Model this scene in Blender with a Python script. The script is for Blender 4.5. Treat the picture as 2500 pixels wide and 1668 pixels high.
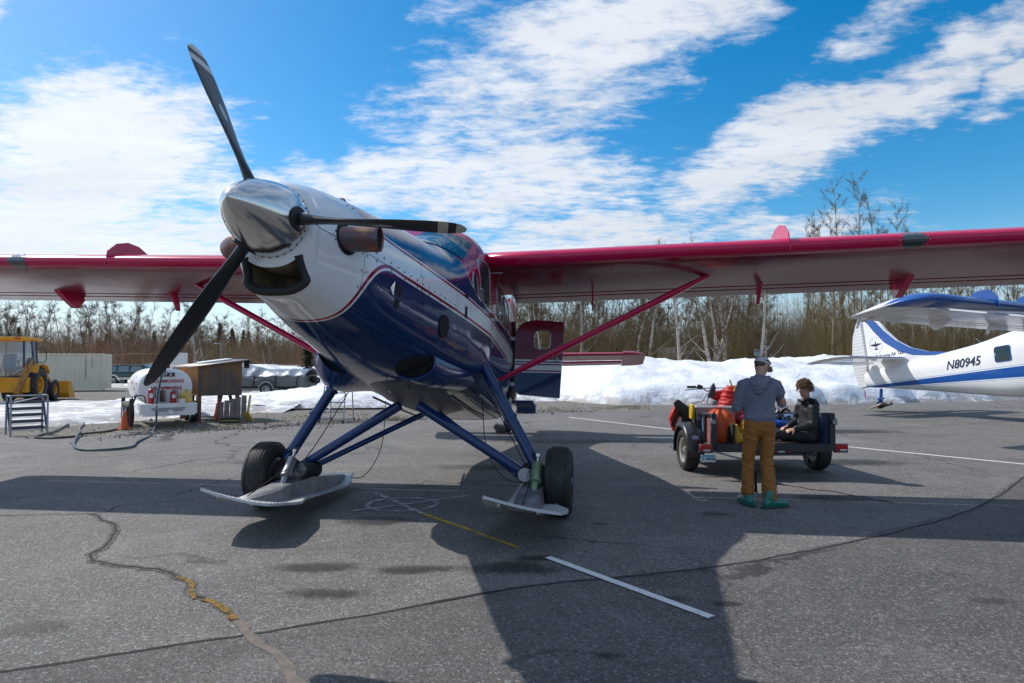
import bpy, bmesh, math, random
from mathutils import Vector, Matrix, Euler
from mathutils import noise as mnoise
R = math.radians
PI = math.pi
random.seed(7)
scene = bpy.context.scene
for o in list(bpy.data.objects):
    bpy.data.objects.remove(o)
COL = scene.collection

# ------------------------------------------------------------------ camera
cam_d = bpy.data.cameras.new('camera')
cam_d.lens = 22.574
cam_d.sensor_width = 36.0
cam_d.sensor_fit = 'HORIZONTAL'
cam_d.clip_end = 4000
cam = bpy.data.objects.new('camera', cam_d)
cam.location = (0, 0, 1.683)
cam.rotation_euler = (R(90 + 1.98), 0, 0)
COL.objects.link(cam)
scene.camera = cam

# ------------------------------------------------------------------ exposure
scene.view_settings.view_transform = 'Standard'
scene.view_settings.look = 'None'
scene.view_settings.gamma = 1.0
scene.view_settings.use_curve_mapping = False
scene.view_settings.exposure = 0.50
try:
    scene.cycles.max_bounces = 8
    scene.cycles.transparent_max_bounces = 8
    scene.cycles.use_denoising = True
except Exception:
    pass

# ------------------------------------------------------------------ sun
SUN = Vector((-0.86, 0.48, 1.0)).normalized()
sun_d = bpy.data.lights.new('sun', 'SUN')
sun_d.energy = 3.1
sun_d.angle = R(0.6)
sun_d.color = (1.0, 0.945, 0.87)
sun = bpy.data.objects.new('sun', sun_d)
sun.rotation_euler = (-SUN).to_track_quat('-Z', 'Y').to_euler()
COL.objects.link(sun)


# ------------------------------------------------------------------ node helper
class NT:
    def __init__(s, tree):
        s.t = tree
        s.n = tree.nodes
        s.l = tree.links

    def node(s, kind, **kw):
        nd = s.n.new(kind)
        for k, v in kw.items():
            setattr(nd, k, v)
        return nd

    def put(s, sock, v):
        if isinstance(v, bpy.types.NodeSocket):
            s.l.new(v, sock)
        elif v is not None:
            sock.default_value = v

    def m(s, op, a, b=None, c=None, clamp=False):
        nd = s.node('ShaderNodeMath', operation=op)
        nd.use_clamp = clamp
        s.put(nd.inputs[0], a)
        if b is not None:
            s.put(nd.inputs[1], b)
        if c is not None:
            s.put(nd.inputs[2], c)
        return nd.outputs[0]

    def v(s, op, a, b=None):
        nd = s.node('ShaderNodeVectorMath', operation=op)
        s.put(nd.inputs[0], a)
        if b is not None:
            if op == 'SCALE':
                s.put(nd.inputs[3], b)
            else:
                s.put(nd.inputs[1], b)
        return nd.outputs[1] if op in ('LENGTH', 'DOT_PRODUCT', 'DISTANCE') else nd.outputs[0]

    def xyz(s, v):
        nd = s.node('ShaderNodeSeparateXYZ')
        s.put(nd.inputs[0], v)
        return nd.outputs

    def comb(s, x, y, z=0.0):
        nd = s.node('ShaderNodeCombineXYZ')
        s.put(nd.inputs[0], x)
        s.put(nd.inputs[1], y)
        s.put(nd.inputs[2], z)
        return nd.outputs[0]

    def noise(s, vec, scale, detail=4.0, rough=0.55, dist=0.0, lac=2.0):
        nd = s.node('ShaderNodeTexNoise')
        s.put(nd.inputs['Vector'], vec)
        s.put(nd.inputs['Scale'], scale)
        nd.inputs['Detail'].default_value = detail
        nd.inputs['Roughness'].default_value = rough
        nd.inputs['Lacunarity'].default_value = lac
        nd.inputs['Distortion'].default_value = dist
        return nd.outputs['Fac']

    def vor(s, vec, scale, feature='F1', out='Distance'):
        nd = s.node('ShaderNodeTexVoronoi', feature=feature)
        s.put(nd.inputs['Vector'], vec)
        s.put(nd.inputs['Scale'], scale)
        return nd.outputs[out]

    def rng(s, v, a, b, c=0.0, d=1.0, smooth=False):
        nd = s.node('ShaderNodeMapRange')
        nd.interpolation_type = 'SMOOTHSTEP' if smooth else 'LINEAR'
        nd.clamp = True
        s.put(nd.inputs[0], v)
        s.put(nd.inputs[1], a)
        s.put(nd.inputs[2], b)
        s.put(nd.inputs[3], c)
        s.put(nd.inputs[4], d)
        return nd.outputs[0]

    def mix(s, f, a, b, mode='MIX'):
        nd = s.node('ShaderNodeMix', data_type='RGBA', blend_type=mode)
        s.put(nd.inputs[0], f)
        for i, q in ((6, a), (7, b)):
            if isinstance(q, (tuple, list)) and len(q) == 3:
                q = (*q, 1)
            s.put(nd.inputs[i], q)
        return nd.outputs[2]

    def bump(s, h, strength=0.3, dist=0.02, normal=None):
        nd = s.node('ShaderNodeBump')
        nd.inputs['Strength'].default_value = strength
        nd.inputs['Distance'].default_value = dist
        s.put(nd.inputs['Height'], h)
        if normal is not None:
            s.put(nd.inputs['Normal'], normal)
        return nd.outputs[0]

    def mapping(s, vec, loc=(0, 0, 0), rot=(0, 0, 0), scale=(1, 1, 1), kind='POINT'):
        nd = s.node('ShaderNodeMapping', vector_type=kind)
        s.put(nd.inputs[0], vec)
        nd.inputs[1].default_value = loc
        nd.inputs[2].default_value = rot
        nd.inputs[3].default_value = scale
        return nd.outputs[0]

    def curve(s, x, pts):
        nd = s.node('ShaderNodeFloatCurve')
        c = nd.mapping.curves[0]
        while len(c.points) > 2:
            c.points.remove(c.points[1])
        c.points[0].location = pts[0]
        c.points[-1].location = pts[-1]
        for p_ in pts[1:-1]:
            c.points.new(*p_)
        for p_ in c.points:
            p_.handle_type = 'AUTO'
        nd.mapping.use_clip = False
        nd.mapping.update()
        s.put(nd.inputs['Value'], x)
        return nd.outputs[0]


# ------------------------------------------------------------------ world: sky with broken cloud
world = bpy.data.worlds.new('World')
scene.world = world
world.use_nodes = True
w = NT(world.node_tree)
for nd in list(w.n):
    w.n.remove(nd)
sky = w.node('ShaderNodeTexSky', sky_type='NISHITA')
sky.sun_disc = False
sky.sun_elevation = math.asin(SUN.z)
sky.sun_rotation = math.atan2(SUN.x, SUN.y)
sky.altitude = 100
sky.air_density = 1.0
sky.dust_density = 0.6
sky.ozone_density = 2.2
hs = w.node('ShaderNodeHueSaturation')
hs.inputs['Hue'].default_value = 0.492
hs.inputs['Saturation'].default_value = 1.5
hs.inputs['Value'].default_value = 1.06
w.l.new(sky.outputs[0], hs.inputs['Color'])
tc = w.node('ShaderNodeTexCoord')
d = tc.outputs['Generated']
dx, dy, dz = w.xyz(d)
dys = w.m('MAXIMUM', dy, 0.06)
u_ = w.m('DIVIDE', dx, dys)
v_ = w.m('DIVIDE', dz, dys)
uv = w.comb(u_, v_, 0.0)
front = w.rng(dy, 0.06, 0.2)
zz = w.m('ADD', w.m('MAXIMUM', dz, 0.0), 0.10)
cp = w.comb(w.m('DIVIDE', dx, zz), w.m('DIVIDE', dy, zz), 0.0)
warp = w.noise(uv, 3.0, 4.0, 0.6)
uvw = w.v('ADD', uv, w.v('SCALE', w.comb(w.m('SUBTRACT', warp, 0.5), w.m('SUBTRACT', w.noise(w.v('ADD', uv, (7.3, 2.1, 0)), 3.4, 4.0, 0.6), 0.5), 0), 0.22))
# cloud banks as ellipses on the sky dome: centre u, v, half-lengths, tilt, weight
BANKS = [(-0.66, 0.33, 0.30, 0.20, 10, 1.0), (-0.72, 0.20, 0.42, 0.10, 0, 1.0), (-0.36, 0.255, 0.20, 0.055, -6, 0.95),
         (-0.20, 0.28, 0.20, 0.07, -8, 0.9), (-0.83, 0.60, 0.09, 0.09, 0, 0.95),
         (0.02, 0.43, 0.36, 0.17, 14, 0.72), (0.20, 0.55, 0.34, 0.12, 20, 0.86), (-0.02, 0.29, 0.32, 0.10, 0, 0.86),
         (0.12, 0.20, 0.36, 0.06, 3, 0.86), (0.40, 0.215, 0.30, 0.04, 6, 0.7),
         (0.44, 0.345, 0.30, 0.085, 26, 0.92), (0.72, 0.47, 0.40, 0.075, 26, 0.84), (0.55, 0.50, 0.16, 0.035, 20, 0.6), (0.86, 0.44, 0.20, 0.05, 24, 0.85),
         (0.66, 0.60, 0.16, 0.06, 25, 0.7), (-0.30, 0.165, 0.40, 0.05, 0, 1.0),
         (0.30, 0.155, 0.35, 0.03, 0, 0.7), (-0.05, 0.62, 0.20, 0.09, 18, 0.55)]
M = None
for (bu, bv, ba, bb, rot, amp) in BANKS:
    q = w.mapping(uvw, loc=(bu, bv, 0), rot=(0, 0, R(rot)), scale=(ba, bb, 1), kind='TEXTURE')
    e = w.m('MULTIPLY', w.rng(w.v('LENGTH', q), 1.35, 0.25, 0, 1, True), amp)
    M = e if M is None else w.m('MAXIMUM', M, e)
# broken cloud goes on beyond the banks, added out of view to lift the shadows
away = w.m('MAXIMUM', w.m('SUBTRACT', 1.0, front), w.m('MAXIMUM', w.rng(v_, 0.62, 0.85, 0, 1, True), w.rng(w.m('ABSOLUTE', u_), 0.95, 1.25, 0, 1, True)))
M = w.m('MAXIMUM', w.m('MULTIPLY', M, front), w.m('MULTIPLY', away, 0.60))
cps = w.mapping(cp, rot=(0, 0, R(28)), scale=(1.0, 1.7, 1.0))
n1 = w.noise(cps, 1.5, 9.0, 0.62, 0.25)
n2 = w.noise(cps, 8.5, 6.0, 0.66, 0.2)
den = w.m('ADD', w.m('MULTIPLY', w.m('SUBTRACT', n1, 0.5), 1.15), w.m('MULTIPLY', w.m('SUBTRACT', n2, 0.5), 1.25))
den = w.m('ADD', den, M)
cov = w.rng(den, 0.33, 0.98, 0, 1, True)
cov = w.m('MULTIPLY', cov, w.rng(dz, -0.02, 0.03))
shade = w.rng(w.noise(w.v('ADD', cps, (0.25, -0.2, 0)), 1.3, 7.0, 0.6, 0.2), 0.35, 0.75, 1.0, 0.80)
sunny = w.v('DOT_PRODUCT', d, tuple(SUN))
bright = w.rng(sunny, 0.0, 0.9, 0.88, 1.18)
cl = w.m('MULTIPLY', shade, bright)
ccol = w.v('SCALE', w.comb(6.1, 6.4, 6.9), cl)
low = w.rng(dz, 0.0, 0.20, 0.85, 0.0, True)
base_sky = w.mix(low, hs.outputs[0], w.v('SCALE', w.comb(4.7, 5.8, 7.0), w.rng(sunny, -0.4, 0.9, 0.72, 1.15)))
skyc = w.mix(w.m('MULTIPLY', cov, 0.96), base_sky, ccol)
bg = w.node('ShaderNodeBackground')
bg.inputs['Strength'].default_value = 0.10
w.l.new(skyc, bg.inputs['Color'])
wo = w.node('ShaderNodeOutputWorld')
w.l.new(bg.outputs[0], wo.inputs['Surface'])


# ------------------------------------------------------------------ materials
MATS = {}


def mat(name, col, rough=0.5, metal=0.0, coat=0.0, var=None, bump=None, spec=0.5, fine=None, alpha=None, coord='Object'):
    """plain procedural Principled: var=(scale, amount), bump=(scale, strength, dist), fine=second colour by noise (scale, lo, hi, colour)"""
    if name in MATS:
        return MATS[name]
    m_ = bpy.data.materials.new(name)
    m_.use_nodes = True
    t = NT(m_.node_tree)
    b = t.n['Principled BSDF']
    b.inputs['Roughness'].default_value = rough
    b.inputs['Metallic'].default_value = metal
    b.inputs['Coat Weight'].default_value = coat
    b.inputs['Coat Roughness'].default_value = 0.04
    b.inputs['Specular IOR Level'].default_value = spec
    P_ = t.node('ShaderNodeTexCoord').outputs[coord]
    c = (*col, 1)
    out = None
    if var:
        n = t.noise(P_, var[0], 5, 0.6)
        out = t.mix(t.rng(n, 0.3, 0.7), tuple(x * (1 - var[1]) for x in col), tuple(min(1, x * (1 + var[1])) for x in col))
    if fine:
        n = t.noise(P_, fine[0], 6, 0.65)
        out = t.mix(t.rng(n, fine[1], fine[2]), out if out is not None else c, fine[3])
    t.put(b.inputs['Base Color'], out if out is not None else c)
    if bump:
        t.l.new(t.bump(t.noise(P_, bump[0], 5, 0.6), bump[1], bump[2]), b.inputs['Normal'])
    MATS[name] = m_
    return m_


# ------------------------------------------------------------------ mesh builder
class MB:
    def __init__(s, xf=None):
        s.v = []
        s.f = []
        s.mi = []
        s.xf = xf or Matrix()

    def add(s, vs, fs, mi=0):
        o = len(s.v)
        s.v += [s.xf @ Vector(p) for p in vs]
        s.f += [tuple(i + o for i in f) for f in fs]
        s.mi += [mi] * len(fs)
        return s

    def box(s, c, size, rot=None, mi=0, taper=None):
        hx, hy, hz = size[0] / 2, size[1] / 2, size[2] / 2
        vs = [Vector((x, y, z)) for z in (-hz, hz) for y in (-hy, hy) for x in (-hx, hx)]
        if taper:
            vs = [Vector((p.x * (taper if p.z > 0 else 1), p.y * (taper if p.z > 0 else 1), p.z)) for p in vs]
        if rot is not None:
            Rm = Euler(rot).to_matrix() if not isinstance(rot, Matrix) else rot
            vs = [Rm @ p for p in vs]
        c = Vector(c)
        vs = [p + c for p in vs]
        return s.add(vs, [(0, 2, 3, 1), (4, 5, 7, 6), (0, 1, 5, 4), (2, 6, 7, 3), (0, 4, 6, 2), (1, 3, 7, 5)], mi)

    def ring_stack(s, rings, closed=True, caps=(True, True), mi=0, loop=False):
        n = len(rings[0])
        vs = [p for r in rings for p in r]
        fs = []
        k = len(rings)
        for i in range(k if loop else k - 1):
            a, b = i * n, ((i + 1) % k) * n
            for j in range(n if closed else n - 1):
                j2 = (j + 1) % n
                fs.append((a + j, a + j2, b + j2, b + j))
        if not loop and closed:
            if caps[0]:
                fs.append(tuple(range(n - 1, -1, -1)))
            if caps[1]:
                fs.append(tuple((k - 1) * n + j for j in range(n)))
        return s.add(vs, fs, mi)

    def tube(s, pts, rad, n=10, caps=(True, True), mi=0, flat=1.0, up=None):
        pts = [Vector(p) for p in pts]
        k = len(pts)
        if not isinstance(rad, (list, tuple)):
            rad = [rad] * k
        rings = []
        prev = None
        for i in range(k):
            t_ = (pts[min(i + 1, k - 1)] - pts[max(i - 1, 0)]).normalized()
            if prev is None:
                a = Vector(up) if up is not None else (Vector((0, 0, 1)) if abs(t_.z) < 0.9 else Vector((1, 0, 0)))
                x = (a - t_ * a.dot(t_)).normalized()
            else:
                x = (prev - t_ * prev.dot(t_)).normalized()
            prev = x
            y = t_.cross(x)
            rings.append([pts[i] + (x * math.cos(2 * PI * j / n) * flat + y * math.sin(2 * PI * j / n)) * rad[i] for j in range(n)])
        return s.ring_stack(rings, True, caps, mi)

    def cyl(s, a, b, r, n=16, r2=None, mi=0, caps=(True, True)):
        return s.tube([a, b], [r, r if r2 is None else r2], n, caps, mi)

    def lathe(s, prof, origin, axis, n=24, mi=0, caps=(True, True), loop=False):
        """prof: (along, radius)"""
        o = Vector(origin)
        ax = Vector(axis).normalized()
        a = Vector((0, 0, 1)) if abs(ax.z) < 0.9 else Vector((1, 0, 0))
        x = (a - ax * a.dot(ax)).normalized()
        y = ax.cross(x)
        rings = [[o + ax * t_ + (x * math.cos(2 * PI * j / n) + y * math.sin(2 * PI * j / n)) * max(r, 1e-4) for j in range(n)] for t_, r in prof]
        return s.ring_stack(rings, True, caps, mi, loop)

    def prism(s, poly, axis, a, b, mi=0):
        """poly: 2D points in the plane normal to axis (0,1,2); extruded from a to b"""
        def P3(p, t_):
            q = [p[0], p[1]]
            q.insert(axis, t_)
            return Vector(q)
        return s.ring_stack([[P3(p, a) for p in poly], [P3(p, b) for p in poly]], mi=mi)

    def grid(s, fn, nu, nv, mi=0, flip=False):
        vs = [fn(i / nu, j / nv) for j in range(nv + 1) for i in range(nu + 1)]
        fs = []
        for j in range(nv):
            for i in range(nu):
                a = j * (nu + 1) + i
                q = (a, a + 1, a + nu + 2, a + nu + 1)
                fs.append(q[::-1] if flip else q)
        return s.add(vs, fs, mi)

    def mesh(s, name, mats, sharp=38, bevel=0.0, recalc=True, smooth=True, segs=1):
        me = bpy.data.meshes.new(name)
        me.from_pydata([tuple(p) for p in s.v], [], s.f)
        if not isinstance(mats, (list, tuple)):
            mats = [mats]
        for m_ in mats:
            me.materials.append(m_)
        me.polygons.foreach_set('material_index', s.mi)
        if recalc or bevel:
            bm = bmesh.new()
            bm.from_mesh(me)
            if recalc:
                bmesh.ops.recalc_face_normals(bm, faces=bm.faces)
            if bevel:
                es = [e for e in bm.edges if len(e.link_faces) == 2 and e.calc_face_angle(0) > R(35)]
                bmesh.ops.bevel(bm, geom=es, offset=bevel, segments=segs, affect='EDGES', profile=0.6, clamp_overlap=True)
            bm.to_mesh(me)
            bm.free()
        if smooth:
            me.polygons.foreach_set('use_smooth', [True] * len(me.polygons))
            me.set_sharp_from_angle(angle=R(sharp))
        me.update()
        return me

    def build(s, name, mats, parent=None, sharp=38, bevel=0.0, recalc=True, smooth=True, segs=1):
        return obj(name, s.mesh(name, mats, sharp, bevel, recalc, smooth, segs), parent)


def obj(name, me, parent=None):
    o = bpy.data.objects.new(name, me)
    COL.objects.link(o)
    if parent is not None:
        o.parent = parent
    return o


def tag(o, label=None, cat=None, group=None, kind=None):
    if label:
        o['label'] = label
    if cat:
        o['category'] = cat
    if group:
        o['group'] = group
    if kind:
        o['kind'] = kind
    return o


def thing(name, label, cat, loc=(0, 0, 0), rot=(0, 0, 0), group=None):
    o = bpy.data.objects.new(name, None)
    o.empty_display_size = 0.2
    COL.objects.link(o)
    o.location = loc
    o.rotation_euler = rot
    return tag(o, label, cat, group)


def copy_tree(o, parent=None):
    c = o.copy()
    COL.objects.link(c)
    if parent is not None:
        c.parent = parent
        c.matrix_parent_inverse = o.matrix_parent_inverse.copy()
    for ch in list(o.children):
        copy_tree(ch, c)
    return c


def text_mesh(body, size, align='CENTER', extrude=0.002, sx=1.0, shear=0.0, bold=0.0, space=1.0):
    cu = bpy.data.curves.new('lettering', 'FONT')
    cu.body = body
    cu.size = size
    cu.align_x = align
    cu.align_y = 'CENTER'
    cu.extrude = extrude
    cu.shear = shear
    cu.offset = bold
    cu.space_character = space
    cu.resolution_u = 3
    o = bpy.data.objects.new('lettering', cu)
    COL.objects.link(o)
    dg = bpy.context.evaluated_depsgraph_get()
    me = bpy.data.meshes.new_from_object(o.evaluated_get(dg))
    bpy.data.objects.remove(o)
    bpy.data.curves.remove(cu)
    for v in me.vertices:
        v.co.x *= sx
    return me


def lettering(body, size, mat_, parent, M_, name='lettering', **kw):
    me = text_mesh(body, size, **kw)
    me.materials.clear()
    me.materials.append(mat_)
    me.transform(M_)
    return obj(name, me, parent)


def basis(o, x, y, z):
    """matrix from origin and three axis vectors"""
    return Matrix(((x[0], y[0], z[0], o[0]), (x[1], y[1], z[1], o[1]), (x[2], y[2], z[2], o[2]), (0, 0, 0, 1)))


def lerp(a, b, t_):
    return a + (b - a) * t_


def smooth_path(pts, n=6):
    """Catmull-Rom through the points"""
    P_ = [Vector(p) for p in pts]
    out = []
    for i in range(len(P_) - 1):
        p0, p1, p2, p3 = P_[max(i - 1, 0)], P_[i], P_[i + 1], P_[min(i + 2, len(P_) - 1)]
        for k in range(n):
            t_ = k / n
            out.append(0.5 * ((2 * p1) + (p2 - p0) * t_ + (2 * p0 - 5 * p1 + 4 * p2 - p3) * t_ * t_ + (3 * p1 - p0 - 3 * p2 + p3) * t_ ** 3))
    out.append(P_[-1])
    return out


def pchip(xs, ys, q):
    n = len(xs)
    h = [xs[i + 1] - xs[i] for i in range(n - 1)]
    dl = [(ys[i + 1] - ys[i]) / h[i] for i in range(n - 1)]
    ms = [0.0] * n
    ms[0], ms[-1] = dl[0], dl[-1]
    for i in range(1, n - 1):
        if dl[i - 1] * dl[i] > 0:
            w1, w2 = 2 * h[i] + h[i - 1], h[i] + 2 * h[i - 1]
            ms[i] = (w1 + w2) / (w1 / dl[i - 1] + w2 / dl[i])
    i = 0
    while i < n - 2 and q > xs[i + 1]:
        i += 1
    t_ = min(max((q - xs[i]) / h[i], 0), 1)
    return ((2 * t_ ** 3 - 3 * t_ ** 2 + 1) * ys[i] + (t_ ** 3 - 2 * t_ ** 2 + t_) * h[i] * ms[i]
            + (-2 * t_ ** 3 + 3 * t_ ** 2) * ys[i + 1] + (t_ ** 3 - t_ ** 2) * h[i] * ms[i + 1])
# ================================================================== GROUND AND SNOW
def ground_mat(name, base, dark, light, kind):
    m_ = bpy.data.materials.new(name)
    m_.use_nodes = True
    t = NT(m_.node_tree)
    b = t.n['Principled BSDF']
    P_ = t.node('ShaderNodeTexCoord').outputs['Object']
    if kind == 'asphalt':
        big = t.noise(P_, 0.35, 6, 0.62)
        mid = t.noise(P_, 2.1, 5, 0.6)
        c = t.mix(t.rng(big, 0.32, 0.68), dark, base)
        c = t.mix(t.m('MULTIPLY', t.rng(mid, 0.45, 0.75), 0.35), c, light)
        # long streaks left by ploughs and tyres
        sk_ = t.noise(t.mapping(P_, rot=(0, 0, R(12)), scale=(0.25, 2.4, 1)), 1.0, 6, 0.7, 0.3)
        c = t.mix(t.rng(sk_, 0.42, 0.72, 0, 0.45), c, tuple(x * 0.62 for x in base))
        wp_ = t.noise(t.mapping(P_, loc=(1.7, 6.3, 0)), 0.8, 6, 0.68, 0.4)
        c = t.mix(t.rng(wp_, 0.52, 0.72, 0, 0.55), c, tuple(min(1, x * 1.12) for x in light))
        # oil and damp stains, each with its own outline
        st = t.noise(t.mapping(P_, scale=(0.55, 0.9, 1), loc=(3.1, 0.4, 0)), 0.9, 5, 0.62, 0.4)
        c = t.mix(t.m('MULTIPLY', t.rng(st, 0.57, 0.72, 0, 1, True), 0.6), c, tuple(x * 0.45 for x in base))
        st2 = t.noise(t.mapping(P_, scale=(1, 1.5, 1), loc=(9.0, 4.0, 0)), 2.6, 4, 0.6, 0.3)
        c = t.mix(t.m('MULTIPLY', t.rng(st2, 0.68, 0.76, 0, 1, True), 0.5), c, tuple(x * 0.35 for x in base))
        # aggregate: pale and dark chips
        vd = t.vor(P_, 85.0, 'F1', 'Color')
        chip = t.node('ShaderNodeSeparateColor')
        t.put(chip.inputs[0], vd)
        c = t.mix(t.rng(chip.outputs[0], 0.78, 0.98, 0, 0.60), c, tuple(min(1, x * 1.9) for x in light))
        c = t.mix(t.rng(chip.outputs[1], 0.68, 0.95, 0, 0.65), c, tuple(x * 0.35 for x in dark))
        vd2 = t.vor(P_, 48.0, 'F1', 'Color')
        chip2 = t.node('ShaderNodeSeparateColor')
        t.put(chip2.inputs[0], vd2)
        c = t.mix(t.rng(chip2.outputs[0], 0.965, 0.999, 0, 0.45), c, tuple(min(1, x * 1.9) for x in light))
        # fine hairline cracks
        vc = t.vor(t.v('ADD', P_, t.v('SCALE', t.comb(t.noise(P_, 1.3, 4, 0.6), t.noise(t.v('ADD', P_, (5, 5, 5)), 1.3, 4, 0.6), 0), 0.9)), 0.42, 'DISTANCE_TO_EDGE', 'Distance')
        gate = t.rng(t.noise(P_, 0.21, 3, 0.5), 0.5, 0.58)
        c = t.mix(t.m('MULTIPLY', t.rng(vc, 0.006, 0.012, 0.75, 0), gate), c, (0.012, 0.012, 0.013))
        hgt = t.m('ADD', t.m('MULTIPLY', t.vor(P_, 85.0, 'F1', 'Distance'), 0.6), t.m('MULTIPLY', t.noise(P_, 30, 4, 0.7), 0.7))
        t.l.new(t.bump(hgt, 0.55, 0.012), b.inputs['Normal'])
        b.inputs['Roughness'].default_value = 0.82
        b.inputs['Specular IOR Level'].default_value = 0.35
    elif kind == 'gravel':
        big = t.noise(P_, 0.25, 6, 0.65)
        mid = t.noise(P_, 1.6, 5, 0.65)
        c = t.mix(t.rng(big, 0.35, 0.65), dark, base)
        c = t.mix(t.rng(mid, 0.5, 0.72, 0, 0.7), c, light)
        ve = t.vor(P_, 28.0, 'F1', 'Color')
        chip = t.node('ShaderNodeSeparateColor')
        t.put(chip.inputs[0], ve)
        c = t.mix(t.rng(chip.outputs[0], 0.4, 1.0, 0, 0.6), c, (0.34, 0.32, 0.30))
        c = t.mix(t.rng(chip.outputs[1], 0.6, 1.0, 0, 0.6), c, (0.05, 0.048, 0.045))
        t.l.new(t.bump(t.m('ADD', t.vor(P_, 28.0), t.noise(P_, 6, 5, 0.6)), 0.8, 0.03), b.inputs['Normal'])
        b.inputs['Roughness'].default_value = 0.95
    else:
        big = t.noise(P_, 0.6, 6, 0.65)
        c = t.mix(t.rng(big, 0.3, 0.7), base, light)
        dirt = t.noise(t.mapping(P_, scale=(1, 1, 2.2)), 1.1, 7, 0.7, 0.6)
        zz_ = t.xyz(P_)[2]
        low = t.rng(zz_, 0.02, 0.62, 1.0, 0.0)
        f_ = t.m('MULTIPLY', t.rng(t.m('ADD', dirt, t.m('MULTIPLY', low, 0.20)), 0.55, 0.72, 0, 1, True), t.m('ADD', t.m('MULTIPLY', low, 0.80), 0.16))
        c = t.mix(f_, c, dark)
        sp = t.vor(P_, 5.0, 'F1', 'Distance')
        c = t.mix(t.rng(sp, 0.03, 0.06, 0.55, 0), c, (0.12, 0.10, 0.085))
        t.l.new(t.bump(t.m('ADD', t.noise(P_, 2.4, 7, 0.65), t.m('MULTIPLY', t.noise(P_, 9, 5, 0.6), 0.25)), 0.55, 0.14), b.inputs['Normal'])
        b.inputs['Roughness'].default_value = 0.7
        b.inputs['Subsurface Weight'].default_value = 0.0
    t.put(b.inputs['Base Color'], c)
    return m_


ASPH = ground_mat('worn_asphalt', (0.162, 0.156, 0.150), (0.108, 0.103, 0.099), (0.215, 0.208, 0.20), 'asphalt')
ASPH2 = ground_mat('newer_asphalt', (0.112, 0.106, 0.103), (0.074, 0.070, 0.069), (0.155, 0.149, 0.144), 'asphalt')
GRAV = ground_mat('gravel_ground', (0.17, 0.155, 0.135), (0.12, 0.108, 0.092), (0.24, 0.205, 0.13), 'gravel')
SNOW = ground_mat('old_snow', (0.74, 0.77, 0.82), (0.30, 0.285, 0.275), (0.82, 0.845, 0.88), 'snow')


def sheet(name, poly, z, m_, sub=None):
    b = MB()
    b.add([(x, y, z) for x, y in poly], [tuple(range(len(poly)))])
    o = b.build(name, m_, smooth=False, recalc=False)
    return tag(o, kind='structure')


sheet('ground', [(-900, -300), (900, -300), (900, 1500), (-900, 1500)], -0.03, GRAV)


def wob(pts, amp, step, seed=0, closed=False):
    out = []
    q = pts + ([pts[0]] if closed else [])
    for a, b in zip(q[:-1], q[1:]):
        n = max(1, int(math.hypot(b[0] - a[0], b[1] - a[1]) / step))
        for k in range(n):
            t_ = k / n
            x, y = lerp(a[0], b[0], t_), lerp(a[1], b[1], t_)
            dx_ = mnoise.noise(Vector((x * 1.7 + seed, y * 1.7, 3))) * amp
            dy_ = mnoise.noise(Vector((x * 1.7, y * 1.7 + seed, 9))) * amp
            out.append((x + dx_, y + dy_))
    if not closed:
        out.append(q[-1])
    return out


edge = [(-60, 16.5), (-20, 15.6), (-13.2, 15.5), (-11, 14.95), (-9.4, 14.9), (-8.35, 15.4), (-6.63, 16.76), (-5.7, 17.5), (-4.64, 18.1), (-2.7, 19.2),
        (0.2, 21.4), (3.1, 22.8), (6.0, 23.4), (12.9, 26.3), (23.6, 29.6), (70, 44)]
apron = [(-60, -60), ] + wob(edge, 0.22, 0.5, 4) + [(160, 60), (160, -60)]
ap = sheet('apron', apron, 0.0, ASPH)
seam = [(30, 0.2), (8.9, 10.62), (6.05, 8.9), (3.55, 7.15), (1.62, 6.1), (-0.3, 5.15), (-2.35, 4.3), (-4.0, 3.78), (-9, 2.2)]
seam = [(26.0, 17.4), (8.72, 10.72), (5.3, 7.45), (2.1, 5.55), (0.1, 4.9), (-1.0, 4.33), (-2.05, 3.87), (-3.0, 3.46), (-9, 1.2)]
patch = wob(seam, 0.06, 0.12, 1) + [(-20, -40), (120, -40), (120, 17.4)]
sheet('newer_pavement', patch, 0.004, ASPH2)


# ---- cracks, seam joint, painted marks: thin ribbons on the asphalt
def ribbon(name, pts, wfn, z, m_, kind='structure', step=0.05, jit=0.0, seed=0.0):
    P_ = smooth_path([(x, y, 0) for x, y in pts], 4)
    fine = []
    for a, b in zip(P_[:-1], P_[1:]):
        n = max(1, int((b - a).length / step))
        for k in range(n):
            fine.append(a.lerp(b, k / n))
    fine.append(P_[-1])
    vs, fs = [], []
    N = len(fine)
    for i, p_ in enumerate(fine):
        t_ = (fine[min(i + 1, N - 1)] - fine[max(i - 1, 0)]).normalized()
        nrm = Vector((-t_.y, t_.x, 0))
        j = nrm * mnoise.noise(Vector((i * 0.21, seed, 0))) * jit + nrm * mnoise.noise(Vector((i * 0.9, seed, 5))) * jit * 0.5
        wl = wfn(i / (N - 1)) * (0.55 + 0.9 * abs(mnoise.noise(Vector((i * 0.33, seed + 3, 1)))))
        wr = wfn(i / (N - 1)) * (0.55 + 0.9 * abs(mnoise.noise(Vector((i * 0.33, seed + 8, 2)))))
        c = p_ + j
        vs += [(c + nrm * wl).to_tuple()[:2] + (z,), (c - nrm * wr).to_tuple()[:2] + (z,)]
    for i in range(N - 1):
        a = 2 * i
        fs.append((a, a + 2, a + 3, a + 1))
    b = MB()
    b.add(vs, fs)
    return tag(b.build(name, m_, smooth=False, recalc=True), kind=kind)


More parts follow.
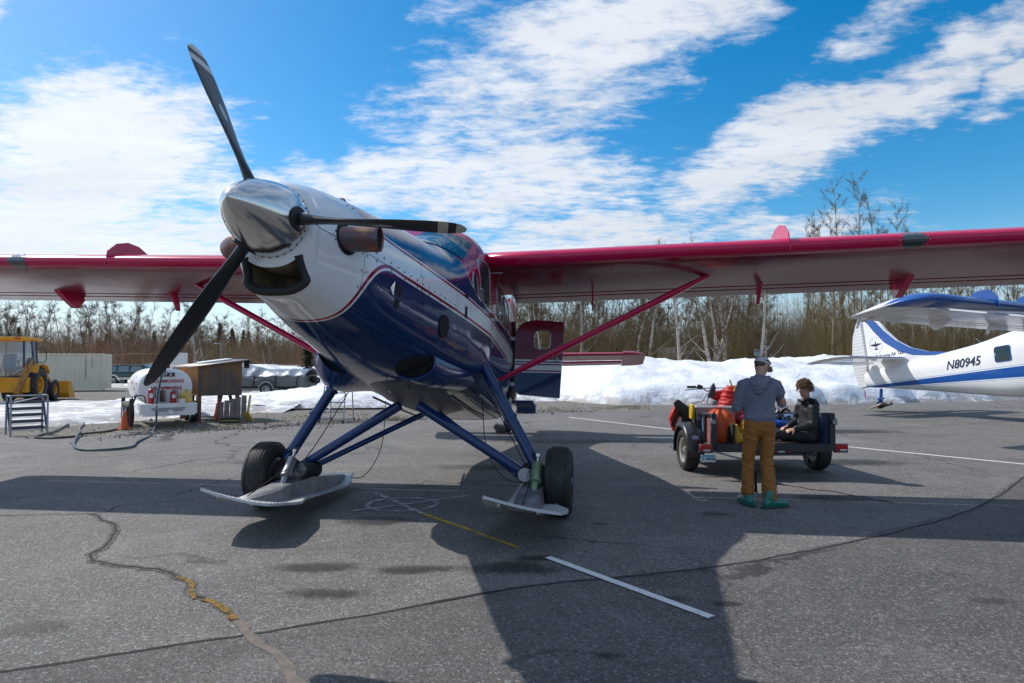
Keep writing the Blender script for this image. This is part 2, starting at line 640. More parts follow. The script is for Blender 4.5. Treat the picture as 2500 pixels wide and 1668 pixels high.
CRACK = mat('crack_dirt', (0.018, 0.017, 0.016), 0.95, var=(20, 0.5))
CRACKG = mat('crack_rubble', (0.06, 0.057, 0.054), 0.95, fine=(26, 0.45, 0.6, (0.16, 0.15, 0.14, 1)), bump=(30, 0.8, 0.02))
MOSS = mat('orange_moss', (0.30, 0.17, 0.025), 0.95, fine=(18, 0.45, 0.62, (0.07, 0.055, 0.03, 1)), bump=(40, 1.0, 0.03))
TAN = mat('tan_filler', (0.15, 0.125, 0.105), 0.9, var=(14, 0.25))
main = [(-3.0, 2.95), (-1.7, 3.12), (-1.9, 3.28)]
crk = [(-7.9, 6.0), (-4.73, 7.27), (-4.62, 7.17), (-4.42, 7.9)]
main_crack = [(-4.74, 7.26), (-4.15, 6.75), (-3.9, 6.34), (-3.74, 5.93), (-3.7, 5.66), (-3.32, 5.42), (-2.9, 5.33), (-2.66, 5.13), (-2.46, 4.98), (-2.32, 4.72), (-2.08, 4.56), (-1.92, 4.41), (-1.8, 4.25)]
ribbon('pavement_crack', main_crack, lambda t_: 0.05 * (0.5 + 0.5 * math.sin(PI * t_)) + 0.012, 0.0035, CRACKG, jit=0.05, seed=1)
ribbon('pavement_crack', main_crack, lambda t_: 0.014, 0.006, CRACK, jit=0.05, seed=1)
ribbon('pavement_crack', [(-12.5, 7.3), (-8.2, 7.0), (-5.6, 7.2), (-4.74, 7.26), (-4.55, 7.72), (-3.6, 8.2), (-2.6, 8.6), (-1.2, 8.9)], lambda t_: 0.011, 0.0045, CRACK, jit=0.10, seed=2)
ribbon('pavement_crack', [(-4.3, 8.3), (-4.15, 9.3), (-3.6, 10.1), (-3.55, 11.6)], lambda t_: 0.012, 0.0045, CRACK, jit=0.2, seed=3)
ribbon('pavement_crack', [(-7, 11.7), (-3.0, 12.2), (1.2, 11.6), (6.5, 12.8)], lambda t_: 0.009, 0.0045, CRACK, jit=0.15, seed=5)
ribbon('pavement_crack', [(-1.5, 8.7), (0.3, 9.6), (1.1, 9.7), (4.6, 9.5)], lambda t_: 0.008, 0.0045, CRACK, jit=0.1, seed=6)
ribbon('pavement_crack', [(-0.7, 17.0), (2.3, 15.6), (3.2, 13.2), (3.0, 11.0)], lambda t_: 0.012, 0.0045, CRACK, jit=0.1, seed=7)
ribbon('pavement_crack', [(3.4, 9.3), (4.2, 8.5), (4.6, 7.8)], lambda t_: 0.03, 0.0045, CRACK, jit=0.06, seed=8)
ribbon('pavement_crack', [(16, 19.5), (10, 17), (7.5, 17.5), (5.2, 15.5)], lambda t_: 0.014, 0.0045, CRACK, jit=0.2, seed=9)
ribbon('pavement_crack', [(7.0, 20.5), (14, 20.0), (22, 23)], lambda t_: 0.014, 0.0045, CRACK, jit=0.2, seed=10)
tag(ribbon('moss', [(-2.64, 5.12), (-2.46, 4.98), (-2.32, 4.72), (-2.26, 4.66)], lambda t_: 0.026, 0.0085, MOSS, jit=0.03, seed=11), kind='stuff')
tag(ribbon('moss', [(-2.2, 4.63), (-2.06, 4.53), (-1.93, 4.42), (-1.82, 4.27)], lambda t_: 0.034, 0.0085, MOSS, jit=0.03, seed=12), kind='stuff')
ribbon('crack_filler', [(-1.8, 4.26), (-1.62, 4.0), (-1.36, 3.78), (-1.18, 3.5), (-1.02, 3.25), (-0.78, 2.9), (-0.5, 2.5)], lambda t_: 0.045, 0.0075, TAN, jit=0.03, seed=13)
ribbon('pavement_seam', seam[1:-1], lambda t_: 0.022, 0.0058, CRACK, jit=0.02, seed=14, step=0.08)


def paint_mat(name, col, wear):
    m_ = bpy.data.materials.new(name)
    m_.use_nodes = True
    t = NT(m_.node_tree)
    b = t.n['Principled BSDF']
    P_ = t.node('ShaderNodeTexCoord').outputs['Object']
    n = t.m('ADD', t.m('MULTIPLY', t.noise(P_, 9, 6, 0.7), 0.6), t.m('MULTIPLY', t.noise(P_, 55, 3, 0.6), 0.4))
    t.put(b.inputs['Base Color'], t.mix(t.rng(n, 0.3, 0.7), tuple(x * 0.8 for x in col), col))
    b.inputs['Roughness'].default_value = 0.8
    t.put(b.inputs['Alpha'], t.rng(n, wear - 0.05, wear + 0.07, 0, 0.95))
    return m_


WHITE_LINE = paint_mat('worn_white_paint', (0.78, 0.77, 0.76), 0.38)
FAINT_LINE = paint_mat('faint_white_paint', (0.60, 0.58, 0.58), 0.47)
YEL_LINE = paint_mat('worn_yellow_paint', (0.62, 0.42, 0.03), 0.43)
flat = lambda w_: (lambda t_: w_)


def straight(name, a, b, w_, z, m_):
    d_ = Vector((b[0] - a[0], b[1] - a[1], 0)).normalized()
    n_ = Vector((-d_.y, d_.x, 0)) * w_
    A, B = Vector((*a, z)), Vector((*b, z))
    q = MB()
    q.add([A + n_, B + n_, B - n_, A - n_], [(0, 1, 2, 3)])
    return tag(q.build(name, m_, smooth=False), kind='structure')


straight('painted_line', (0.31, 5.62), (1.32, 4.30), 0.036, 0.012, WHITE_LINE)
straight('painted_line', (1.78, 20.24), (4.24, 16.28), 0.05, 0.005, WHITE_LINE)
straight('painted_line', (4.24, 16.28), (8.9, 10.4), 0.05, 0.005, WHITE_LINE)
straight('painted_line', (-1.05, 7.32), (-0.42, 6.55), 0.03, 0.005, YEL_LINE)
straight('painted_line', (-0.42, 6.55), (0.06, 5.93), 0.022, 0.005, YEL_LINE)
circle = [(-1.31 + 0.41 * math.cos(a), 7.74 + 0.36 * math.sin(a)) for a in [k * 2 * PI / 24 for k in range(25)]]
ribbon('painted_circle', circle, flat(0.04), 0.008, FAINT_LINE)
straight('painted_line', (-1.78, 8.42), (-1.0, 7.25), 0.03, 0.0095, FAINT_LINE)
straight('painted_line', (-1.85, 7.35), (-0.5, 8.25), 0.022, 0.011, FAINT_LINE)


# ---- snow
def snow(name, x0, x1, y0, y1, fn, res):
    nx, ny = max(2, int((x1 - x0) / res)), max(2, int((y1 - y0) / res))
    b = MB()
    b.grid(lambda u, v: (lerp(x0, x1, u), lerp(y0, y1, v), fn(lerp(x0, x1, u), lerp(y0, y1, v))), nx, ny)
    # drop faces lying wholly under the ground
    keep = [f for f in b.f if max(b.v[i].z for i in f) > -0.06]
    b.f = keep
    b.mi = [0] * len(keep)
    return tag(b.build(name, SNOW, sharp=80, recalc=False), kind='structure')


def fbm(x, y, s=1.0, o=4, sd=0.0):
    return mnoise.fractal(Vector((x * s, y * s, sd)), 1.0, 2.0, o)


def sstep(a, b, x):
    t_ = min(max((x - a) / (b - a), 0), 1)
    return t_ * t_ * (3 - 2 * t_)


def interp(pts, x):
    if x <= pts[0][0]:
        return pts[0][1]
    for a, b in zip(pts[:-1], pts[1:]):
        if x <= b[0]:
            return lerp(a[1], b[1], (x - a[0]) / (b[0] - a[0]))
    return pts[-1][1]


FOOT = [(-1, 30.5), (2.4, 29.2), (4.5, 26.8), (6.8, 26.2), (13, 26.8), (19, 28.4), (24, 30.2), (45, 38), (70, 46)]
CREST = [(-2, 1.2), (3, 1.75), (6.3, 1.95), (8.5, 1.75), (10.5, 1.64), (13, 1.85), (16, 2.0), (24, 1.5), (45, 1.2)]


def bank_right(x, y):
    f = interp(FOOT, x) + 0.7 * fbm(x, 3, 0.35, 3)
    h = interp(CREST, x)
    t_ = y - f
    rise = sstep(0, 1.1, t_) * 0.42 + sstep(0.5, 5.5, t_) * 0.58
    fall = 1 - sstep(9, 14, t_)
    ends = sstep(-1.5, 1.5, x)
    return -0.10 + (h + 0.1) * rise * fall * ends + (0.26 * fbm(x, y, 0.5, 4) + 0.055 * fbm(x, y, 2.0, 4, 4)) * sstep(-0.3, 1.5, t_) * fall - 0.25 * (1 - fall) - 0.1 * (t_ < -0.3)


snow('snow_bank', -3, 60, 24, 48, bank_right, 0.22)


def bank_mid(x, y):
    foot = interp([(-13, 23.0), (-9.5, 23.6), (-6, 24.0), (-2, 26.5), (1, 29.0), (3, 30)], x) + 0.35 * fbm(x, 1, 0.8, 3)
    t_ = y - foot
    h = interp([(-13, 0.3), (-10, 0.55), (-8, 0.85), (-6, 0.75), (-3, 0.55), (2, 0.5)], x)
    return -0.08 + h * (sstep(0, 0.9, t_) * 0.45 + sstep(0.4, 4.5, t_) * 0.55) * (1 - 0.85 * sstep(6, 11, t_)) + (0.12 * fbm(x, y, 0.7, 5) + 0.03 * fbm(x, y, 3, 3)) * sstep(-0.2, 1.0, t_) - 0.1 * (t_ < -0.2)


snow('snow_bank', -16, 3, 22, 40, bank_mid, 0.2)


def bank_back(x, y):
    t_ = y - 50 - 2 * fbm(x, 2, 0.1, 2)
    h = interp([(-36, 0.8), (-31, 1.25), (-26, 1.6), (-22, 1.75), (-17, 1.3), (-12, 0.7), (-6, 0.3)], x)
    return -0.1 + h * sstep(0, 7, t_) * (1 - sstep(11, 16, t_)) + 0.2 * fbm(x, y, 0.3, 4) * sstep(0, 3, t_)


snow('snow_bank', -48, -3, 46, 66, bank_back, 0.5)


def field_left(x, y):
    near = interp([(-40, 16.5), (-20, 16.0), (-14.4, 16.3), (-12.4, 16.9), (-11.8, 18.6), (-10.5, 20.0), (-9, 22)], x)
    far = interp([(-40, 27.5), (-22, 26.5), (-18.5, 28), (-16.5, 30), (-14, 33), (-9, 34)], x)
    e = min(y - near, far - y) + 0.9 * fbm(x, y, 0.45, 4)
    return -0.06 + 0.20 * sstep(-0.2, 2.2, e) + 0.06 * fbm(x, y, 0.9, 4) * sstep(0, 1, e)


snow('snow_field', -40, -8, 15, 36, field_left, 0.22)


def strip_left(x, y):
    e = min(y - 46, 53 - y, x + 40, -9 - x) + 1.5 * fbm(x, y, 0.25, 4)
    return -0.07 + 0.25 * sstep(-0.5, 2, e)


snow('snow_field', -42, -8, 43, 56, strip_left, 0.6)

# ---- loose stones on the gravel shoulder and along the apron edge
rs = random.Random(3)
STONE = mat('stones', (0.22, 0.21, 0.20), 0.9, var=(1.3, 0.55))
b = MB()
n_st = 0
for k in range(5200):
    if k < 3900:
        i = rs.randrange(4, 11)
        t_ = rs.random()
        ex, ey = lerp(edge[i][0], edge[i + 1][0], t_), lerp(edge[i][1], edge[i + 1][1], t_)
        off = rs.gauss(0.45, 0.75)
        x, y = ex + rs.gauss(0, 0.1), ey + off
    else:
        x = rs.uniform(-13, 6)
        y = rs.uniform(15.5, 26)
        if y < interp(edge, x) - 0.1:
            continue
    inside = y < interp(edge, x)
    if inside and rs.random() < 0.75:
        continue
    r_ = rs.choice([0.010, 0.012, 0.015, 0.02, 0.028]) * (1.0 if rs.random() < 0.95 else 2.2)
    z = (0.002 if inside else -0.028) + r_ * 0.35
    a0 = rs.random() * 6.28
    vs = [Vector((math.cos(a0 + j * 2.094) * r_ * rs.uniform(.7, 1.3), math.sin(a0 + j * 2.094) * r_ * rs.uniform(.7, 1.3), -r_ * 0.3)) for j in range(3)]
    vs += [Vector((math.cos(a0 + 1 + j * 2.094) * r_ * rs.uniform(.5, .9), math.sin(a0 + 1 + j * 2.094) * r_ * rs.uniform(.5, .9), r_ * rs.uniform(0.3, 0.8))) for j in range(3)]
    b.add([q + Vector((x, y, z)) for q in vs], [(3, 4, 5), (0, 1, 3), (1, 4, 3), (1, 2, 4), (2, 5, 4), (2, 0, 5), (0, 3, 5)])
tag(b.build('gravel', STONE, smooth=False), kind='stuff')

# ---- dry grass tufts
GRASS = mat('dry_grass', (0.16, 0.135, 0.05), 0.9, var=(0.7, 0.5), fine=(0.9, 0.5, 0.65, (0.09, 0.12, 0.03, 1)))
b = MB()
for k in range(420):
    cx = rs.uniform(-10, 5)
    ed = interp(edge, cx)
    cy = ed + abs(rs.gauss(0.9, 1.6)) + 0.1
    if fbm(cx, cy, 0.7, 3, 2) < 0.02:
        continue
    for q in range(14):
        a = rs.random() * 6.28
        l = rs.uniform(0.04, 0.13)
        x, y = cx + rs.gauss(0, 0.16), cy + rs.gauss(0, 0.16)
        dx_, dy_ = math.cos(a) * 0.006, math.sin(a) * 0.006
        b.add([(x - dx_, y - dy_, -0.03), (x + dx_, y + dy_, -0.03), (x + rs.gauss(0, 0.04), y + rs.gauss(0, 0.04), l - 0.03)], [(0, 1, 2)])
tag(b.build('dry_grass', GRASS, smooth=False, recalc=False), kind='stuff')

# ---- oil and damp stains on the apron, each a thin film of its own
def stain_mat(name, col, dens):
    m_ = bpy.data.materials.new(name)
    m_.use_nodes = True
    t = NT(m_.node_tree)
    b_ = t.n['Principled BSDF']
    P_ = t.node('ShaderNodeTexCoord').outputs['Object']
    W_ = t.node('ShaderNodeNewGeometry').outputs['Position']
    r_ = t.v('LENGTH', P_)
    n = t.m('ADD', t.m('MULTIPLY', t.noise(W_, 3.2, 6, 0.68), 0.9), t.m('MULTIPLY', t.noise(W_, 22, 4, 0.65), 0.35))
    t.put(b_.inputs['Base Color'], (*col, 1))
    b_.inputs['Roughness'].default_value = 0.6
    t.put(b_.inputs['Alpha'], t.m('MULTIPLY', t.rng(t.m('SUBTRACT', t.m('MULTIPLY', t.m('ADD', n, 0.02), 1.25), r_), 0.0, 0.55, 0, dens, True), t.rng(r_, 0.75, 0.98, 1, 0, True)))
    return m_


OIL = stain_mat('oil_film', (0.022, 0.021, 0.021), 0.6)
RUSTY = stain_mat('brown_film', (0.055, 0.045, 0.037), 0.4)
for (x, y, rx, ry, m_) in ((2.25, 7.25, 0.30, 0.14, OIL), (-3.05, 4.15, 0.34, 0.22, RUSTY), (-1.35, 4.75, 0.42, 0.16, OIL), (-1.6, 5.35, 0.55, 0.2, OIL), (-0.82, 5.3, 0.55, 0.16, OIL), (0.92, 6.8, 0.16, 0.08, OIL), (1.5, 4.55, 0.16, 0.07, OIL),
                           (0.22, 5.6, 0.32, 0.14, OIL), (0.55, 3.75, 0.14, 0.06, OIL), (1.15, 4.65, 0.2, 0.07, OIL), (4.0, 8.1, 0.75, 0.3, OIL), (-1.45, 6.9, 0.6, 0.3, OIL), (0.0, 5.35, 0.7, 0.3, OIL), (-4.6, 5.0, 0.5, 0.2, RUSTY), (3.4, 4.6, 0.3, 0.12, RUSTY), (-0.2, 10.5, 1.6, 0.5, RUSTY), (5.6, 11.0, 1.8, 0.6, OIL), (-4.0, 11.0, 1.7, 0.4, RUSTY), (8.0, 16.0, 2.6, 0.8, OIL), (1.0, 14.0, 2.2, 0.6, OIL)):
    q = MB()
    q.add([(math.cos(2 * PI * k / 24), math.sin(2 * PI * k / 24), 0) for k in range(24)], [tuple(range(24))])
    o_ = tag(q.build('ground_stain', m_, smooth=False, recalc=False), kind='structure')
    o_.location = (x, y, 0.0098 + 0.0003 * (hash((x, y)) % 7))
    o_.scale = (rx, ry, 1)
# ================================================================== AEROPLANES
# body axes used below: L = (to the picture's right, aft, up), wheels' ground point at the origin, level line tilted 9.2 degrees nose up
CHROME = mat('polished_metal', (0.70, 0.70, 0.69), 0.17, 1.0, var=(3, 0.1), bump=(90, 0.03, 0.002))
BLACKRUB = mat('black_rubber', (0.016, 0.017, 0.019), 0.62, var=(9, 0.3))
TYRE = mat('tyre_rubber', (0.017, 0.017, 0.018), 0.68, fine=(5, 0.5, 0.8, (0.06, 0.057, 0.052, 1)))
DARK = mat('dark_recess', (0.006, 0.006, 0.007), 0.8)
STEEL = mat('grey_steel', (0.34, 0.34, 0.35), 0.42, 0.85, var=(8, 0.2))
NAVY = mat('navy_gloss', (0.005, 0.032, 0.125), 0.16, coat=0.2, var=(2.5, 0.15))
REDG = mat('crimson_gloss', (0.58, 0.003, 0.075), 0.2, coat=0.2, var=(1.2, 0.06))
REDM = mat('crimson_skin', (0.34, 0.006, 0.040), 0.24, coat=0.2, var=(1.2, 0.1))
WHITEG = mat('white_gloss', (0.80, 0.80, 0.81), 0.16, coat=0.8, var=(1.5, 0.02))
BLUEG = mat('royal_blue_gloss', (0.010, 0.085, 0.34), 0.2, coat=0.8)
GLASS = mat('tinted_glass', (0.010, 0.030, 0.038), 0.03, spec=0.5)
SKIW = mat('ski_paint', (0.50, 0.51, 0.52), 0.42, var=(6, 0.12), fine=(3, 0.55, 0.7, (0.3, 0.3, 0.31, 1)))
SKIBOX = mat('ski_metal', (0.24, 0.25, 0.27), 0.48, 0.55, var=(7, 0.25), fine=(4, 0.5, 0.7, (0.12, 0.12, 0.125, 1)))
GREENC = mat('green_primer', (0.17, 0.25, 0.14), 0.45, 0.3, var=(5, 0.3))
GREYB = mat('belly_grey', (0.19, 0.195, 0.205), 0.4, 0.3, var=(4, 0.2))
CABLE = mat('black_cable', (0.012, 0.012, 0.013), 0.6)


def exhaust_mat():
    m_ = bpy.data.materials.new('heat_stained_steel')
    m_.use_nodes = True
    t = NT(m_.node_tree)
    b = t.n['Principled BSDF']
    P_ = t.node('ShaderNodeTexCoord').outputs['Object']
    n = t.noise(P_, 4.5, 5, 0.6, 0.6)
    n2 = t.noise(P_, 22, 5, 0.7)
    c = t.mix(t.rng(n, 0.36, 0.48), (0.10, 0.14, 0.17), (0.20, 0.10, 0.10))
    c = t.mix(t.rng(n, 0.50, 0.62), c, (0.34, 0.19, 0.10))
    c = t.mix(t.rng(n2, 0.4, 0.8, 0, 0.5), c, (0.12, 0.09, 0.085))
    t.put(b.inputs['Base Color'], c)
    b.inputs['Metallic'].default_value = 0.8
    b.inputs['Roughness'].default_value = 0.36
    return m_


EXH = exhaust_mat()


def corner_sdf(t, a, b_, r):
    """rounded corner: negative where a<0 and b<0"""
    qa = t.m('ADD', a, r)
    qb = t.m('ADD', b_, r)
    l = t.v('LENGTH', t.comb(t.m('MAXIMUM', qa, 0.0), t.m('MAXIMUM', qb, 0.0), 0.0))
    return t.m('SUBTRACT', t.m('ADD', l, t.m('MINIMUM', t.m('MAXIMUM', qa, qb), 0.0)), r)


def band(t, v, lo, hi):
    return t.m('MULTIPLY', t.m('GREATER_THAN', v, lo), t.m('LESS_THAN', v, hi))


def gloss_shader(name, colour_fn, lines_fn=None):
    m_ = bpy.data.materials.new(name)
    m_.use_nodes = True
    t = NT(m_.node_tree)
    b = t.n['Principled BSDF']
    P_ = t.node('ShaderNodeTexCoord').outputs['Object']
    lat, aft, up = t.xyz(P_)
    c = colour_fn(t, P_, lat, aft, up)
    dirt = t.noise(t.mapping(P_, scale=(3, 1, 3)), 2.2, 5, 0.65)
    c = t.mix(t.rng(dirt, 0.55, 0.85, 0, 0.10), c, (0.12, 0.11, 0.10))
    t.put(b.inputs['Base Color'], c)
    b.inputs['Roughness'].default_value = 0.10
    b.inputs['Coat Weight'].default_value = 0.0
    b.inputs['Specular IOR Level'].default_value = 0.42
    # slight oil-canning of the sheet metal between frames
    h = t.noise(t.mapping(P_, scale=(0.6, 1.0, 1.0)), 2.6, 2, 0.5)
    t.l.new(t.bump(h, 0.10, 0.05), b.inputs['Normal'])
    return m_


def red_livery(t, P_, lat, aft, up):
    white, navy, red, crim = (0.78, 0.785, 0.80), (0.006, 0.030, 0.105), (0.30, 0.006, 0.035), (0.34, 0.005, 0.040)
    # lower blue field with its rounded front corner
    zl = t.curve(t.m('DIVIDE', t.m('ADD', aft, 4.0), 14.0), [(0.0, 0.50), (0.214, 0.50), (0.28, 0.494), (0.36, 0.486), (0.50, 0.475), (1.0, 0.40)])
    zl = t.m('MULTIPLY', zl, 4.12)
    d1 = corner_sdf(t, t.m('SUBTRACT', -2.84, aft), t.m('SUBTRACT', up, zl), 0.42)
    c = t.mix(t.m('LESS_THAN', d1, 0.0), white, navy)
    c = t.mix(band(t, d1, 0.020, 0.050), c, red)
    # upper field
    zt = t.curve(t.m('DIVIDE', t.m('ADD', aft, 4.0), 14.0), [(0.0, 0.59), (0.22, 0.586), (0.28, 0.574), (0.36, 0.570), (0.5, 0.57), (1.0, 0.62)])
    zt = t.m('MULTIPLY', zt, 4.0)
    d2 = corner_sdf(t, t.m('SUBTRACT', -2.80, aft), t.m('SUBTRACT', zt, up), 0.22)
    c = t.mix(t.m('LESS_THAN', d2, 0.028), c, white)
    c = t.mix(band(t, d2, 0.014, 0.040), c, red)
    zr = t.curve(t.m('DIVIDE', t.m('ADD', aft, 1.0), 4.0), [(0.0, 0.86), (0.085, 0.86), (0.105, 0.65), (0.125, 0.588), (0.165, 0.52), (0.23, 0.472), (0.30, 0.468), (1.0, 0.475)])
    zr = t.m('MULTIPLY', zr, 5.0)
    zr2 = t.m('MULTIPLY', t.curve(t.m('DIVIDE', t.m('ADD', aft, 0.72), 0.75), [(0.0, 0.99), (0.10, 0.72), (0.19, 0.56), (0.30, 0.475), (0.48, 0.42), (0.72, 0.375), (1.0, 0.368)]), 1.0)
    zr2 = t.m('ADD', 2.0, zr2)
    d3 = t.m('SUBTRACT', up, zr2)
    front = t.m('LESS_THAN', aft, -0.66)
    redf = t.m('MULTIPLY', t.m('GREATER_THAN', d3, 0.0), t.m('SUBTRACT', 1.0, front))
    c = t.mix(t.m('LESS_THAN', d2, 0.0), c, navy)
    c = t.mix(redf, c, crim)
    edge_ = t.m('MULTIPLY', band(t, d3, -0.022, 0.0), t.m('SUBTRACT', 1.0, front))
    c = t.mix(t.m('MULTIPLY', edge_, t.m('LESS_THAN', d2, 0.03)), c, white)
    # belly
    nz = t.xyz(t.node('ShaderNodeNewGeometry').outputs['Normal'])[2]
    bel = t.m('MULTIPLY', t.m('LESS_THAN', nz, -0.90), t.m('MULTIPLY', t.m('GREATER_THAN', aft, -0.1), t.m('LESS_THAN', up, 1.46)))
    c = t.mix(bel, c, (0.17, 0.175, 0.185))
    # panel seams
    for xs in (-2.86, -1.84, -1.0, 0.62):
        hgt = band(t, up, 1.5, 2.75) if xs > -2.8 else band(t, up, 1.75, 2.75)
        c = t.mix(t.m('MULTIPLY', t.m('MULTIPLY', band(t, aft, xs - 0.0035, xs + 0.0035), hgt), 0.8), c, (0.02, 0.02, 0.025))
    c = t.mix(t.m('MULTIPLY', t.m('MULTIPLY', band(t, up, 2.096, 2.104), t.m('LESS_THAN', aft, -1.0)), 0.85), c, (0.02, 0.02, 0.025))
    return c


def white_livery(t, P_, lat, aft, up):
    white, blue = (0.80, 0.80, 0.81), (0.010, 0.085, 0.34)
    zc = t.m('ADD', 1.96, t.m('MULTIPLY', t.m('MAXIMUM', t.m('SUBTRACT', aft, 1.0), 0.0), 0.030))
    hw = t.m('MULTIPLY', t.m('SUBTRACT', 10.5, aft), 0.0215)
    d_ = t.m('ABSOLUTE', t.m('SUBTRACT', up, zc))
    c = t.mix(t.m('LESS_THAN', d_, hw), white, blue)
    c = t.mix(band(t, t.m('SUBTRACT', d_, hw), 0.03, 0.05), c, (0.25, 0.45, 0.7))
    return c


PAINT_RED = gloss_shader('red_white_blue_livery', red_livery)
PAINT_WHITE = gloss_shader('white_blue_livery', white_livery)

FUS = [  # aft, top, bottom, half width, height of the widest point, roundness above, below
    (-3.47, 2.37, 1.86, .255, 2.112, 2.0, 2.0), (-3.36, 2.446, 1.645, .285, 2.08, 2.0, 3.1), (-3.1, 2.53, 1.60, .35, 2.05, 2.1, 2.7),
    (-2.7, 2.615, 1.545, .455, 2.0, 2.2, 2.4), (-2.2, 2.715, 1.485, .53, 1.98, 2.3, 2.5), (-1.6, 2.82, 1.43, .63, 2.0, 2.4, 2.6),
    (-1.0, 2.90, 1.39, .73, 2.05, 2.6, 2.9), (-0.4, 3.15, 1.38, .83, 2.1, 2.9, 3.3), (0.2, 3.45, 1.36, .90, 2.15, 3.3, 3.8),
    (2.0, 3.43, 1.29, .89, 2.2, 3.4, 3.8), (3.2, 3.34, 1.28, .85, 2.2, 3.1, 3.6), (4.5, 3.12, 1.46, .70, 2.25, 2.7, 3.0),
    (6.0, 2.98, 1.74, .47, 2.35, 2.4, 2.6), (7.5, 2.86, 2.0, .28, 2.42, 2.2, 2.3), (8.75, 2.74, 2.2, .09, 2.46, 2.0, 2.0)]
FX = [r[0] for r in FUS]
FC = [[r[k] for r in FUS] for k in range(1, 7)]


def fus_at(x):
    return [pchip(FX, c, x) for c in FC]


def fus_pt(x, t_, off=0.0):
    top, bot, hw, zc, nt, nb = fus_at(x)
    c, s_ = math.cos(t_), math.sin(t_)
    e = nt if s_ >= 0 else nb
    y = (hw + off) * math.copysign(abs(c) ** (2 / e), c)
    z = zc + ((top - zc if s_ >= 0 else zc - bot) + off) * math.copysign(abs(s_) ** (2 / e), s_)
    return Vector((y, x, z))


def fus_side(x, z, side=1, off=0.004):
    """point on the fuselage side at station x and height z"""
    top, bot, hw, zc, nt, nb = fus_at(x)
    e = nt if z >= zc else nb
    q = (z - zc) / (top - zc) if z >= zc else (zc - z) / (zc - bot)
    y = hw * max(0.0, 1 - min(abs(q), 0.999) ** e) ** (1 / e)
    return Vector((side * (y + off), x, z))


def airfoil(c, th_, n=14, cut=(0.0, 1.0)):
    """closed section (chordwise, up), from the trailing end round the nose; cut = part of the chord kept"""
    def yt(x):
        return 5 * th_ * (0.2969 * math.sqrt(x) - 0.126 * x - 0.3516 * x * x + 0.2843 * x ** 3 - 0.1036 * x ** 4)
    def yc(x):
        return 0.032 * (1 - ((x - 0.4) / 0.6) ** 2) if x > 0.4 else 0.032 * (1 - ((x - 0.4) / 0.4) ** 2)
    a, b_ = cut
    if a == 0.0:
        xs = [b_ * (0.5 - 0.5 * math.cos(PI * k / n)) for k in range(n + 1)] if b_ >= 1 else [b_ * (1 - math.cos(PI / 2 * k / n)) for k in range(n + 1)]
    else:
        xs = [lerp(a, b_, k / n) for k in range(n + 1)]
    up_ = [(x * c, (yc(x) + yt(x)) * c) for x in xs]
    lo = [(x * c, (yc(x) - yt(x)) * c) for x in xs]
    if a == 0.0:
        return up_[::-1] + lo[1:]
    return up_[::-1] + lo


WY = [0.62, 8.45]
CH = 1.98


def wing_le(y):
    return Vector((0, 0.15, 3.075 + 0.026 * (abs(y) - 0.9)))


def wing_piece(b_, side, y0, y1, cut, th_, c=CH, n=14, drop=0.0, ny=1, tipround=False, mi=0):
    rings = []
    ys = [lerp(y0, y1, k / ny) for k in range(ny + 1)]
    sec = airfoil(1.0, th_, n, cut)
    for y in ys:
        o = wing_le(y)
        rings.append([Vector((side * y, o.y + px * c, o.z - drop - 0.030 * px * c + pz * c - 0.025)) for px, pz in sec])
    if tipround:
        for k in (1, 2, 3, 4):
            a = k / 4 * PI / 2
            y = y1 + 0.5 * math.sin(a)
            o = wing_le(y)
            sc = max(0.12, math.cos(a))
            shr = 0.55 + 0.45 * sc
            rings.append([Vector((side * y, o.y + (px * c) * shr + (1 - shr) * c * (0.85), o.z - drop - 0.03 * px * c + pz * c * sc - 0.025)) for px, pz in sec])
    return b_.ring_stack(rings, mi=mi)


def skin_mat(name, base, rib_fn):
    """sheet metal skin with rib lines pressed in"""
    m_ = bpy.data.materials.new(name)
    m_.use_nodes = True
    t = NT(m_.node_tree)
    b = t.n['Principled BSDF']
    P_ = t.node('ShaderNodeTexCoord').outputs['Object']
    lat, aft, up = t.xyz(P_)
    rib, spacing, width, depth = rib_fn
    fr = t.m('ABSOLUTE', t.m('SUBTRACT', t.m('FRACT', t.m('DIVIDE', lat if rib == 'lat' else up, spacing)), 0.5))
    line = t.rng(fr, width, width * 1.8, 1, 0)
    n = t.noise(P_, 1.3, 5, 0.6)
    c = t.mix(t.rng(n, 0.3, 0.7), tuple(x * 0.88 for x in base), base)
    c = t.mix(t.m('MULTIPLY', line, 0.75), c, tuple(x * 0.25 for x in base))
    if rib == 'lat' and spacing > 0.4:
        for xa in (0.62, 1.12):
            c = t.mix(t.m('MULTIPLY', band(t, aft, xa, xa + 0.012), 0.7), c, tuple(x * 0.25 for x in base))
    t.put(b.inputs['Base Color'], c)
    b.inputs['Roughness'].default_value = 0.22
    b.inputs['Coat Weight'].default_value = 0.15
    b.inputs['Coat Roughness'].default_value = 0.06
    h = t.m('ADD', t.m('MULTIPLY', line, -0.4), t.noise(t.mapping(P_, scale=(1, 0.5, 1)), 2.4, 3, 0.55))
    t.l.new(t.bump(h, 0.25, depth), b.inputs['Normal'])
    return m_


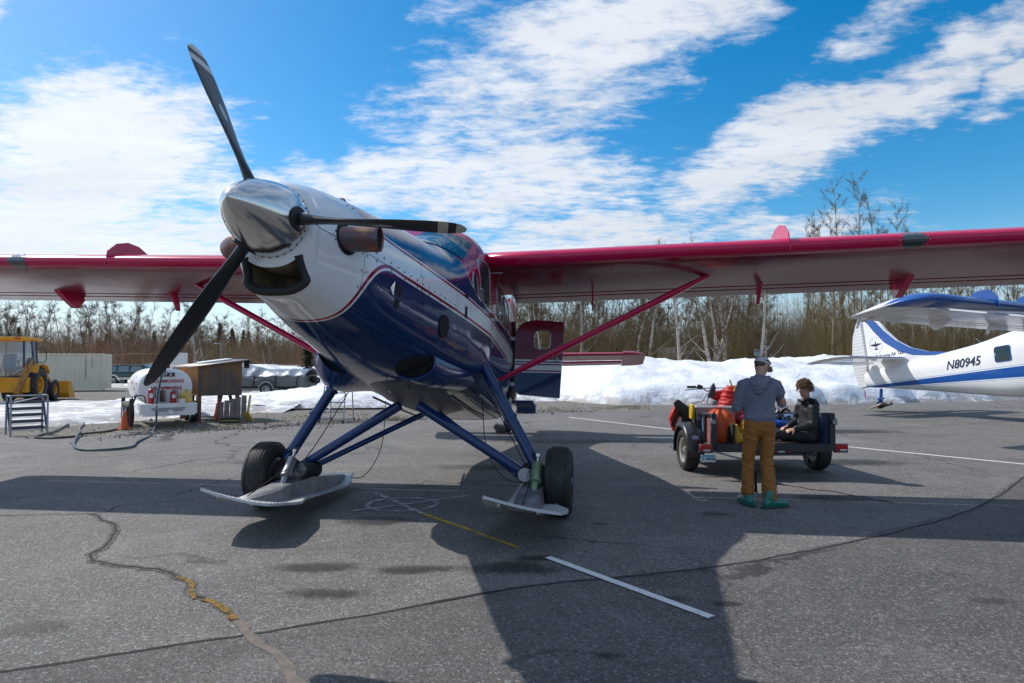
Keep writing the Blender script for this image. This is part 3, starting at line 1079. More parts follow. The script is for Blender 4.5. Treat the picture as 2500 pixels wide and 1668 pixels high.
def build_plane(name, label, red=True, scale=1.0):
    root = thing(name, label, 'aeroplane')
    S = root
    body_paint = PAINT_RED if red else PAINT_WHITE
    wing_top = skin_mat(name + '_wing_skin', (0.23, 0.006, 0.034) if red else (0.78, 0.785, 0.79), ('lat', 0.52, 0.010, 0.014))
    flap_m = skin_mat(name + '_flap_skin', (0.21, 0.006, 0.030) if red else (0.74, 0.745, 0.75), ('lat', 0.17, 0.05, 0.012))
    ctrl = skin_mat(name + '_rudder_skin', (0.34, 0.006, 0.04) if red else (0.78, 0.785, 0.79), ('up', 0.12, 0.04, 0.008))
    lead = REDG if red else BLUEG
    trim = REDG if red else WHITEG
    leg_m = NAVY if red else BLUEG

    # ---------------- fuselage
    b = MB()
    xs = []
    for a, c in zip(FX[:-1], FX[1:]):
        n = 8 if a < 1 else 5
        xs += [lerp(a, c, k / n) for k in range(n)]
    xs.append(FX[-1])
    N = 96
    xs2 = [x for x in xs if x >= -3.36 - 1e-6]
    b.ring_stack([[fus_pt(x, 2 * PI * j / N) for j in range(N)] for x in xs2], caps=(False, True))
    # nose face between the chin and the spinner ring, with the air intake left open
    NR = 8
    rc = Vector((0, -3.475, 2.112))
    def nose(k, j):
        t_ = 2 * PI * j / N
        o = fus_pt(-3.36, t_)
        i_ = rc + Vector((0.256 * math.cos(t_), 0, 0.256 * math.sin(t_)))
        q = k / NR
        p_ = o.lerp(i_, q)
        bul = math.sin(PI * q) * 0.010
        dirv = Vector((math.cos(t_), 0, math.sin(t_)))
        return p_ + dirv * bul + Vector((0, -0.022 * math.sin(PI * q), 0))
    intake = lambda k, j: 1 <= k < 6 and -2.30 < (2 * PI * ((j + .5) % N) / N - 2 * PI) < -0.84
    vs = [nose(k, j) for k in range(NR + 1) for j in range(N)]
    fs = []
    for k in range(NR):
        for j in range(N):
            if red and intake(k, j):
                continue
            j2 = (j + 1) % N
            fs.append((k * N + j, k * N + j2, (k + 1) * N + j2, (k + 1) * N + j))
    b.add(vs, fs)
    b.add([rc + Vector((0.256 * math.cos(2 * PI * j / N), 0.0, 0.256 * math.sin(2 * PI * j / N))) for j in range(N)], [tuple(range(N))])
    fus = b.build('fuselage', body_paint, S, sharp=50)

    # ---------------- windscreen, doors' windows
    def pane(nm, cell, nu, nv, par=S, m_=GLASS):
        q = MB()
        q.grid(cell, nu, nv)
        return q.build(nm, m_, par, sharp=60, recalc=False)

    def solve_t(x, z):
        top, bot, hw, zc, nt, nb = fus_at(x)
        q = min(max((z - zc) / (top - zc), 0), 1)
        return math.asin(q ** (nt / 2))
    for sd in (1, -1):
        def ws(u, v, sd=sd):
            xb = lerp(-0.93, -0.60, u ** 1.6)
            xt = lerp(-0.20, -0.10, u)
            x = lerp(xb, xt, v)
            tb = lerp(PI / 2, solve_t(-0.60, 2.78), u)
            tt = lerp(PI / 2, solve_t(-0.08, 3.15), u)
            t_ = lerp(tb, tt, v)
            if u < 0.02:
                t_ = PI / 2 - 0.03
            p_ = fus_pt(x, t_, 0.007)
            p_.x *= sd
            return p_
        pane('windscreen', ws, 10, 8)
    # window frames and panes on both sides: door windows, then the cabin row
    def side_window(nm, poly, sd, m_=GLASS, fr=0.022):
        cx = sum(p_[0] for p_ in poly) / len(poly)
        cz = sum(p_[1] for p_ in poly) / len(poly)
        q = MB()
        rings = []
        for k, s_ in enumerate((1.0, 0.66, 0.33, 0.02)):
            rings.append([fus_side(lerp(cx, x, s_), lerp(cz, z, s_), sd, 0.006) for x, z in poly])
        q.ring_stack(rings, caps=(False, True))
        o = q.build(nm, m_, S, sharp=60)
        f_ = MB()
        r1 = [fus_side(x, z, sd, 0.002) for x, z in poly]
        r2 = [fus_side(x, z, sd, 0.014) for x, z in poly]
        big = [(cx + (x - cx) * (1 + fr / 0.25), cz + (z - cz) * (1 + fr / 0.25)) for x, z in poly]
        r3 = [fus_side(x, z, sd, 0.012) for x, z in big]
        r4 = [fus_side(x, z, sd, 0.001) for x, z in big]
        f_.ring_stack([r1, r2, r3, r4], caps=(False, False))
        f_.build('window_frame', STEEL if red else BLUEG, o, sharp=50)
        return o
    def rr(x0, x1, z0, z1, r_=0.08, skew=0.0, n=5):
        pts = []
        for (cx, cz, a0) in ((x1 - r_, z1 - r_, 0), (x0 + r_, z1 - r_, 90), (x0 + r_, z0 + r_, 180), (x1 - r_, z0 + r_, 270)):
            for k in range(n):
                a = R(a0 + 90 * k / (n - 1))
                x, z = cx + r_ * math.cos(a), cz + r_ * math.sin(a)
                pts.append((x + skew * (z - z0), z))
        return pts
    for sd in (1, -1):
        side_window('quarter_window', [(-.385, 2.44), (-.37, 2.66), (-.43, 2.69), (-.50, 2.60), (-.525, 2.48), (-.47, 2.42)], sd)
        side_window('door_window', rr(-0.31, 0.0, 2.38, 2.93, 0.10, 0.18), sd)
        for x0 in ((0.55, 1.22, 2.98, 3.72, 4.42) if red else (0.1, 0.8, 1.5, 2.3, 3.22)):
            side_window('cabin_window', rr(x0, x0 + 0.42, 2.42, 2.86, 0.12) if red else rr(x0, x0 + 0.46, 2.40, 2.85, 0.07), sd)

    if red:
        # -------- cowling fasteners
        q = MB()
        for sd in (1, -1):
            for k in range(18):
                x = -3.2 + k * 0.125
                for dz_ in (0.045, -0.02):
                    if k % 2 and dz_ < 0:
                        continue
                    p_ = fus_side(x, 2.10 + dz_, sd, 0.0)
                    q.lathe([(0, 0.008), (0.004, 0.008), (0.006, 0.004)], p_, (sd, 0, 0), 6)
            for xs_ in (-2.86, -1.84):
                for k in range(6):
                    z = 1.82 + k * 0.13
                    for dx_ in (-0.028, 0.028):
                        p_ = fus_side(xs_ + dx_, z, sd, 0.0)
                        q.lathe([(0, 0.007), (0.004, 0.007), (0.006, 0.004)], p_, (sd, 0, 0), 6)
        tag(q.build('cowl_fasteners', DARK, S), kind='stuff')
        q = MB()
        for xf in (-0.98, -0.62, 0.62, 0.66, 1.4, 2.0):
            for k in range(22):
                z = 1.5 + k * 0.055
                q.lathe([(0, 0.0045), (0.003, 0.0035)], fus_side(xf, z, 1, 0.0), (1, 0, 0), 5)
        for zf in (1.72, 2.02, 2.22):
            for k in range(60):
                x = -0.95 + k * 0.055
                q.lathe([(0, 0.0045), (0.003, 0.0035)], fus_side(x, zf, 1, 0.0), (1, 0, 0), 5)
        tag(q.build('skin_rivets', STEEL, S), kind='stuff')
        # -------- air intake: rubber lip and tan duct
        lip = []
        for j in range(0, 41):
            t_ = lerp(-2.36, -0.78, j / 40)
            a = nose(0.4, t_ / (2 * PI) * N)
            lip.append(a)
        left_in = nose(6.0, -2.36 / (2 * PI) * N)
        right_in = nose(6.0, -0.78 / (2 * PI) * N)
        path = [left_in + Vector((0.01, 0, 0.0))] + [lip[0] + Vector((0.02, 0, 0.015))] + lip[2:-2] + [lip[-1] + Vector((-0.02, 0, 0.015))] + [right_in + Vector((-0.01, 0, 0))]
        q = MB()
        q.tube(path, 0.030, 10)
        q.build('intake_lip', BLACKRUB, S)
        q = MB()
        n_ = 24
        outer, inner, oi, ii = [], [], [], []
        for j in range(n_ + 1):
            t_ = lerp(-2.36, -0.78, j / n_)
            outer.append(nose(0.9, t_ / (2 * PI) * N))
            inner.append(nose(6.1, t_ / (2 * PI) * N))
        ring0 = outer + inner[::-1]
        cen = sum(ring0, Vector()) / len(ring0)
        ring1 = [cen.lerp(p_, 0.93) + Vector((0, 0.18, 0.01)) for p_ in ring0]
        ring2 = [cen.lerp(p_, 0.6) + Vector((0, 0.42, 0.05)) for p_ in ring0]
        q.ring_stack([ring0, ring1, ring2], caps=(False, True))
        q.build('intake_duct', mat('tan_duct', (0.30, 0.245, 0.17), 0.55, fine=(9, 0.5, 0.7, (0.14, 0.10, 0.07, 1))), S)
        # -------- exhaust stacks
        for sd in (1, -1):
            y_ = -3.08
            if sd == 1:
                pts = [(0.20, y_ - 0.06, 2.125), (0.27, y_ - 0.02, 2.125), (0.34, y_, 2.125), (0.46, y_ + 0.005, 2.122), (0.605, y_ + 0.01, 2.118)]
            else:
                pts = [(-0.20, y_ - 0.06, 2.125), (-0.28, y_ - 0.02, 2.125), (-0.40, y_ + 0.01, 2.125), (-0.52, y_ + 0.06, 2.125), (-0.62, y_ + 0.14, 2.12)]
            q = MB()
            q.tube(smooth_path(pts, 5), 0.092, 24, caps=(False, False))
            ex = q.build('exhaust_stack', EXH, S)
            md = ex.modifiers.new('wall', 'SOLIDIFY')
            md.thickness = 0.005
            q = MB()
            rim1 = [fus_side(y_ + 0.118 * math.cos(2 * PI * k / 28), 2.125 + 0.118 * math.sin(2 * PI * k / 28), sd, 0.006) for k in range(28)]
            rim2 = [fus_side(y_ + 0.07 * math.cos(2 * PI * k / 28), 2.125 + 0.07 * math.sin(2 * PI * k / 28), sd, 0.008) for k in range(28)]
            q.ring_stack([rim1, rim2], caps=(False, True))
            q.build('exhaust_gasket', DARK, ex)
            q = MB()
            e_ = Vector(pts[-1]) - Vector((sd * 0.025, 0, 0))
            q.lathe([(0.0, 0.086), (0.003, 0.001)], e_, (sd, 0.02 if sd > 0 else 0.6, 0), 20)
            q.build('exhaust_bore', DARK, ex)
        # -------- oil cooler scoop (right) and its blister on the far side, round vent, square vent
        for sd in (1, -1):
            q = MB()
            rings = []
            amp = 0.115 if sd > 0 else 0.20
            a0, a1 = (-1.42, -0.66) if sd > 0 else (-1.25, -0.20)
            stn = ((-1.28, 0.9), (-1.20, 1.0), (-0.95, 1.0), (-0.6, 0.75), (-0.2, 0.3), (0.1, 0.0)) if sd > 0 else ((-1.15, 0.25), (-0.95, 0.8), (-0.7, 1.0), (-0.4, 0.9), (0.0, 0.4), (0.3, 0.0))
            for x, o_ in stn:
                ring = []
                for j in range(17):
                    a = lerp(a0, a1, j / 16)
                    w_ = max(0.0, 1 - abs(j / 8 - 1) ** 3.2)
                    p_ = fus_pt(x, a, -0.02 + (amp * o_ + 0.02) * w_)
                    p_.x *= sd
                    ring.append(p_)
                rings.append(ring)
            q.ring_stack(rings, closed=False)
            fr_ = q.build('cooler_fairing', NAVY, S, sharp=60)
            q = MB()
            c_ = sum(rings[0], Vector()) / 17
            mouth = [c_.lerp(p_, 0.97) + Vector((0, -0.004, 0)) for p_ in rings[0]]
            q.ring_stack([mouth, [c_.lerp(p_, 0.5) + Vector((0, 0.05, 0.0)) for p_ in mouth]], caps=(False, True))
            q.build('scoop_mouth', DARK, fr_)
            if sd > 0:
                q = MB()
                q.tube(rings[0][1:-1], 0.014, 8)
                q.build('scoop_lip', NAVY, fr_)
                q = MB()
                mo = [fus_pt(-1.30 - 0.30 * max(0, 1 - abs(j / 8 - 1) ** 2.2), lerp(a0 + 0.03, a1 - 0.03, j / 16), 0.004) for j in range(17)]
                mb_ = [fus_pt(-1.275, lerp(a0 + 0.03, a1 - 0.03, j / 16), 0.004) for j in range(17)]
                q.ring_stack([mo, mb_], closed=False)
                q.build('inlet_ramp', DARK, fr_, recalc=False)
        q = MB()
        cvt = fus_side(-1.33, 1.86, 1, 0.004)
        q.lathe([(0.0, 0.115), (0.008, 0.112), (0.009, 0.002)], cvt, (1, -0.18, -0.12), 22)
        q.build('round_vent', DARK, S)
        q = MB()
        for dz_ in range(5):
            pass
        p0 = fus_side(-2.33, 1.985, 1, 0.01)
        q.add([fus_side(-2.42, 2.0, 1, 0.006), fus_side(-2.25, 1.99, 1, 0.006), fus_side(-2.27, 1.80, 1, 0.006), fus_side(-2.34, 1.80, 1, 0.006)], [(0, 1, 2, 3)])
        q.build('flush_inlet', DARK, S, recalc=False)
        q = MB()
        q.add([fus_side(-2.42, 2.0, 1, 0.02), fus_side(-2.40, 1.88, 1, 0.008), fus_side(-2.47, 1.93, 1, 0.008)], [(0, 1, 2)])
        q.build('inlet_vane', WHITEG, S, recalc=False)
        q = MB()
        q.add([fus_side(-0.80, 2.20, 1, 0.006), fus_side(-0.74, 2.20, 1, 0.006), fus_side(-0.74, 2.07, 1, 0.006), fus_side(-0.80, 2.08, 1, 0.006)], [(0, 1, 2, 3)])
        q.build('side_vent', DARK, S, recalc=False)
        q = MB()
        q.add([fus_side(-0.80, 2.345, 1, 0.006), fus_side(-0.70, 2.335, 1, 0.006), fus_side(-0.70, 2.30, 1, 0.006), fus_side(-0.80, 2.30, 1, 0.006)], [(0, 1, 2, 3)])
        q.build('side_vent', DARK, S, recalc=False)
        # drain pipe, beacon, belly lamp
        q = MB()
        q.cyl((0.12, -0.62, 1.42), (0.16, -0.70, 1.30), 0.014, 8)
        q.build('drain_pipe', STEEL, S)
        q = MB()
        q.lathe([(0, 0.05), (0.03, 0.048), (0.06, 0.03), (0.07, 0.002)], (-0.12, -0.45, 1.375), (0, 0, -1), 14)
        q.build('belly_lamp', WHITEG, S)
        # belly keel carrying the gear struts
        q = MB()
        rings = []
        for x, h, w_ in [(-0.75, 0.02, 0.25), (-0.45, 0.10, 0.34), (-0.1, 0.185, 0.36), (0.35, 0.19, 0.34), (0.9, 0.15, 0.32), (1.35, 0.12, 0.30), (1.75, 0.01, 0.28)]:
            zb = fus_at(x)[1] + 0.05
            rings.append([Vector((-w_ * 1.25, x, zb)), Vector((-w_ * 0.75, x, zb - h * 0.75 - 0.02)), Vector((-w_ * 0.25, x, zb - h - 0.03)), Vector((w_ * 0.25, x, zb - h - 0.03)), Vector((w_ * 0.75, x, zb - h * 0.75 - 0.02)), Vector((w_ * 1.25, x, zb))])
        q.ring_stack(rings, closed=False)
        q.build('belly_keel', GREYB, S, sharp=60)
        # belly stringers
        for y in (-0.62, -0.38, 0.38, 0.60, 0.74):
            q = MB()
            q.tube([Vector((y, x, fus_side(x, 1.45, 1).z * 0 + fus_at(x)[1] - 0.012 + max(0, abs(y) - 0.55) ** 2 * 1.0)) for x in (0.4, 1.2, 2.0, 2.7)], 0.016, 6)
            q.build('belly_rail', STEEL, S)

    # ---------------- spinner and propeller
    if True:
        ax = Vector((0.013, -0.9946, -0.1028)).normalized()
        hub = Vector((0, -3.592, 2.099))
        q = MB()
        prof = [(-0.105, 0.2), (-0.105, 0.252)]
        for k in range(0, 15):
            u = k / 14
            prof.append((-0.10 + 0.555 * u, 0.252 * max(0.0, 1 - u ** 1.75) ** 0.72 + 0.0008))
        q.lathe(prof, hub, ax, 64)
        sp = q.build('spinner', CHROME, S, sharp=60)
        q = MB()
        u1 = Vector((0, 0, 1))
        xa = (u1 - ax * u1.dot(ax)).normalized()
        ya = ax.cross(xa)
        for k in range(30):
            a = 2 * PI * k / 30
            dr = xa * math.cos(a) + ya * math.sin(a)
            q.lathe([(0, 0.006), (0.004, 0.006), (0.006, 0.003)], hub + ax * -0.082 + dr * 0.2505, dr, 6)
        tag(q.build('spinner_screws', DARK, sp), kind='stuff')
        # propeller blades, feathered
        bm_ = bpy.data.materials.new('blade_paint')
        bm_.use_nodes = True
        t = NT(bm_.node_tree)
        pb = t.n['Principled BSDF']
        P_ = t.node('ShaderNodeTexCoord').outputs['Object']
        lx, ly, lz = t.xyz(P_)
        nb_ = t.node('ShaderNodeTexCoord').outputs['Normal']
        face = t.m('GREATER_THAN', t.xyz(nb_)[1], 0.0)
        sk = t.m('ADD', lx, t.m('MULTIPLY', lz, 0.25))
        wh = t.m('MAXIMUM', t.m('GREATER_THAN', sk, 1.285), band(t, sk, 1.165, 1.232))
        wh = t.m('MULTIPLY', wh, face)
        mark = t.v('LENGTH', t.comb(t.m('MULTIPLY', t.m('SUBTRACT', lx, 0.80), 14.0), t.m('MULTIPLY', t.m('SUBTRACT', lz, 0.0), 38.0), 0))
        wh = t.m('MAXIMUM', wh, t.m('MULTIPLY', t.m('LESS_THAN', mark, 1.0), t.m('MULTIPLY', face, 0.75)))
        base = t.mix(t.rng(t.noise(P_, 3, 4, 0.6), 0.3, 0.7), (0.012, 0.015, 0.020), (0.020, 0.024, 0.030))
        t.put(pb.inputs['Base Color'], t.mix(wh, base, (0.55, 0.54, 0.50)))
        pb.inputs['Roughness'].default_value = 0.36
        bb = Vector((0.0, 0, 0))
        a_v = Vector((-0.99991, -0.013068, 0.0))   # in L axes
        b_v = Vector((0.0013435, -0.1028, 0.9947))
        for s_ in range(3):
            t_ = 0.442 + s_ * 2 * PI / 3
            dr = (b_v * math.cos(t_) + a_v * math.sin(t_)).normalized()
            tg = (-b_v * math.sin(t_) + a_v * math.cos(t_)).normalized()
            q = MB()
            rings = []
            for (r_, c_, th_, beta, off_) in [(0.10, 0.085, 0.085, 90, 0), (0.24, 0.085, 0.08, 96, 0), (0.32, 0.095, 0.066, 100, 0), (0.42, 0.125, 0.048, 99, 0), (0.55, 0.165, 0.038, 96, 0), (0.72, 0.20, 0.030, 92, 0),
                                              (0.92, 0.222, 0.024, 88, 0), (1.10, 0.218, 0.018, 85, 0), (1.22, 0.198, 0.014, 83, 0), (1.29, 0.165, 0.011, 82, 0), (1.33, 0.118, 0.009, 82, 0), (1.351, 0.04, 0.006, 82, 0)]:
                be = R(beta - 90)
                ring = []
                for j in range(16):
                    a = 2 * PI * j / 16
                    cz, cy = math.cos(a) * c_ / 2, math.sin(a) * th_ / 2
                    ring.append(Vector((r_, cy * math.cos(be) - cz * math.sin(be), cy * math.sin(be) + cz * math.cos(be))))
                rings.append(ring)
            q.ring_stack(rings)
            bl = q.build('propeller_blade', bm_, S, sharp=60)
            zc_ = -ax
            yc_ = zc_.cross(dr)
            bl.matrix_local = basis(hub, dr, yc_, zc_)
            q = MB()
            q.lathe([(0.19, 0.078), (0.236, 0.082), (0.243, 0.076), (0.240, 0.02)], (0, 0, 0), (1, 0, 0), 20)
            for p_ in q.v:
                p_.z = p_.z * 1.25 + 0.0
            q.build('blade_root_seal', BLACKRUB, bl)

    # ---------------- wings
    for sd in (1, -1):
        q = MB()
        wing_piece(q, sd, WY[0], WY[1], (0.0, 0.72), 0.15, ny=10, tipround=False)
        wg = q.build('wing', wing_top, S, sharp=45)
        q = MB()
        sec = [(px, pz) for px, pz in airfoil(1.0, 0.15, 18, (0.0, 1.0)) if px < (0.115 if red else 0.26)]
        rings = []
        for k in range(11):
            y = lerp(WY[0], WY[1], k / 10)
            o = wing_le(y)
            rings.append([Vector((sd * y, o.y + (px - 0.02) * CH * 1.03 + 0.032, o.z - 0.03 * px * CH + (pz - 0.01) * CH * 1.035 + 0.02 - 0.025)) for px, pz in sec])
        q.ring_stack(rings, closed=False)
        le = q.build('leading_edge', lead, wg, sharp=60)
        md = le.modifiers.new('skin', 'SOLIDIFY')
        md.thickness = 0.004
        q = MB()
        wing_piece(q, sd, WY[1] + 0.002, WY[1] + 0.01, (0.0, 1.0), 0.15, ny=1, tipround=True)
        q.build('wing_tip', wing_top if not red else REDM, wg, sharp=45)
        if not red:
            q = MB()
            sec3 = [(px, pz) for px, pz in airfoil(1.0, 0.15, 18, (0.0, 1.0)) if px < 0.26]
            rings = []
            for k in range(0, 6):
                a = k / 5 * PI / 2 * 0.97
                y = WY[1] + 0.5 * math.sin(a)
                o = wing_le(y)
                sc3 = max(0.12, math.cos(a))
                shr = 0.55 + 0.45 * sc3
                rings.append([Vector((sd * (y + 0.012), o.y + ((px - 0.02) * CH * 1.03 + 0.026) * shr + (1 - shr) * CH * 0.85, o.z - 0.03 * px * CH + ((pz - 0.01) * CH * 1.05 + 0.02) * sc3 - 0.025)) for px, pz in sec3])
            q.ring_stack(rings, closed=False)
            q.build('tip_edge', BLUEG, wg, sharp=60)
        q = MB()
        wing_piece(q, sd, 0.95, 8.42, (0.735, 0.81), 0.15, n=4, drop=0.006, ny=8)
        q.build('flap_vane', wing_top, S, sharp=45)
        q = MB()
        wing_piece(q, sd, 0.95, 4.55, (0.826, 1.0), 0.15, n=6, drop=0.012, ny=6)
        q.build('flap', flap_m, S, sharp=45)
        q = MB()
        wing_piece(q, sd, 4.57, 8.42, (0.826, 1.0), 0.15, n=6, drop=0.012, ny=6)
        q.build('aileron', flap_m, S, sharp=45)
        # hinge brackets below the trailing edge
        for (y, big) in ((2.1, 0), (4.38, 1), (6.25, 2)):
            zt_ = wing_le(y).z - 0.10
            if big == 2:
                poly = [(1.30, 0.03), (1.86, 0.02), (1.93, -0.04), (1.83, -0.20), (1.77, -0.21), (1.55, -0.11)]
                w_ = 0.05
            elif big == 1:
                poly = [(1.36, 0.03), (1.62, 0.02), (1.72, -0.12), (1.76, -0.235), (1.71, -0.24), (1.55, -0.06)]
                w_ = 0.025
            else:
                poly = [(1.50, 0.03), (1.62, 0.03), (1.70, -0.2), (1.72, -0.26), (1.68, -0.26)]
                w_ = 0.012
            q = MB()
            q.prism([(p_[0], p_[1] + zt_) for p_ in poly], 0, sd * y - w_, sd * y + w_)
            hb = q.build('hinge_bracket', trim if red else WHITEG, wg, bevel=0.004)
        # fence, landing lamp
        for y in ((4.39,) if red else (3.0, 4.9, 6.6)):
            q = MB()
            z0 = wing_le(y).z
            if red:
                poly = [(0.14, z0 - 0.10), (0.16, z0 + 0.12), (0.30, z0 + 0.26), (0.50, z0 + 0.345), (0.72, z0 + 0.36), (0.95, z0 + 0.30), (1.15, z0 + 0.19), (0.9, z0 + 0.12), (0.4, z0 + 0.10)]
            else:
                poly = [(0.11, z0 - 0.16), (0.10, z0 + 0.1), (0.22, z0 + 0.29), (0.45, z0 + 0.33), (0.62, z0 + 0.30), (0.66, z0 + 0.18), (0.3, z0 + 0.1)]
            q.prism(poly, 0, sd * y - 0.006, sd * y + 0.006)
            q.build('wing_fence', trim if red else BLUEG, wg)
        if red:
            q = MB()
            yl = 5.75
            zl_ = wing_le(yl).z
            sec2 = [(px, pz) for px, pz in airfoil(1.0, 0.15, 30, (0.0, 1.0)) if px < 0.10]
            rings = []
            for k in range(9):
                a = lerp(-1, 1, k / 8)
                y = yl + 0.13 * a
                h_ = math.sqrt(max(0.0, 1 - (abs(a) * 0.97) ** 2.6))
                m0 = len(sec2) // 2
                row = []
                for i in range(11):
                    f_ = m0 + 0.6 + lerp(-1, 1, i / 10) * h_ * (len(sec2) * 0.34)
                    i0 = int(f_)
                    fr = f_ - i0
                    i0 = min(max(i0, 0), len(sec2) - 2)
                    px, pz = lerp(sec2[i0][0], sec2[i0 + 1][0], fr), lerp(sec2[i0][1], sec2[i0 + 1][1], fr)
                    o = wing_le(y)
                    row.append(Vector((sd * y, o.y + (px - 0.02) * CH * 1.05 + 0.026, o.z - 0.03 * px * CH + (pz - 0.01) * CH * 1.06 + 0.02 - 0.025)))
                rings.append(row)
            q.ring_stack(rings, closed=False)
            lamp = q.build('landing_light', mat('lamp_glass', (0.03, 0.045, 0.055), 0.04, spec=0.9, coat=1.0), wg, sharp=70)
            q = MB()
            for k in range(16):
                a = 2 * PI * k / 16
                yy = yl + 0.155 * math.cos(a)
                o = wing_le(yy)
                f_ = len(sec2) / 2 + 0.6 + math.sin(a) * len(sec2) * 0.40
                i0 = min(max(int(f_), 0), len(sec2) - 1)
                px, pz = sec2[i0]
                c_ = Vector((sd * yy, o.y + (px - 0.02) * CH * 1.05 + 0.022, o.z - 0.03 * px * CH + (pz - 0.01) * CH * 1.06 + 0.02 - 0.025))
                q.lathe([(-0.004, 0.006), (0.006, 0.006), (0.008, 0.003)], c_, (0, -1, 0), 6)
            tag(q.build('lamp_screws', STEEL, lamp), kind='stuff')
            # seam of the leading edge skin
        # wing strut
        q = MB()
        p0 = Vector((sd * 0.88, 0.86, 1.62 if red else 1.62))
        p1 = Vector((sd * 3.61, 0.98, 3.03))
        n_ = 12
        dv = (p1 - p0).normalized()
        chord = (Vector((0, 1, 0)) - dv * dv.y).normalized()
        thn = dv.cross(chord)
        rings = []
        for k in range(n_ + 1):
            u = k / n_
            c_ = p0.lerp(p1, u)
            s_ = 0.6 + 0.4 * min(1, u * 6, (1 - u) * 6)
            rings.append([c_ + chord * (0.085 * s_ * math.cos(2 * PI * j / 14)) + thn * (0.042 * s_ * math.sin(2 * PI * j / 14)) for j in range(14)])
        q.ring_stack(rings)
        st = q.build('wing_strut', trim, S, sharp=60)
        q = MB()
        q.cyl(p0 + Vector((-sd * 0.05, -0.02, -0.02)), p0 + dv * 0.10, 0.032, 10)
        q.cyl(p1 - dv * 0.04, p1 + Vector((sd * 0.05, 0, 0.07)), 0.035, 10)
        q.build('strut_fitting', STEEL, st)
        q = MB()
        q.lathe([(0, 0.12), (0.02, 0.11), (0.05, 0.04)], p1 + Vector((sd * 0.03, -0.02, 0.10)), (0, 0, -1), 6)
        q.build('strut_socket', trim if not red else REDM, st)
        # stabiliser with horned elevator
        q = MB()
        sy = [(0.05, 7.0, 1.0), (2.75, 7.18, 0.85)]
        rings = []
        for y, x0, c_ in sy:
            rings.append([Vector((sd * y, x0 + px * c_, 3.06 + 0.02 * y + pz * c_ - 0.02)) for px, pz in airfoil(1.0, 0.11, 10, (0, 1))])
        q.ring_stack(rings)
        sb = q.build('stabiliser', REDM if red else WHITEG, S, sharp=45)
        q = MB()
        rings = []
        for y, x0, c_ in [(0.12, 8.02, 0.75), (2.74, 8.05, 0.62)]:
            rings.append([Vector((sd * y, x0 + px * c_, 3.03 + 0.02 * y + pz * c_ * 0.7)) for px, pz in airfoil(1.0, 0.11, 8, (0.3, 1))])
        q.ring_stack(rings)
        rings = []
        for y, x0, c_, tk in [(2.745, 7.10, 1.57, .09), (3.0, 7.16, 1.5, .085), (3.18, 7.32, 1.25, .07), (3.27, 7.7, 0.75, .05)]:
            rings.append([Vector((sd * y, x0 + px * c_, 3.05 + 0.02 * y - 0.05 * px + pz * c_)) for px, pz in airfoil(1.0, tk, 10, (0, 1))])
        q.ring_stack(rings)
        q.build('elevator', ctrl if not red else REDM, S, sharp=45)
        if not red:
            q = MB()
            q.add([Vector((sd * y, 6.985 + 0.067 * y + dx_, 3.075 + 0.02 * y + dz_)) for y in (0.1, 2.75) for dx_, dz_ in ((0.09, 0.04), (0.0, 0.0), (0.09, -0.03))], [(0, 1, 4, 3), (1, 2, 5, 4)])
            q.build('stabiliser_boot', BLUEG, sb, sharp=60)

    # ---------------- fin and rudder
    def slab(nm, poly, th_fn, m_, par=S, n=1):
        q = MB()
        cx = sum(p_[0] for p_ in poly) / len(poly)
        cz = sum(p_[1] for p_ in poly) / len(poly)
        r1 = [Vector((0.003, x, z)) for x, z in poly]
        r2 = [Vector((th_fn(x, z), lerp(cx, x, 0.86), lerp(cz, z, 0.96))) for x, z in poly]
        r1b = [Vector((-0.003, x, z)) for x, z in poly]
        r2b = [Vector((-th_fn(x, z), lerp(cx, x, 0.86), lerp(cz, z, 0.96))) for x, z in poly]
        q.ring_stack([r2b, r1b, r1, r2])
        return q.build(nm, m_, par, sharp=35)
    fin = slab('fin', [(5.0, 2.95), (5.6, 3.04), (6.2, 3.16), (6.8, 3.40), (7.3, 3.76), (7.7, 4.20), (7.95, 4.55), (8.1, 4.68), (8.55, 4.68), (8.55, 2.3), (7.0, 2.6)], lambda x, z: 0.06, REDM if red else WHITEG)
    rud = slab('rudder', [(8.57, 4.70), (8.8, 4.68), (9.05, 4.2), (9.22, 3.4), (9.25, 2.9), (9.12, 2.35), (8.95, 2.16), (8.57, 2.20)], lambda x, z: 0.045, ctrl)
    if not red:
        for sd in (1, -1):
            q = MB()
            le_ = [(5.0, 2.95), (5.6, 3.04), (6.2, 3.16), (6.8, 3.40), (7.3, 3.76), (7.7, 4.20), (7.95, 4.55), (8.1, 4.68)]
            inn_ = [(5.6, 2.95), (6.2, 3.02), (6.75, 3.12), (7.25, 3.35), (7.75, 3.75), (8.1, 4.22), (8.3, 4.55), (8.42, 4.68)]
            q.ring_stack([[Vector((sd * 0.064, x, z)) for x, z in le_], [Vector((sd * 0.066, x, z)) for x, z in inn_]], closed=False)
            q.build('fin_stripe', BLUEG, fin, sharp=60)

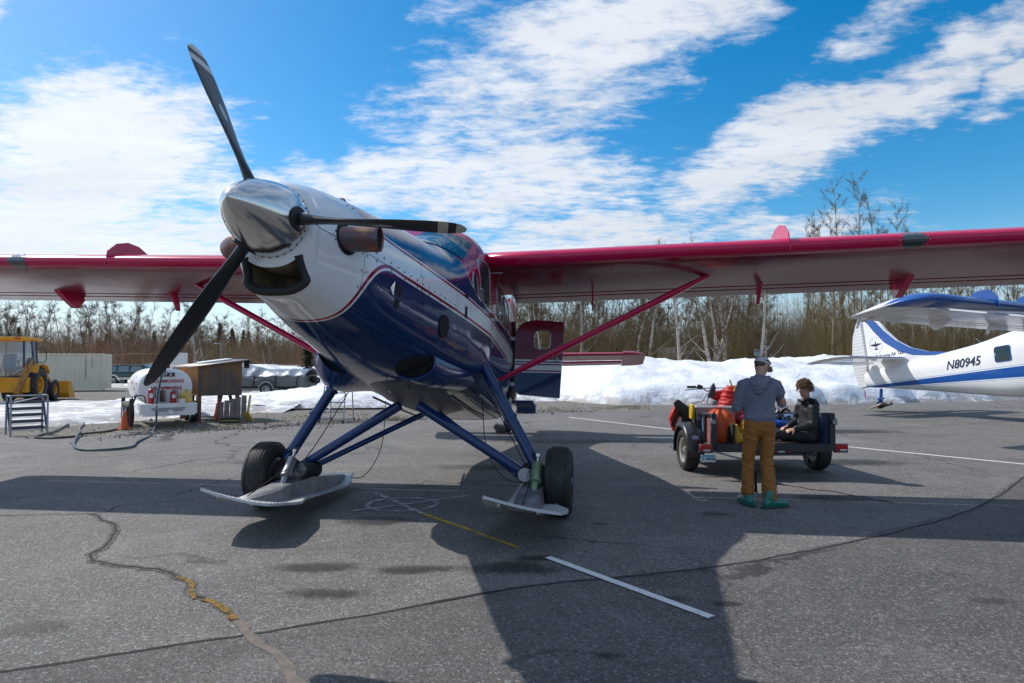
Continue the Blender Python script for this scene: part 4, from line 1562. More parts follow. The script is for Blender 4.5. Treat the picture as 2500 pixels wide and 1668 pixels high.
    # ---------------- undercarriage
    if True:
        for sd in (1, -1):
            axle = Vector((sd * 1.47, -0.05, 0.56))
            q = MB()
            top_ = Vector((sd * 0.80, 0.03, 1.74))
            q.tube([top_, axle], [0.062, 0.066], 18)
            for u in (0.30, 0.56):
                c_ = top_.lerp(axle, u)
                dv = (axle - top_).normalized()
                q.lathe([(-0.02, 0.064), (-0.018, 0.078), (0.018, 0.078), (0.02, 0.064)], c_, dv, 18)
            leg = q.build('gear_leg', leg_m, S)
            q = MB()
            q.tube([top_ + Vector((sd * -0.02, 0, 0.04)), top_.lerp(axle, 0.10)], 0.040, 14)
            q.build('leg_piston', CHROME, leg)
            q = MB()
            q.tube([Vector((sd * 0.11, -0.12, 1.20)), Vector((sd * 1.30, -0.03, 0.48))], [0.058, 0.055], 16)
            q.build('gear_strut', leg_m, S)
            q = MB()
            q.tube([Vector((sd * 0.09, 0.95, 1.20)), Vector((sd * 1.26, 0.04, 0.44))], [0.036, 0.036], 12)
            q.build('gear_brace', leg_m, S)
            # wheel
            wc = Vector((sd * 1.74 if sd > 0 else -1.69, -0.064, 0.380))
            q = MB()
            prof = []
            for k in range(33):
                a = -PI * 0.5 + 2 * PI * k / 32
                ca, sa = math.cos(a), math.sin(a)
                prof.append((0.145 * math.copysign(abs(sa) ** 0.8, sa), 0.283 + 0.098 * math.copysign(abs(ca) ** 0.75, ca)))
            ax0 = Vector((1, 0, 0))
            q.lathe(prof[:-1], wc, ax0, 48, caps=(False, False), loop=True)
            wh_ = q.build('wheel', TYRE, S, sharp=60)
            q = MB()
            for g in (-0.08, -0.045, -0.01, 0.025, 0.06, 0.09):
                q.lathe([(g - 0.004, 0.37), (g - 0.003, 0.3835 - abs(g) * 0.06), (g + 0.003, 0.3835 - abs(g) * 0.06), (g + 0.004, 0.37)], wc, ax0, 48, caps=(False, False))
            q.build('tread_rib', TYRE, wh_)
            q = MB()
            q.lathe([(-0.12, 0.20), (-0.10, 0.205), (-0.04, 0.17), (-0.02, 0.07), (0.02, 0.07), (0.04, 0.17), (0.10, 0.205), (0.12, 0.20), (0.11, 0.16), (0.09, 0.05), (0.14, 0.045), (0.145, 0.002)], wc, ax0 * sd, 24)
            q.build('rim', STEEL, wh_)
            q = MB()
            q.cyl(axle, wc, 0.045, 12)
            q.lathe([(-0.10, 0.13), (0.02, 0.13), (0.04, 0.1)], wc - ax0 * sd * 0.16, ax0 * sd, 18)
            q.tube([axle + Vector((0, 0.0, 0.02)), Vector((sd * 1.30, -0.02, 0.47))], 0.05, 10)
            q.build('axle', mat('dark_axle', (0.03, 0.03, 0.034), 0.5, 0.4, var=(12, 0.4)), S)
            # ski
            if not red:
                continue
            sx = 1.46 if sd > 0 else -1.30
            def ski_z(s_, l):
                f_ = sstep(-0.72, -1.52, s_) if s_ < -0.7 else 0
                f2 = sstep(0.75, 1.35, s_)
                u = max(0, (-s_ - 0.72) / 0.8)
                tw = 0.5 - 0.62 * l / 0.40
                return 0.150 + 0.085 * s_ + 0.075 * f_ + 0.115 * min(u, 1.15) ** 1.3 * tw * 1.15 + 0.10 * f2 + 0.02 * (l / 0.4) ** 2
            def ski_l(s_, k):
                hw = 0.40 if s_ < -0.85 else lerp(0.40, 0.27, sstep(-0.85, -0.35, s_))
                hw *= 1 - 0.12 * sstep(-1.2, -1.5, s_)
                hw *= 1 - 0.45 * sstep(0.9, 1.35, s_)
                return hw * k
            q = MB()
            ns, nl = 40, 12
            def skp(u, v, dz_):
                s_ = lerp(-1.5 + 0.06 * (2 * u - 1) ** 2, 1.35, v)
                l = ski_l(s_, 2 * u - 1)
                return Vector((sx + l + (s_ * -0.02), s_, ski_z(s_, l) + dz_))
            q.grid(lambda u, v: skp(u, v, 0.0), nl, ns, flip=True)
            o_ = len(q.v)
            q.grid(lambda u, v: skp(u, v, 0.024), nl, ns)
            m1 = nl + 1
            rim_ = [i for i in range(m1)] + [j * m1 + nl for j in range(1, ns + 1)] + [ns * m1 + i for i in range(nl - 1, -1, -1)] + [j * m1 for j in range(ns - 1, 0, -1)]
            q.f += [(rim_[i], rim_[(i + 1) % len(rim_)], rim_[(i + 1) % len(rim_)] + o_, rim_[i] + o_) for i in range(len(rim_))]
            q.mi += [0] * len(rim_)
            ski = q.build('ski', SKIW, S, sharp=40)
            q = MB()
            for v in range(0, 61):
                for u in (0.012, 0.988):
                    p_ = skp(u, v / 60, 0.024)
                    q.lathe([(0, 0.007), (0.006, 0.006), (0.008, 0.003)], p_, (0, 0, 1), 6)
            for k in range(0, 16):
                p_ = skp(k / 15, 0.012, 0.024)
                q.lathe([(0, 0.007), (0.006, 0.006), (0.008, 0.003)], p_, (0, 0, 1), 6)
            tag(q.build('ski_rivets', STEEL, ski), kind='stuff')
            q = MB()
            for l in (-0.20, 0.16):
                q.tube([Vector((sx + l, s_, ski_z(s_, l) - 0.008)) for s_ in (-1.35, -1.2, -1.0, -0.8)], 0.016, 6)
            q.build('ski_runner', SKIW, ski)
            # box beam on the ski
            q = MB()
            rings = []
            for s_, h, w_ in [(-1.22, 0.015, 0.09), (-0.85, 0.11, 0.14), (-0.35, 0.18, 0.145), (0.15, 0.19, 0.145), (0.7, 0.15, 0.13), (1.12, 0.06, 0.09), (1.24, 0.01, 0.06)]:
                zb = ski_z(s_, 0) + 0.014
                rings.append([Vector((sx - w_, s_, zb)), Vector((sx - w_ * 0.86, s_, zb + h)), Vector((sx + w_ * 0.86, s_, zb + h)), Vector((sx + w_, s_, zb))])
            q.ring_stack(rings)
            q.build('ski_beam', SKIBOX, ski, bevel=0.006)
            # trunnion plates, actuator, bellows
            zt_ = ski_z(-0.1, 0) + 0.15
            q = MB()
            for dx_ in (-0.06, 0.06):
                q.prism([(-0.32, zt_), (0.22, zt_), (0.10, zt_ + 0.12), (0.03, zt_ + 0.20), (-0.05, zt_ + 0.20), (-0.16, zt_ + 0.09)], 0, sx + dx_ - 0.008, sx + dx_ + 0.008)
            q.cyl((sx - 0.12, -0.02, zt_ + 0.165), (sx + 0.12, -0.02, zt_ + 0.165), 0.03, 12)
            q.build('trunnion', STEEL if sd < 0 else GREENC, ski, bevel=0.003)
            q = MB()
            a0 = Vector((sx + (0.0 if sd < 0 else 0.04), -0.42, zt_ + 0.03))
            a1 = Vector((sx + (0.05 if sd > 0 else -0.02), -0.16, zt_ + 0.36))
            dv = (a1 - a0).normalized()
            L_ = (a1 - a0).length
            q.lathe([(0.05, 0.03), (0.055, 0.062), (0.10, 0.062), (0.105, 0.055), (L_ * 0.72, 0.055), (L_ * 0.73, 0.03)], a0, dv, 20)
            ac = q.build('ski_actuator', STEEL if sd < 0 else GREENC, ski)
            q = MB()
            q.cyl(a0 + dv * L_ * 0.7, a1, 0.02, 12)
            q.lathe([(-0.02, 0.03), (0.02, 0.03)], a1, (1, 0, 0), 12)
            q.build('actuator_rod', CHROME, ac)
            q = MB()
            q.tube([a0 + dv * 0.055, a0 - dv * 0.02, a0 - dv * 0.04 - Vector((0, 0, 0.06))], [0.035, 0.03, 0.014], 10)
            q.build('actuator_clevis', STEEL if sd < 0 else GREENC, ac)
            q = MB()
            bx = sx + (0.09 if sd < 0 else -0.09)
            prof = []
            for k in range(15):
                prof += [(k * 0.018, 0.072), (k * 0.018 + 0.009, 0.088)]
            q.lathe(prof, Vector((bx, -0.20, zt_ + 0.15)), (0.28 if sd < 0 else -0.1, 1, 0.04), 18)
            be_ = q.build('bungee_bellows', BLACKRUB, ski)
            q = MB()
            q.lathe([(-0.02, 0.03), (-0.02, 0.075), (0.0, 0.078), (0.004, 0.07)], Vector((bx, -0.20, zt_ + 0.15)), (0.28 if sd < 0 else -0.1, 1, 0.04), 18)
            q.lathe([(-0.05, 0.002), (-0.05, 0.028), (-0.015, 0.032)], Vector((bx, -0.20, zt_ + 0.15)), (0.28 if sd < 0 else -0.1, 1, 0.04), 12)
            q.build('bellows_cap', STEEL, be_)
            # hydraulic hoses round the hub
            q = MB()
            q.tube(smooth_path([a1 + Vector((0, 0, -0.05)), a1 + Vector((-sd * 0.05, -0.02, 0.04)), Vector((sd * 1.46, -0.1, 0.62)), Vector((sd * 1.5, 0.02, 0.5))], 6), 0.010, 6)
            q.tube(smooth_path([Vector((sd * 1.25, -0.02, 0.47)), Vector((sd * 1.33, -0.14, 0.44)), Vector((sd * 1.42, -0.12, 0.5)), Vector((sd * 1.5, -0.05, 0.52))], 6), 0.012, 6)
            q.build('hydraulic_hose', CABLE, S)
            # check cables from the ski ends to the belly
            q = MB()
            q.tube(smooth_path([Vector((sx, -1.15, ski_z(-1.15, 0) + 0.06)), Vector((sx, -0.5, zt_ + 0.12)), Vector((sx + (0.1 if sd < 0 else -0.12), -0.1, zt_ + 0.3)), Vector((sd * 0.86, 0.2, 1.40))], 6), 0.006, 6)
            q.tube(smooth_path([Vector((sx, 1.22, ski_z(1.2, 0) + 0.03)), Vector((sd * 0.98, 1.2, 0.36)), Vector((sd * 0.72, 1.1, 0.75)), Vector((sd * 0.66, 1.0, 1.36))], 6), 0.006, 6)
            q.build('check_cable', CABLE, S)
    # tail wheel
    q = MB()
    q.tube([Vector((0, 8.20, 2.08)), Vector((0, 8.30, 1.62))], [0.06, 0.05], 12)
    q.tube([Vector((-0.09, 8.30, 1.70)), Vector((-0.10, 8.34, 1.46))], 0.028, 8)
    q.tube([Vector((0.09, 8.30, 1.70)), Vector((0.10, 8.34, 1.46))], 0.028, 8)
    q.box((0, 8.27, 1.72), (0.26, 0.12, 0.07))
    q.build('tail_wheel_fork', leg_m, S, bevel=0.006)
    q = MB()
    q.lathe([(-0.055, 0.04), (-0.06, 0.10), (-0.05, 0.135), (0, 0.148), (0.05, 0.135), (0.06, 0.10), (0.055, 0.04)], Vector((0, 8.342, 1.357 + 0.146)), (1, 0, 0), 24)
    q.build('tail_wheel', TYRE, S)
    q = MB()
    for sd in (1, -1):
        q.add([(sd * 0.075, 8.0, 1.50), (sd * 0.26, 8.02, 1.54), (sd * 0.34, 8.1, 1.47), (sd * 0.34, 8.62, 1.36), (sd * 0.075, 8.62, 1.38)] + [(sd * 0.075, 8.0, 1.53), (sd * 0.26, 8.02, 1.57), (sd * 0.34, 8.1, 1.50), (sd * 0.34, 8.62, 1.39), (sd * 0.075, 8.62, 1.41)],
              [(0, 1, 2, 3, 4), (9, 8, 7, 6, 5), (0, 5, 6, 1), (1, 6, 7, 2), (2, 7, 8, 3), (3, 8, 9, 4), (4, 9, 5, 0)])
    q.build('tail_ski', SKIW if red else mat('tan_ski', (0.32, 0.29, 0.24), 0.6), S)

    if red:
        # ---------------- open cargo door, hinged forward
        dl = basis((0.90, 2.22, 0.0), (1.0, 0.10, 0.0), (0.0, 1.0, 0), (0.0, 0, 1.0))
        W_ = 0.76
        def dmat(t, P_, lat, aft, up):
            c = t.mix(t.m('LESS_THAN', up, 2.13), (0.20, 0.004, 0.028), (0.78, 0.785, 0.80))
            c = t.mix(band(t, up, 2.085, 2.105), c, (0.02, 0.04, 0.08))
            c = t.mix(band(t, up, 2.045, 2.068), c, (0.30, 0.006, 0.035))
            c = t.mix(t.m('LESS_THAN', up, 1.93), c, (0.006, 0.030, 0.105))
            c = t.mix(band(t, up, 1.945, 1.968), c, (0.30, 0.006, 0.035))
            return c
        DOOR = gloss_shader('door_livery', dmat)
        out = [(0.02, 1.60), (0.02, 2.45), (0.04, 2.58), (0.10, 2.67), (0.22, 2.73), (0.34, 2.745), (0.76, 2.72), (0.735, 2.1), (0.70, 1.55)]
        hole = [(0.30, 2.35), (0.30, 2.52), (0.33, 2.575), (0.385, 2.595), (0.50, 2.60), (0.545, 2.58), (0.565, 2.53), (0.565, 2.36), (0.54, 2.305), (0.49, 2.285), (0.37, 2.285), (0.32, 2.305)]
        # plate with a window: bridge outer and inner rings by angle
        def resample(poly, c, n):
            P_ = []
            for k in range(n):
                a = 2 * PI * k / n - PI
                dv = Vector((math.cos(a), math.sin(a)))
                best = None
                for i in range(len(poly)):
                    p1, p2 = Vector(poly[i]) - c, Vector(poly[(i + 1) % len(poly)]) - c
                    e = p2 - p1
                    den_ = dv.x * e.y - dv.y * e.x
                    if abs(den_) < 1e-9:
                        continue
                    tt = (p1.x * e.y - p1.y * e.x) / den_
                    uu = (p1.x * dv.y - p1.y * dv.x) / den_
                    if tt > 0 and -1e-6 <= uu <= 1 + 1e-6:
                        best = tt if best is None else max(best, tt)
                P_.append(c + dv * best)
            return P_
        c_ = Vector((0.43, 2.44))
        n_ = 64
        ro, rh = resample(out, c_, n_), resample(hole, c_, n_)
        q = MB(dl)
        for y0, y1 in ((-0.018, 0.018),):
            q.ring_stack([[Vector((p_.x, y0, p_.y)) for p_ in rh], [Vector((p_.x, y0, p_.y)) for p_ in ro], [Vector((p_.x, y1, p_.y)) for p_ in ro], [Vector((p_.x, y1, p_.y)) for p_ in rh]], loop=True)
        dr_ = q.build('cargo_door', DOOR, S, sharp=30)
        q = MB(dl)
        q.ring_stack([[Vector((p_.x, -0.022, p_.y)) for p_ in rh], [Vector((lerp(c_.x, p_.x, 0.92), -0.026, lerp(c_.y, p_.y, 0.92))) for p_ in rh], [Vector((lerp(c_.x, p_.x, 0.90), -0.01, lerp(c_.y, p_.y, 0.90))) for p_ in rh]], caps=(False, False))
        q.build('window_seal', STEEL, dr_)
        q = MB(dl)
        for z in (1.75, 2.45):
            q.box((0.0, 0, z), (0.07, 0.03, 0.05))
        q.build('door_hinge', STEEL, dr_)
        q = MB(dl)
        q.lathe([(0, 0.022), (0.02, 0.02), (0.024, 0.006)], (0.66, -0.02, 2.15), (0, -1, 0), 12)
        q.box((0.64, -0.03, 2.11), (0.08, 0.012, 0.014))
        q.build('door_handle', STEEL, dr_)
        # door opening and its step
        q = MB()
        for k in range(1):
            pr = [fus_side(2.24, z, 1, 0.02) for z in (1.42, 1.6, 1.9, 2.2, 2.5, 2.72)]
            q.tube(pr, 0.03, 8)
        q.build('door_seal', BLACKRUB, S)
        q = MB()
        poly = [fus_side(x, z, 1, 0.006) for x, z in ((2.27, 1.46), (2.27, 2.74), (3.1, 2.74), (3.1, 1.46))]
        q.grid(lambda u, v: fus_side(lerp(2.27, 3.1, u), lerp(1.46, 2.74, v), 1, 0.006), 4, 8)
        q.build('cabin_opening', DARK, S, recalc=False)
        q = MB()
        q.box((1.03, 2.62, 1.50), (0.34, 0.5, 0.05))
        q.box((1.05, 2.72, 1.44), (0.30, 0.05, 0.17))
        q.build('boarding_step', NAVY, S, bevel=0.008)
        q = MB()
        q.add([fus_side(2.0, 1.52, 1, 0.008), fus_side(2.07, 1.52, 1, 0.008), fus_side(2.07, 1.86, 1, 0.008), fus_side(2.0, 1.84, 1, 0.008)], [(0, 1, 2, 3)])
        q.build('scuff_plate', STEEL, S, recalc=False)
        # fuselage small parts: handles, mirrors, aerials
        q = MB()
        for (x, z) in ((0.16, 2.33), (0.62, 2.62), (0.3, 2.9)):
            p_ = fus_side(x, z, 1, 0.0)
            q.cyl(p_, p_ + Vector((0.14, -0.01, 0.0)), 0.008, 6)
        q.build('boarding_grip', STEEL, S)
        q = MB()
        p_ = fus_side(0.06, 2.30, 1, 0.0)
        q.box(p_ + Vector((0.02, 0, 0)), (0.05, 0.14, 0.025))
        q.build('cockpit_door_handle', REDM, S, bevel=0.004)
        for (y, x, h) in ((0.10, -1.0, 0.20), (0.45, 0.18, 0.09)):
            q = MB()
            z0 = fus_pt(x, PI / 2).z - 0.02
            q.cyl((y, x, z0), (y, x + 0.01, z0 + h), 0.010, 6, r2=0.007)
            q.build('aerial', CABLE, S)
        q = MB()
        q.box((0.0, -2.42, fus_at(-2.42)[0] + 0.02), (0.14, 0.16, 0.06), rot=(R(-12), 0, 0), taper=0.6)
        q.build('top_vent', DARK, S, bevel=0.01)
        q = MB()
        p_ = fus_side(-0.28, 2.52, 1, 0.0)
        q.box(p_ + Vector((0.01, 0, 0)), (0.03, 0.08, 0.03))
        q.cyl(p_ + Vector((0.02, 0, 0)), p_ + Vector((0.035, 0.0, -0.16)), 0.004, 6)
        q.build('door_latch', STEEL, S)
        q = MB()
        q.tube(smooth_path([Vector((0.80, 0.03, 1.76)), Vector((0.72, -0.1, 1.74)), Vector((0.62, -0.25, 1.72))], 5), 0.022, 8)
        q.build('gear_pivot', STEEL, S)
        # tail mark pennant
        q = MB()
        q.box((0.02, 8.0, 1.92), (0.03, 0.02, 0.30))
        q.build('red_ribbon', REDG, S)
    else:
        q = MB()
        q.box((0.0, 8.9, 1.95), (0.03, 0.02, 0.30))
        q.build('red_ribbon', REDG, S)
        q = MB()
        q.cyl((0, 4.4, 3.08), (0.0, 4.6, 3.32), 0.012, 6)
        q.build('aerial', STEEL, S)
        q = MB()
        q.cyl((-8.7, 1.9, 3.2), (-8.7, 2.05, 2.95), 0.05, 8, r2=0.03)
        q.build('tip_balance', WHITEG, S)
        q = MB()
        q.lathe([(0, 0.05), (0.05, 0.05), (0.09, 0.02)], (-8.35, 0.28, 3.24), (0, -1, 0), 12)
        q.build('tip_lamp', CHROME, S)
    return root


plane = build_plane('ski_plane', 'red, white and blue ski plane with a polished spinner and its cargo door open', True)
plane.location = (-1.201, 7.373, 0)
plane.rotation_euler = (R(-9.2), 0, R(-7.56))

far = build_plane('parked_plane', 'white plane with blue stripe parked beyond the trailer, tail towards the snow bank', False)
FSC = 0.9435
far.scale = (FSC,) * 3
far.location = (16.11, 15.33, 0)
far.rotation_euler = (R(-8.46), 0, R(23.16))
# registration and titles on the visible side
LET = mat('dark_lettering', (0.02, 0.025, 0.06), 0.35)


def side_text(body, x, z, size, ax_slope, off=0.012, sx=0.85, nm='registration', shear=0.25, bold=0.012):
    me = text_mesh(body, size, sx=sx, shear=shear, bold=bold, extrude=0.0)
    for v in me.vertices:
        # on the visible side (lat<0) the nose lies to the reader's right
        aft = x - v.co.x
        up = z + v.co.y + ax_slope * v.co.x
        if nm == 'registration':
            p_ = fus_side(aft, up, -1, off)
        else:
            p_ = Vector((-0.066, aft, up))
        v.co = p_
    me.materials.clear()
    me.materials.append(LET)
    return obj(nm, me, far)


side_text('N80945', 4.75, 2.52, 0.40, 0.0, bold=0.006, sx=0.9)
side_text('Talkeetna Air Taxi', 7.62, 3.27, 0.195, 0.03, nm='company_title', sx=0.78, shear=0.2, bold=0.002)
q = MB()
for poly in ([(0, .17), (.02, .12), (.02, -.14), (0, -.17), (-.02, -.14), (-.02, .12)], [(-.24, .05), (.24, .05), (.24, .02), (.06, -.03), (-.06, -.03), (-.24, .02)], [(-.09, -.13), (.09, -.13), (.09, -.165), (-.09, -.165)],
             [(-.12, .07), (-.08, .07), (-.08, .0), (-.12, .0)], [(.12, .07), (.08, .07), (.08, .0), (.12, .0)]):
    q.add([Vector((-0.067, 8.10 - x * 0.9, 3.70 + y)) for x, y in poly], [tuple(range(len(poly)))])
q.build('tail_emblem', LET, far, smooth=False, recalc=False)
q = MB()
q.tube([Vector((-0.067, 8.10 + 0.26 * math.cos(2 * PI * k / 32), 3.70 + 0.30 * math.sin(2 * PI * k / 32))) for k in range(33)], 0.004, 4)
q.build('emblem_ring', mat('pale_grey_line', (0.55, 0.57, 0.6), 0.5), far)
# ================================================================== TREES
def bark_birch():
    m_ = bpy.data.materials.new('birch_bark')
    m_.use_nodes = True
    t = NT(m_.node_tree)
    b = t.n['Principled BSDF']
    P_ = t.node('ShaderNodeTexCoord').outputs['Object']
    n = t.noise(t.mapping(P_, scale=(2.0, 2.0, 9.0)), 1.6, 5, 0.65)
    c = t.mix(t.rng(n, 0.56, 0.63), (0.44, 0.40, 0.345), (0.05, 0.042, 0.036))
    c = t.mix(t.rng(t.xyz(P_)[2], 0.0, 1.2, 0.7, 0.0), c, (0.10, 0.085, 0.075))
    t.put(b.inputs['Base Color'], c)
    b.inputs['Roughness'].default_value = 0.85
    return m_


BIRCH = bark_birch()
ASPEN = mat('aspen_bark', (0.34, 0.285, 0.20), 0.9, var=(1.1, 0.35))
GREYBARK = mat('grey_brown_bark', (0.15, 0.115, 0.085), 0.95, var=(1.1, 0.4))
TWIG = mat('brown_twigs', (0.150, 0.100, 0.062), 0.95, var=(0.5, 0.35))
TWIGP = mat('pale_twigs', (0.21, 0.15, 0.075), 0.95, var=(0.5, 0.35))
BUD = mat('olive_buds', (0.185, 0.145, 0.035), 0.9, var=(0.6, 0.4))
SPRUCE = mat('spruce_needles', (0.022, 0.040, 0.018), 0.9, var=(0.8, 0.45))
REDTWIG = mat('red_brown_brush', (0.230, 0.130, 0.075), 0.95, var=(0.25, 0.35), fine=(0.12, 0.5, 0.6, (0.185, 0.145, 0.070, 1)))


def tree_variant(kind, seed):
    """returns (trunk mesh, crown mesh) for a tree of unit kind, real size in metres"""
    r_ = random.Random(seed)
    tb, cb = MB(), MB()

    def limb(p, dv, length, rad, depth, b_, n, bend, twig_len, mi=0):
        k = 4 if depth < 2 else (3 if depth < 3 else 2)
        pts, rr = [p], [rad]
        q = p.copy()
        d_ = dv.copy()
        for i in range(k):
            d_ = (d_ + Vector((r_.gauss(0, bend), r_.gauss(0, bend), r_.gauss(0.06, bend * 0.6)))).normalized()
            q = q + d_ * (length / k)
            pts.append(q.copy())
            rr.append(max(rad * (1 - 0.8 * (i + 1) / k), 0.0035))
        b_.tube(pts, rr, n, caps=(False, False), mi=mi)
        return pts, rr, d_

    def twigs(pts, n, length, mi, buds):
        for _ in range(n):
            i = r_.randrange(1, len(pts))
            p = pts[i - 1].lerp(pts[i], r_.random())
            base = (pts[i] - pts[i - 1]).normalized()
            d_ = (base * 0.7 + Vector((r_.gauss(0, .6), r_.gauss(0, .6), r_.gauss(0.25, .45)))).normalized()
            l = length * r_.uniform(0.5, 1.3)
            e = p + d_ * l
            m_ = p.lerp(e, 0.55) + Vector((r_.gauss(0, l * .07), r_.gauss(0, l * .07), r_.gauss(0, l * .07)))
            s_ = d_.cross(Vector((r_.random() - .5, r_.random() - .5, r_.random() - .5))).normalized() * 0.0085
            s2 = d_.cross(s_).normalized() * 0.0085
            cb.add([p - s_, p + s_, m_ + s_ * .7, m_ - s_ * .7, e], [(0, 1, 2, 3), (3, 2, 4)], mi)
            cb.add([p - s2, p + s2, m_ + s2 * .7, m_ - s2 * .7, e], [(0, 1, 2, 3), (3, 2, 4)], mi)
            for _b in range(buds):
                c = p.lerp(e, r_.uniform(0.3, 1.0)) + Vector((r_.gauss(0, .05), r_.gauss(0, .05), r_.gauss(0, .05)))
                a = Vector((r_.gauss(0, 1), r_.gauss(0, 1), r_.gauss(0, 1))).normalized() * r_.uniform(0.012, 0.026)
                b2 = a.cross(Vector((r_.gauss(0, 1), r_.gauss(0, 1), r_.gauss(0, 1)))).normalized() * r_.uniform(0.010, 0.020)
                cb.add([c - a, c + b2, c + a, c - b2], [(0, 1, 2, 3)], 1)

    if kind == 'birch':
        h = r_.uniform(8.2, 9.6)
        stems = r_.choice([1, 1, 2])
        for s_ in range(stems):
            lean = Vector((r_.gauss(0, 0.06 + 0.12 * (stems > 1)), r_.gauss(0, 0.06 + 0.1 * (stems > 1)), 1)).normalized()
            pts, rr, q, d_ = [Vector((r_.gauss(0, .1), r_.gauss(0, .1), -0.1))], [r_.uniform(0.10, 0.15)], None, lean
            q = pts[0].copy()
            n = 9
            hh = h * (1 if s_ == 0 else r_.uniform(.75, .95))
            for i in range(n):
                d_ = (d_ + Vector((r_.gauss(0, .06), r_.gauss(0, .06), 0.08))).normalized()
                q = q + d_ * hh / n
                pts.append(q.copy())
                rr.append(rr[0] * (1 - (i + 1) / n) ** 0.8 + 0.010)
            tb.tube(pts, rr, 8, caps=(False, True))
            for i in range(2, n + 1):
                for _ in range(r_.choice([2, 3, 3])):
                    a = r_.random() * 2 * PI
                    up_ = r_.uniform(0.35, 1.1)
                    dv = Vector((math.cos(a), math.sin(a), up_)).normalized()
                    p = pts[i - 1].lerp(pts[i], r_.random())
                    L_ = hh * r_.uniform(0.12, 0.30) * (1.15 - 0.6 * i / n)
                    lp, lr, ld = limb(p, dv, L_, rr[i] * 0.34 + 0.006, 1, tb if i < 4 else cb, 5, 0.16, 0)
                    for _2 in range(5):
                        j = r_.randrange(1, len(lp))
                        dv2 = ((lp[j] - lp[j - 1]).normalized() * 0.8 + Vector((r_.gauss(0, .6), r_.gauss(0, .6), r_.gauss(.1, .4)))).normalized()
                        l2, _r, _d = limb(lp[j], dv2, L_ * r_.uniform(0.3, 0.6), 0.013, 2, cb, 3, 0.2, 0)
                        twigs(l2, 9, 0.42, 0, 2)
                    twigs(lp, 6, 0.45, 0, 2)
        mats = ([BIRCH], [TWIG, BUD])
    elif kind == 'aspen':
        h = r_.uniform(12.5, 14.0)
        pts, rr, d_ = [Vector((0, 0, -0.1))], [r_.uniform(0.075, 0.11)], Vector((r_.gauss(0, .03), r_.gauss(0, .03), 1)).normalized()
        q = pts[0].copy()
        n = 11
        for i in range(n):
            d_ = (d_ + Vector((r_.gauss(0, .035), r_.gauss(0, .035), 0.1))).normalized()
            q = q + d_ * h / n
            pts.append(q.copy())
            rr.append(rr[0] * (1 - (i + 1) / n) ** 0.85 + 0.008)
        tb.tube(pts, rr, 7, caps=(False, True))
        for i in range(3, n + 1):
            for _ in range(4):
                a = r_.random() * 2 * PI
                dv = Vector((math.cos(a), math.sin(a), r_.uniform(0.7, 1.8))).normalized()
                p = pts[i - 1].lerp(pts[i], r_.random())
                L_ = h * r_.uniform(0.07, 0.15) * (1.2 - 0.7 * i / n)
                lp, lr, ld = limb(p, dv, L_, rr[i] * 0.35 + 0.006, 1, cb, 4, 0.12, 0)
                for _2 in range(3):
                    j = r_.randrange(1, len(lp))
                    dv2 = ((lp[j] - lp[j - 1]).normalized() + Vector((r_.gauss(0, .5), r_.gauss(0, .5), r_.gauss(.2, .3)))).normalized()
                    l2, _r, _d = limb(lp[j], dv2, L_ * r_.uniform(0.3, 0.6), 0.011, 2, cb, 3, 0.15, 0)
                    twigs(l2, 7, 0.34, 0, 2)
                twigs(lp, 5, 0.36, 0, 2)
        mats = ([ASPEN], [TWIGP, BUD])
    elif kind == 'slender':
        h = r_.uniform(8.0, 9.5)
        pts, rr = [Vector((0, 0, -0.1))], [r_.uniform(0.045, 0.07)]
        d_ = Vector((r_.gauss(0, .04), r_.gauss(0, .04), 1)).normalized()
        q = pts[0].copy()
        n = 8
        for i in range(n):
            d_ = (d_ + Vector((r_.gauss(0, .05), r_.gauss(0, .05), 0.08))).normalized()
            q = q + d_ * h / n
            pts.append(q.copy())
            rr.append(rr[0] * (1 - (i + 1) / n) ** 0.9 + 0.007)
        tb.tube(pts, rr, 6, caps=(False, True))
        for i in range(2, n + 1):
            for _ in range(3):
                a = r_.random() * 2 * PI
                dv = Vector((math.cos(a), math.sin(a), r_.uniform(0.5, 1.5))).normalized()
                p = pts[i - 1].lerp(pts[i], r_.random())
                L_ = h * r_.uniform(0.08, 0.17) * (1.2 - 0.7 * i / n)
                lp, lr, ld = limb(p, dv, L_, 0.014, 1, cb, 3, 0.15, 0)
                for _2 in range(2):
                    j = r_.randrange(1, len(lp))
                    dv2 = ((lp[j] - lp[j - 1]).normalized() + Vector((r_.gauss(0, .5), r_.gauss(0, .5), r_.gauss(.2, .3)))).normalized()
                    l2, _r, _d = limb(lp[j], dv2, L_ * 0.5, 0.009, 2, cb, 3, 0.15, 0)
                    twigs(l2, 6, 0.35, 0, 1)
                twigs(lp, 5, 0.36, 0, 1)
        mats = ([GREYBARK], [TWIG, BUD])
    else:  # spruce
        h = r_.uniform(7.5, 9)
        tb.tube([(0, 0, -0.1), (0, 0, h)], [0.11, 0.01], 6)
        z = 0.5
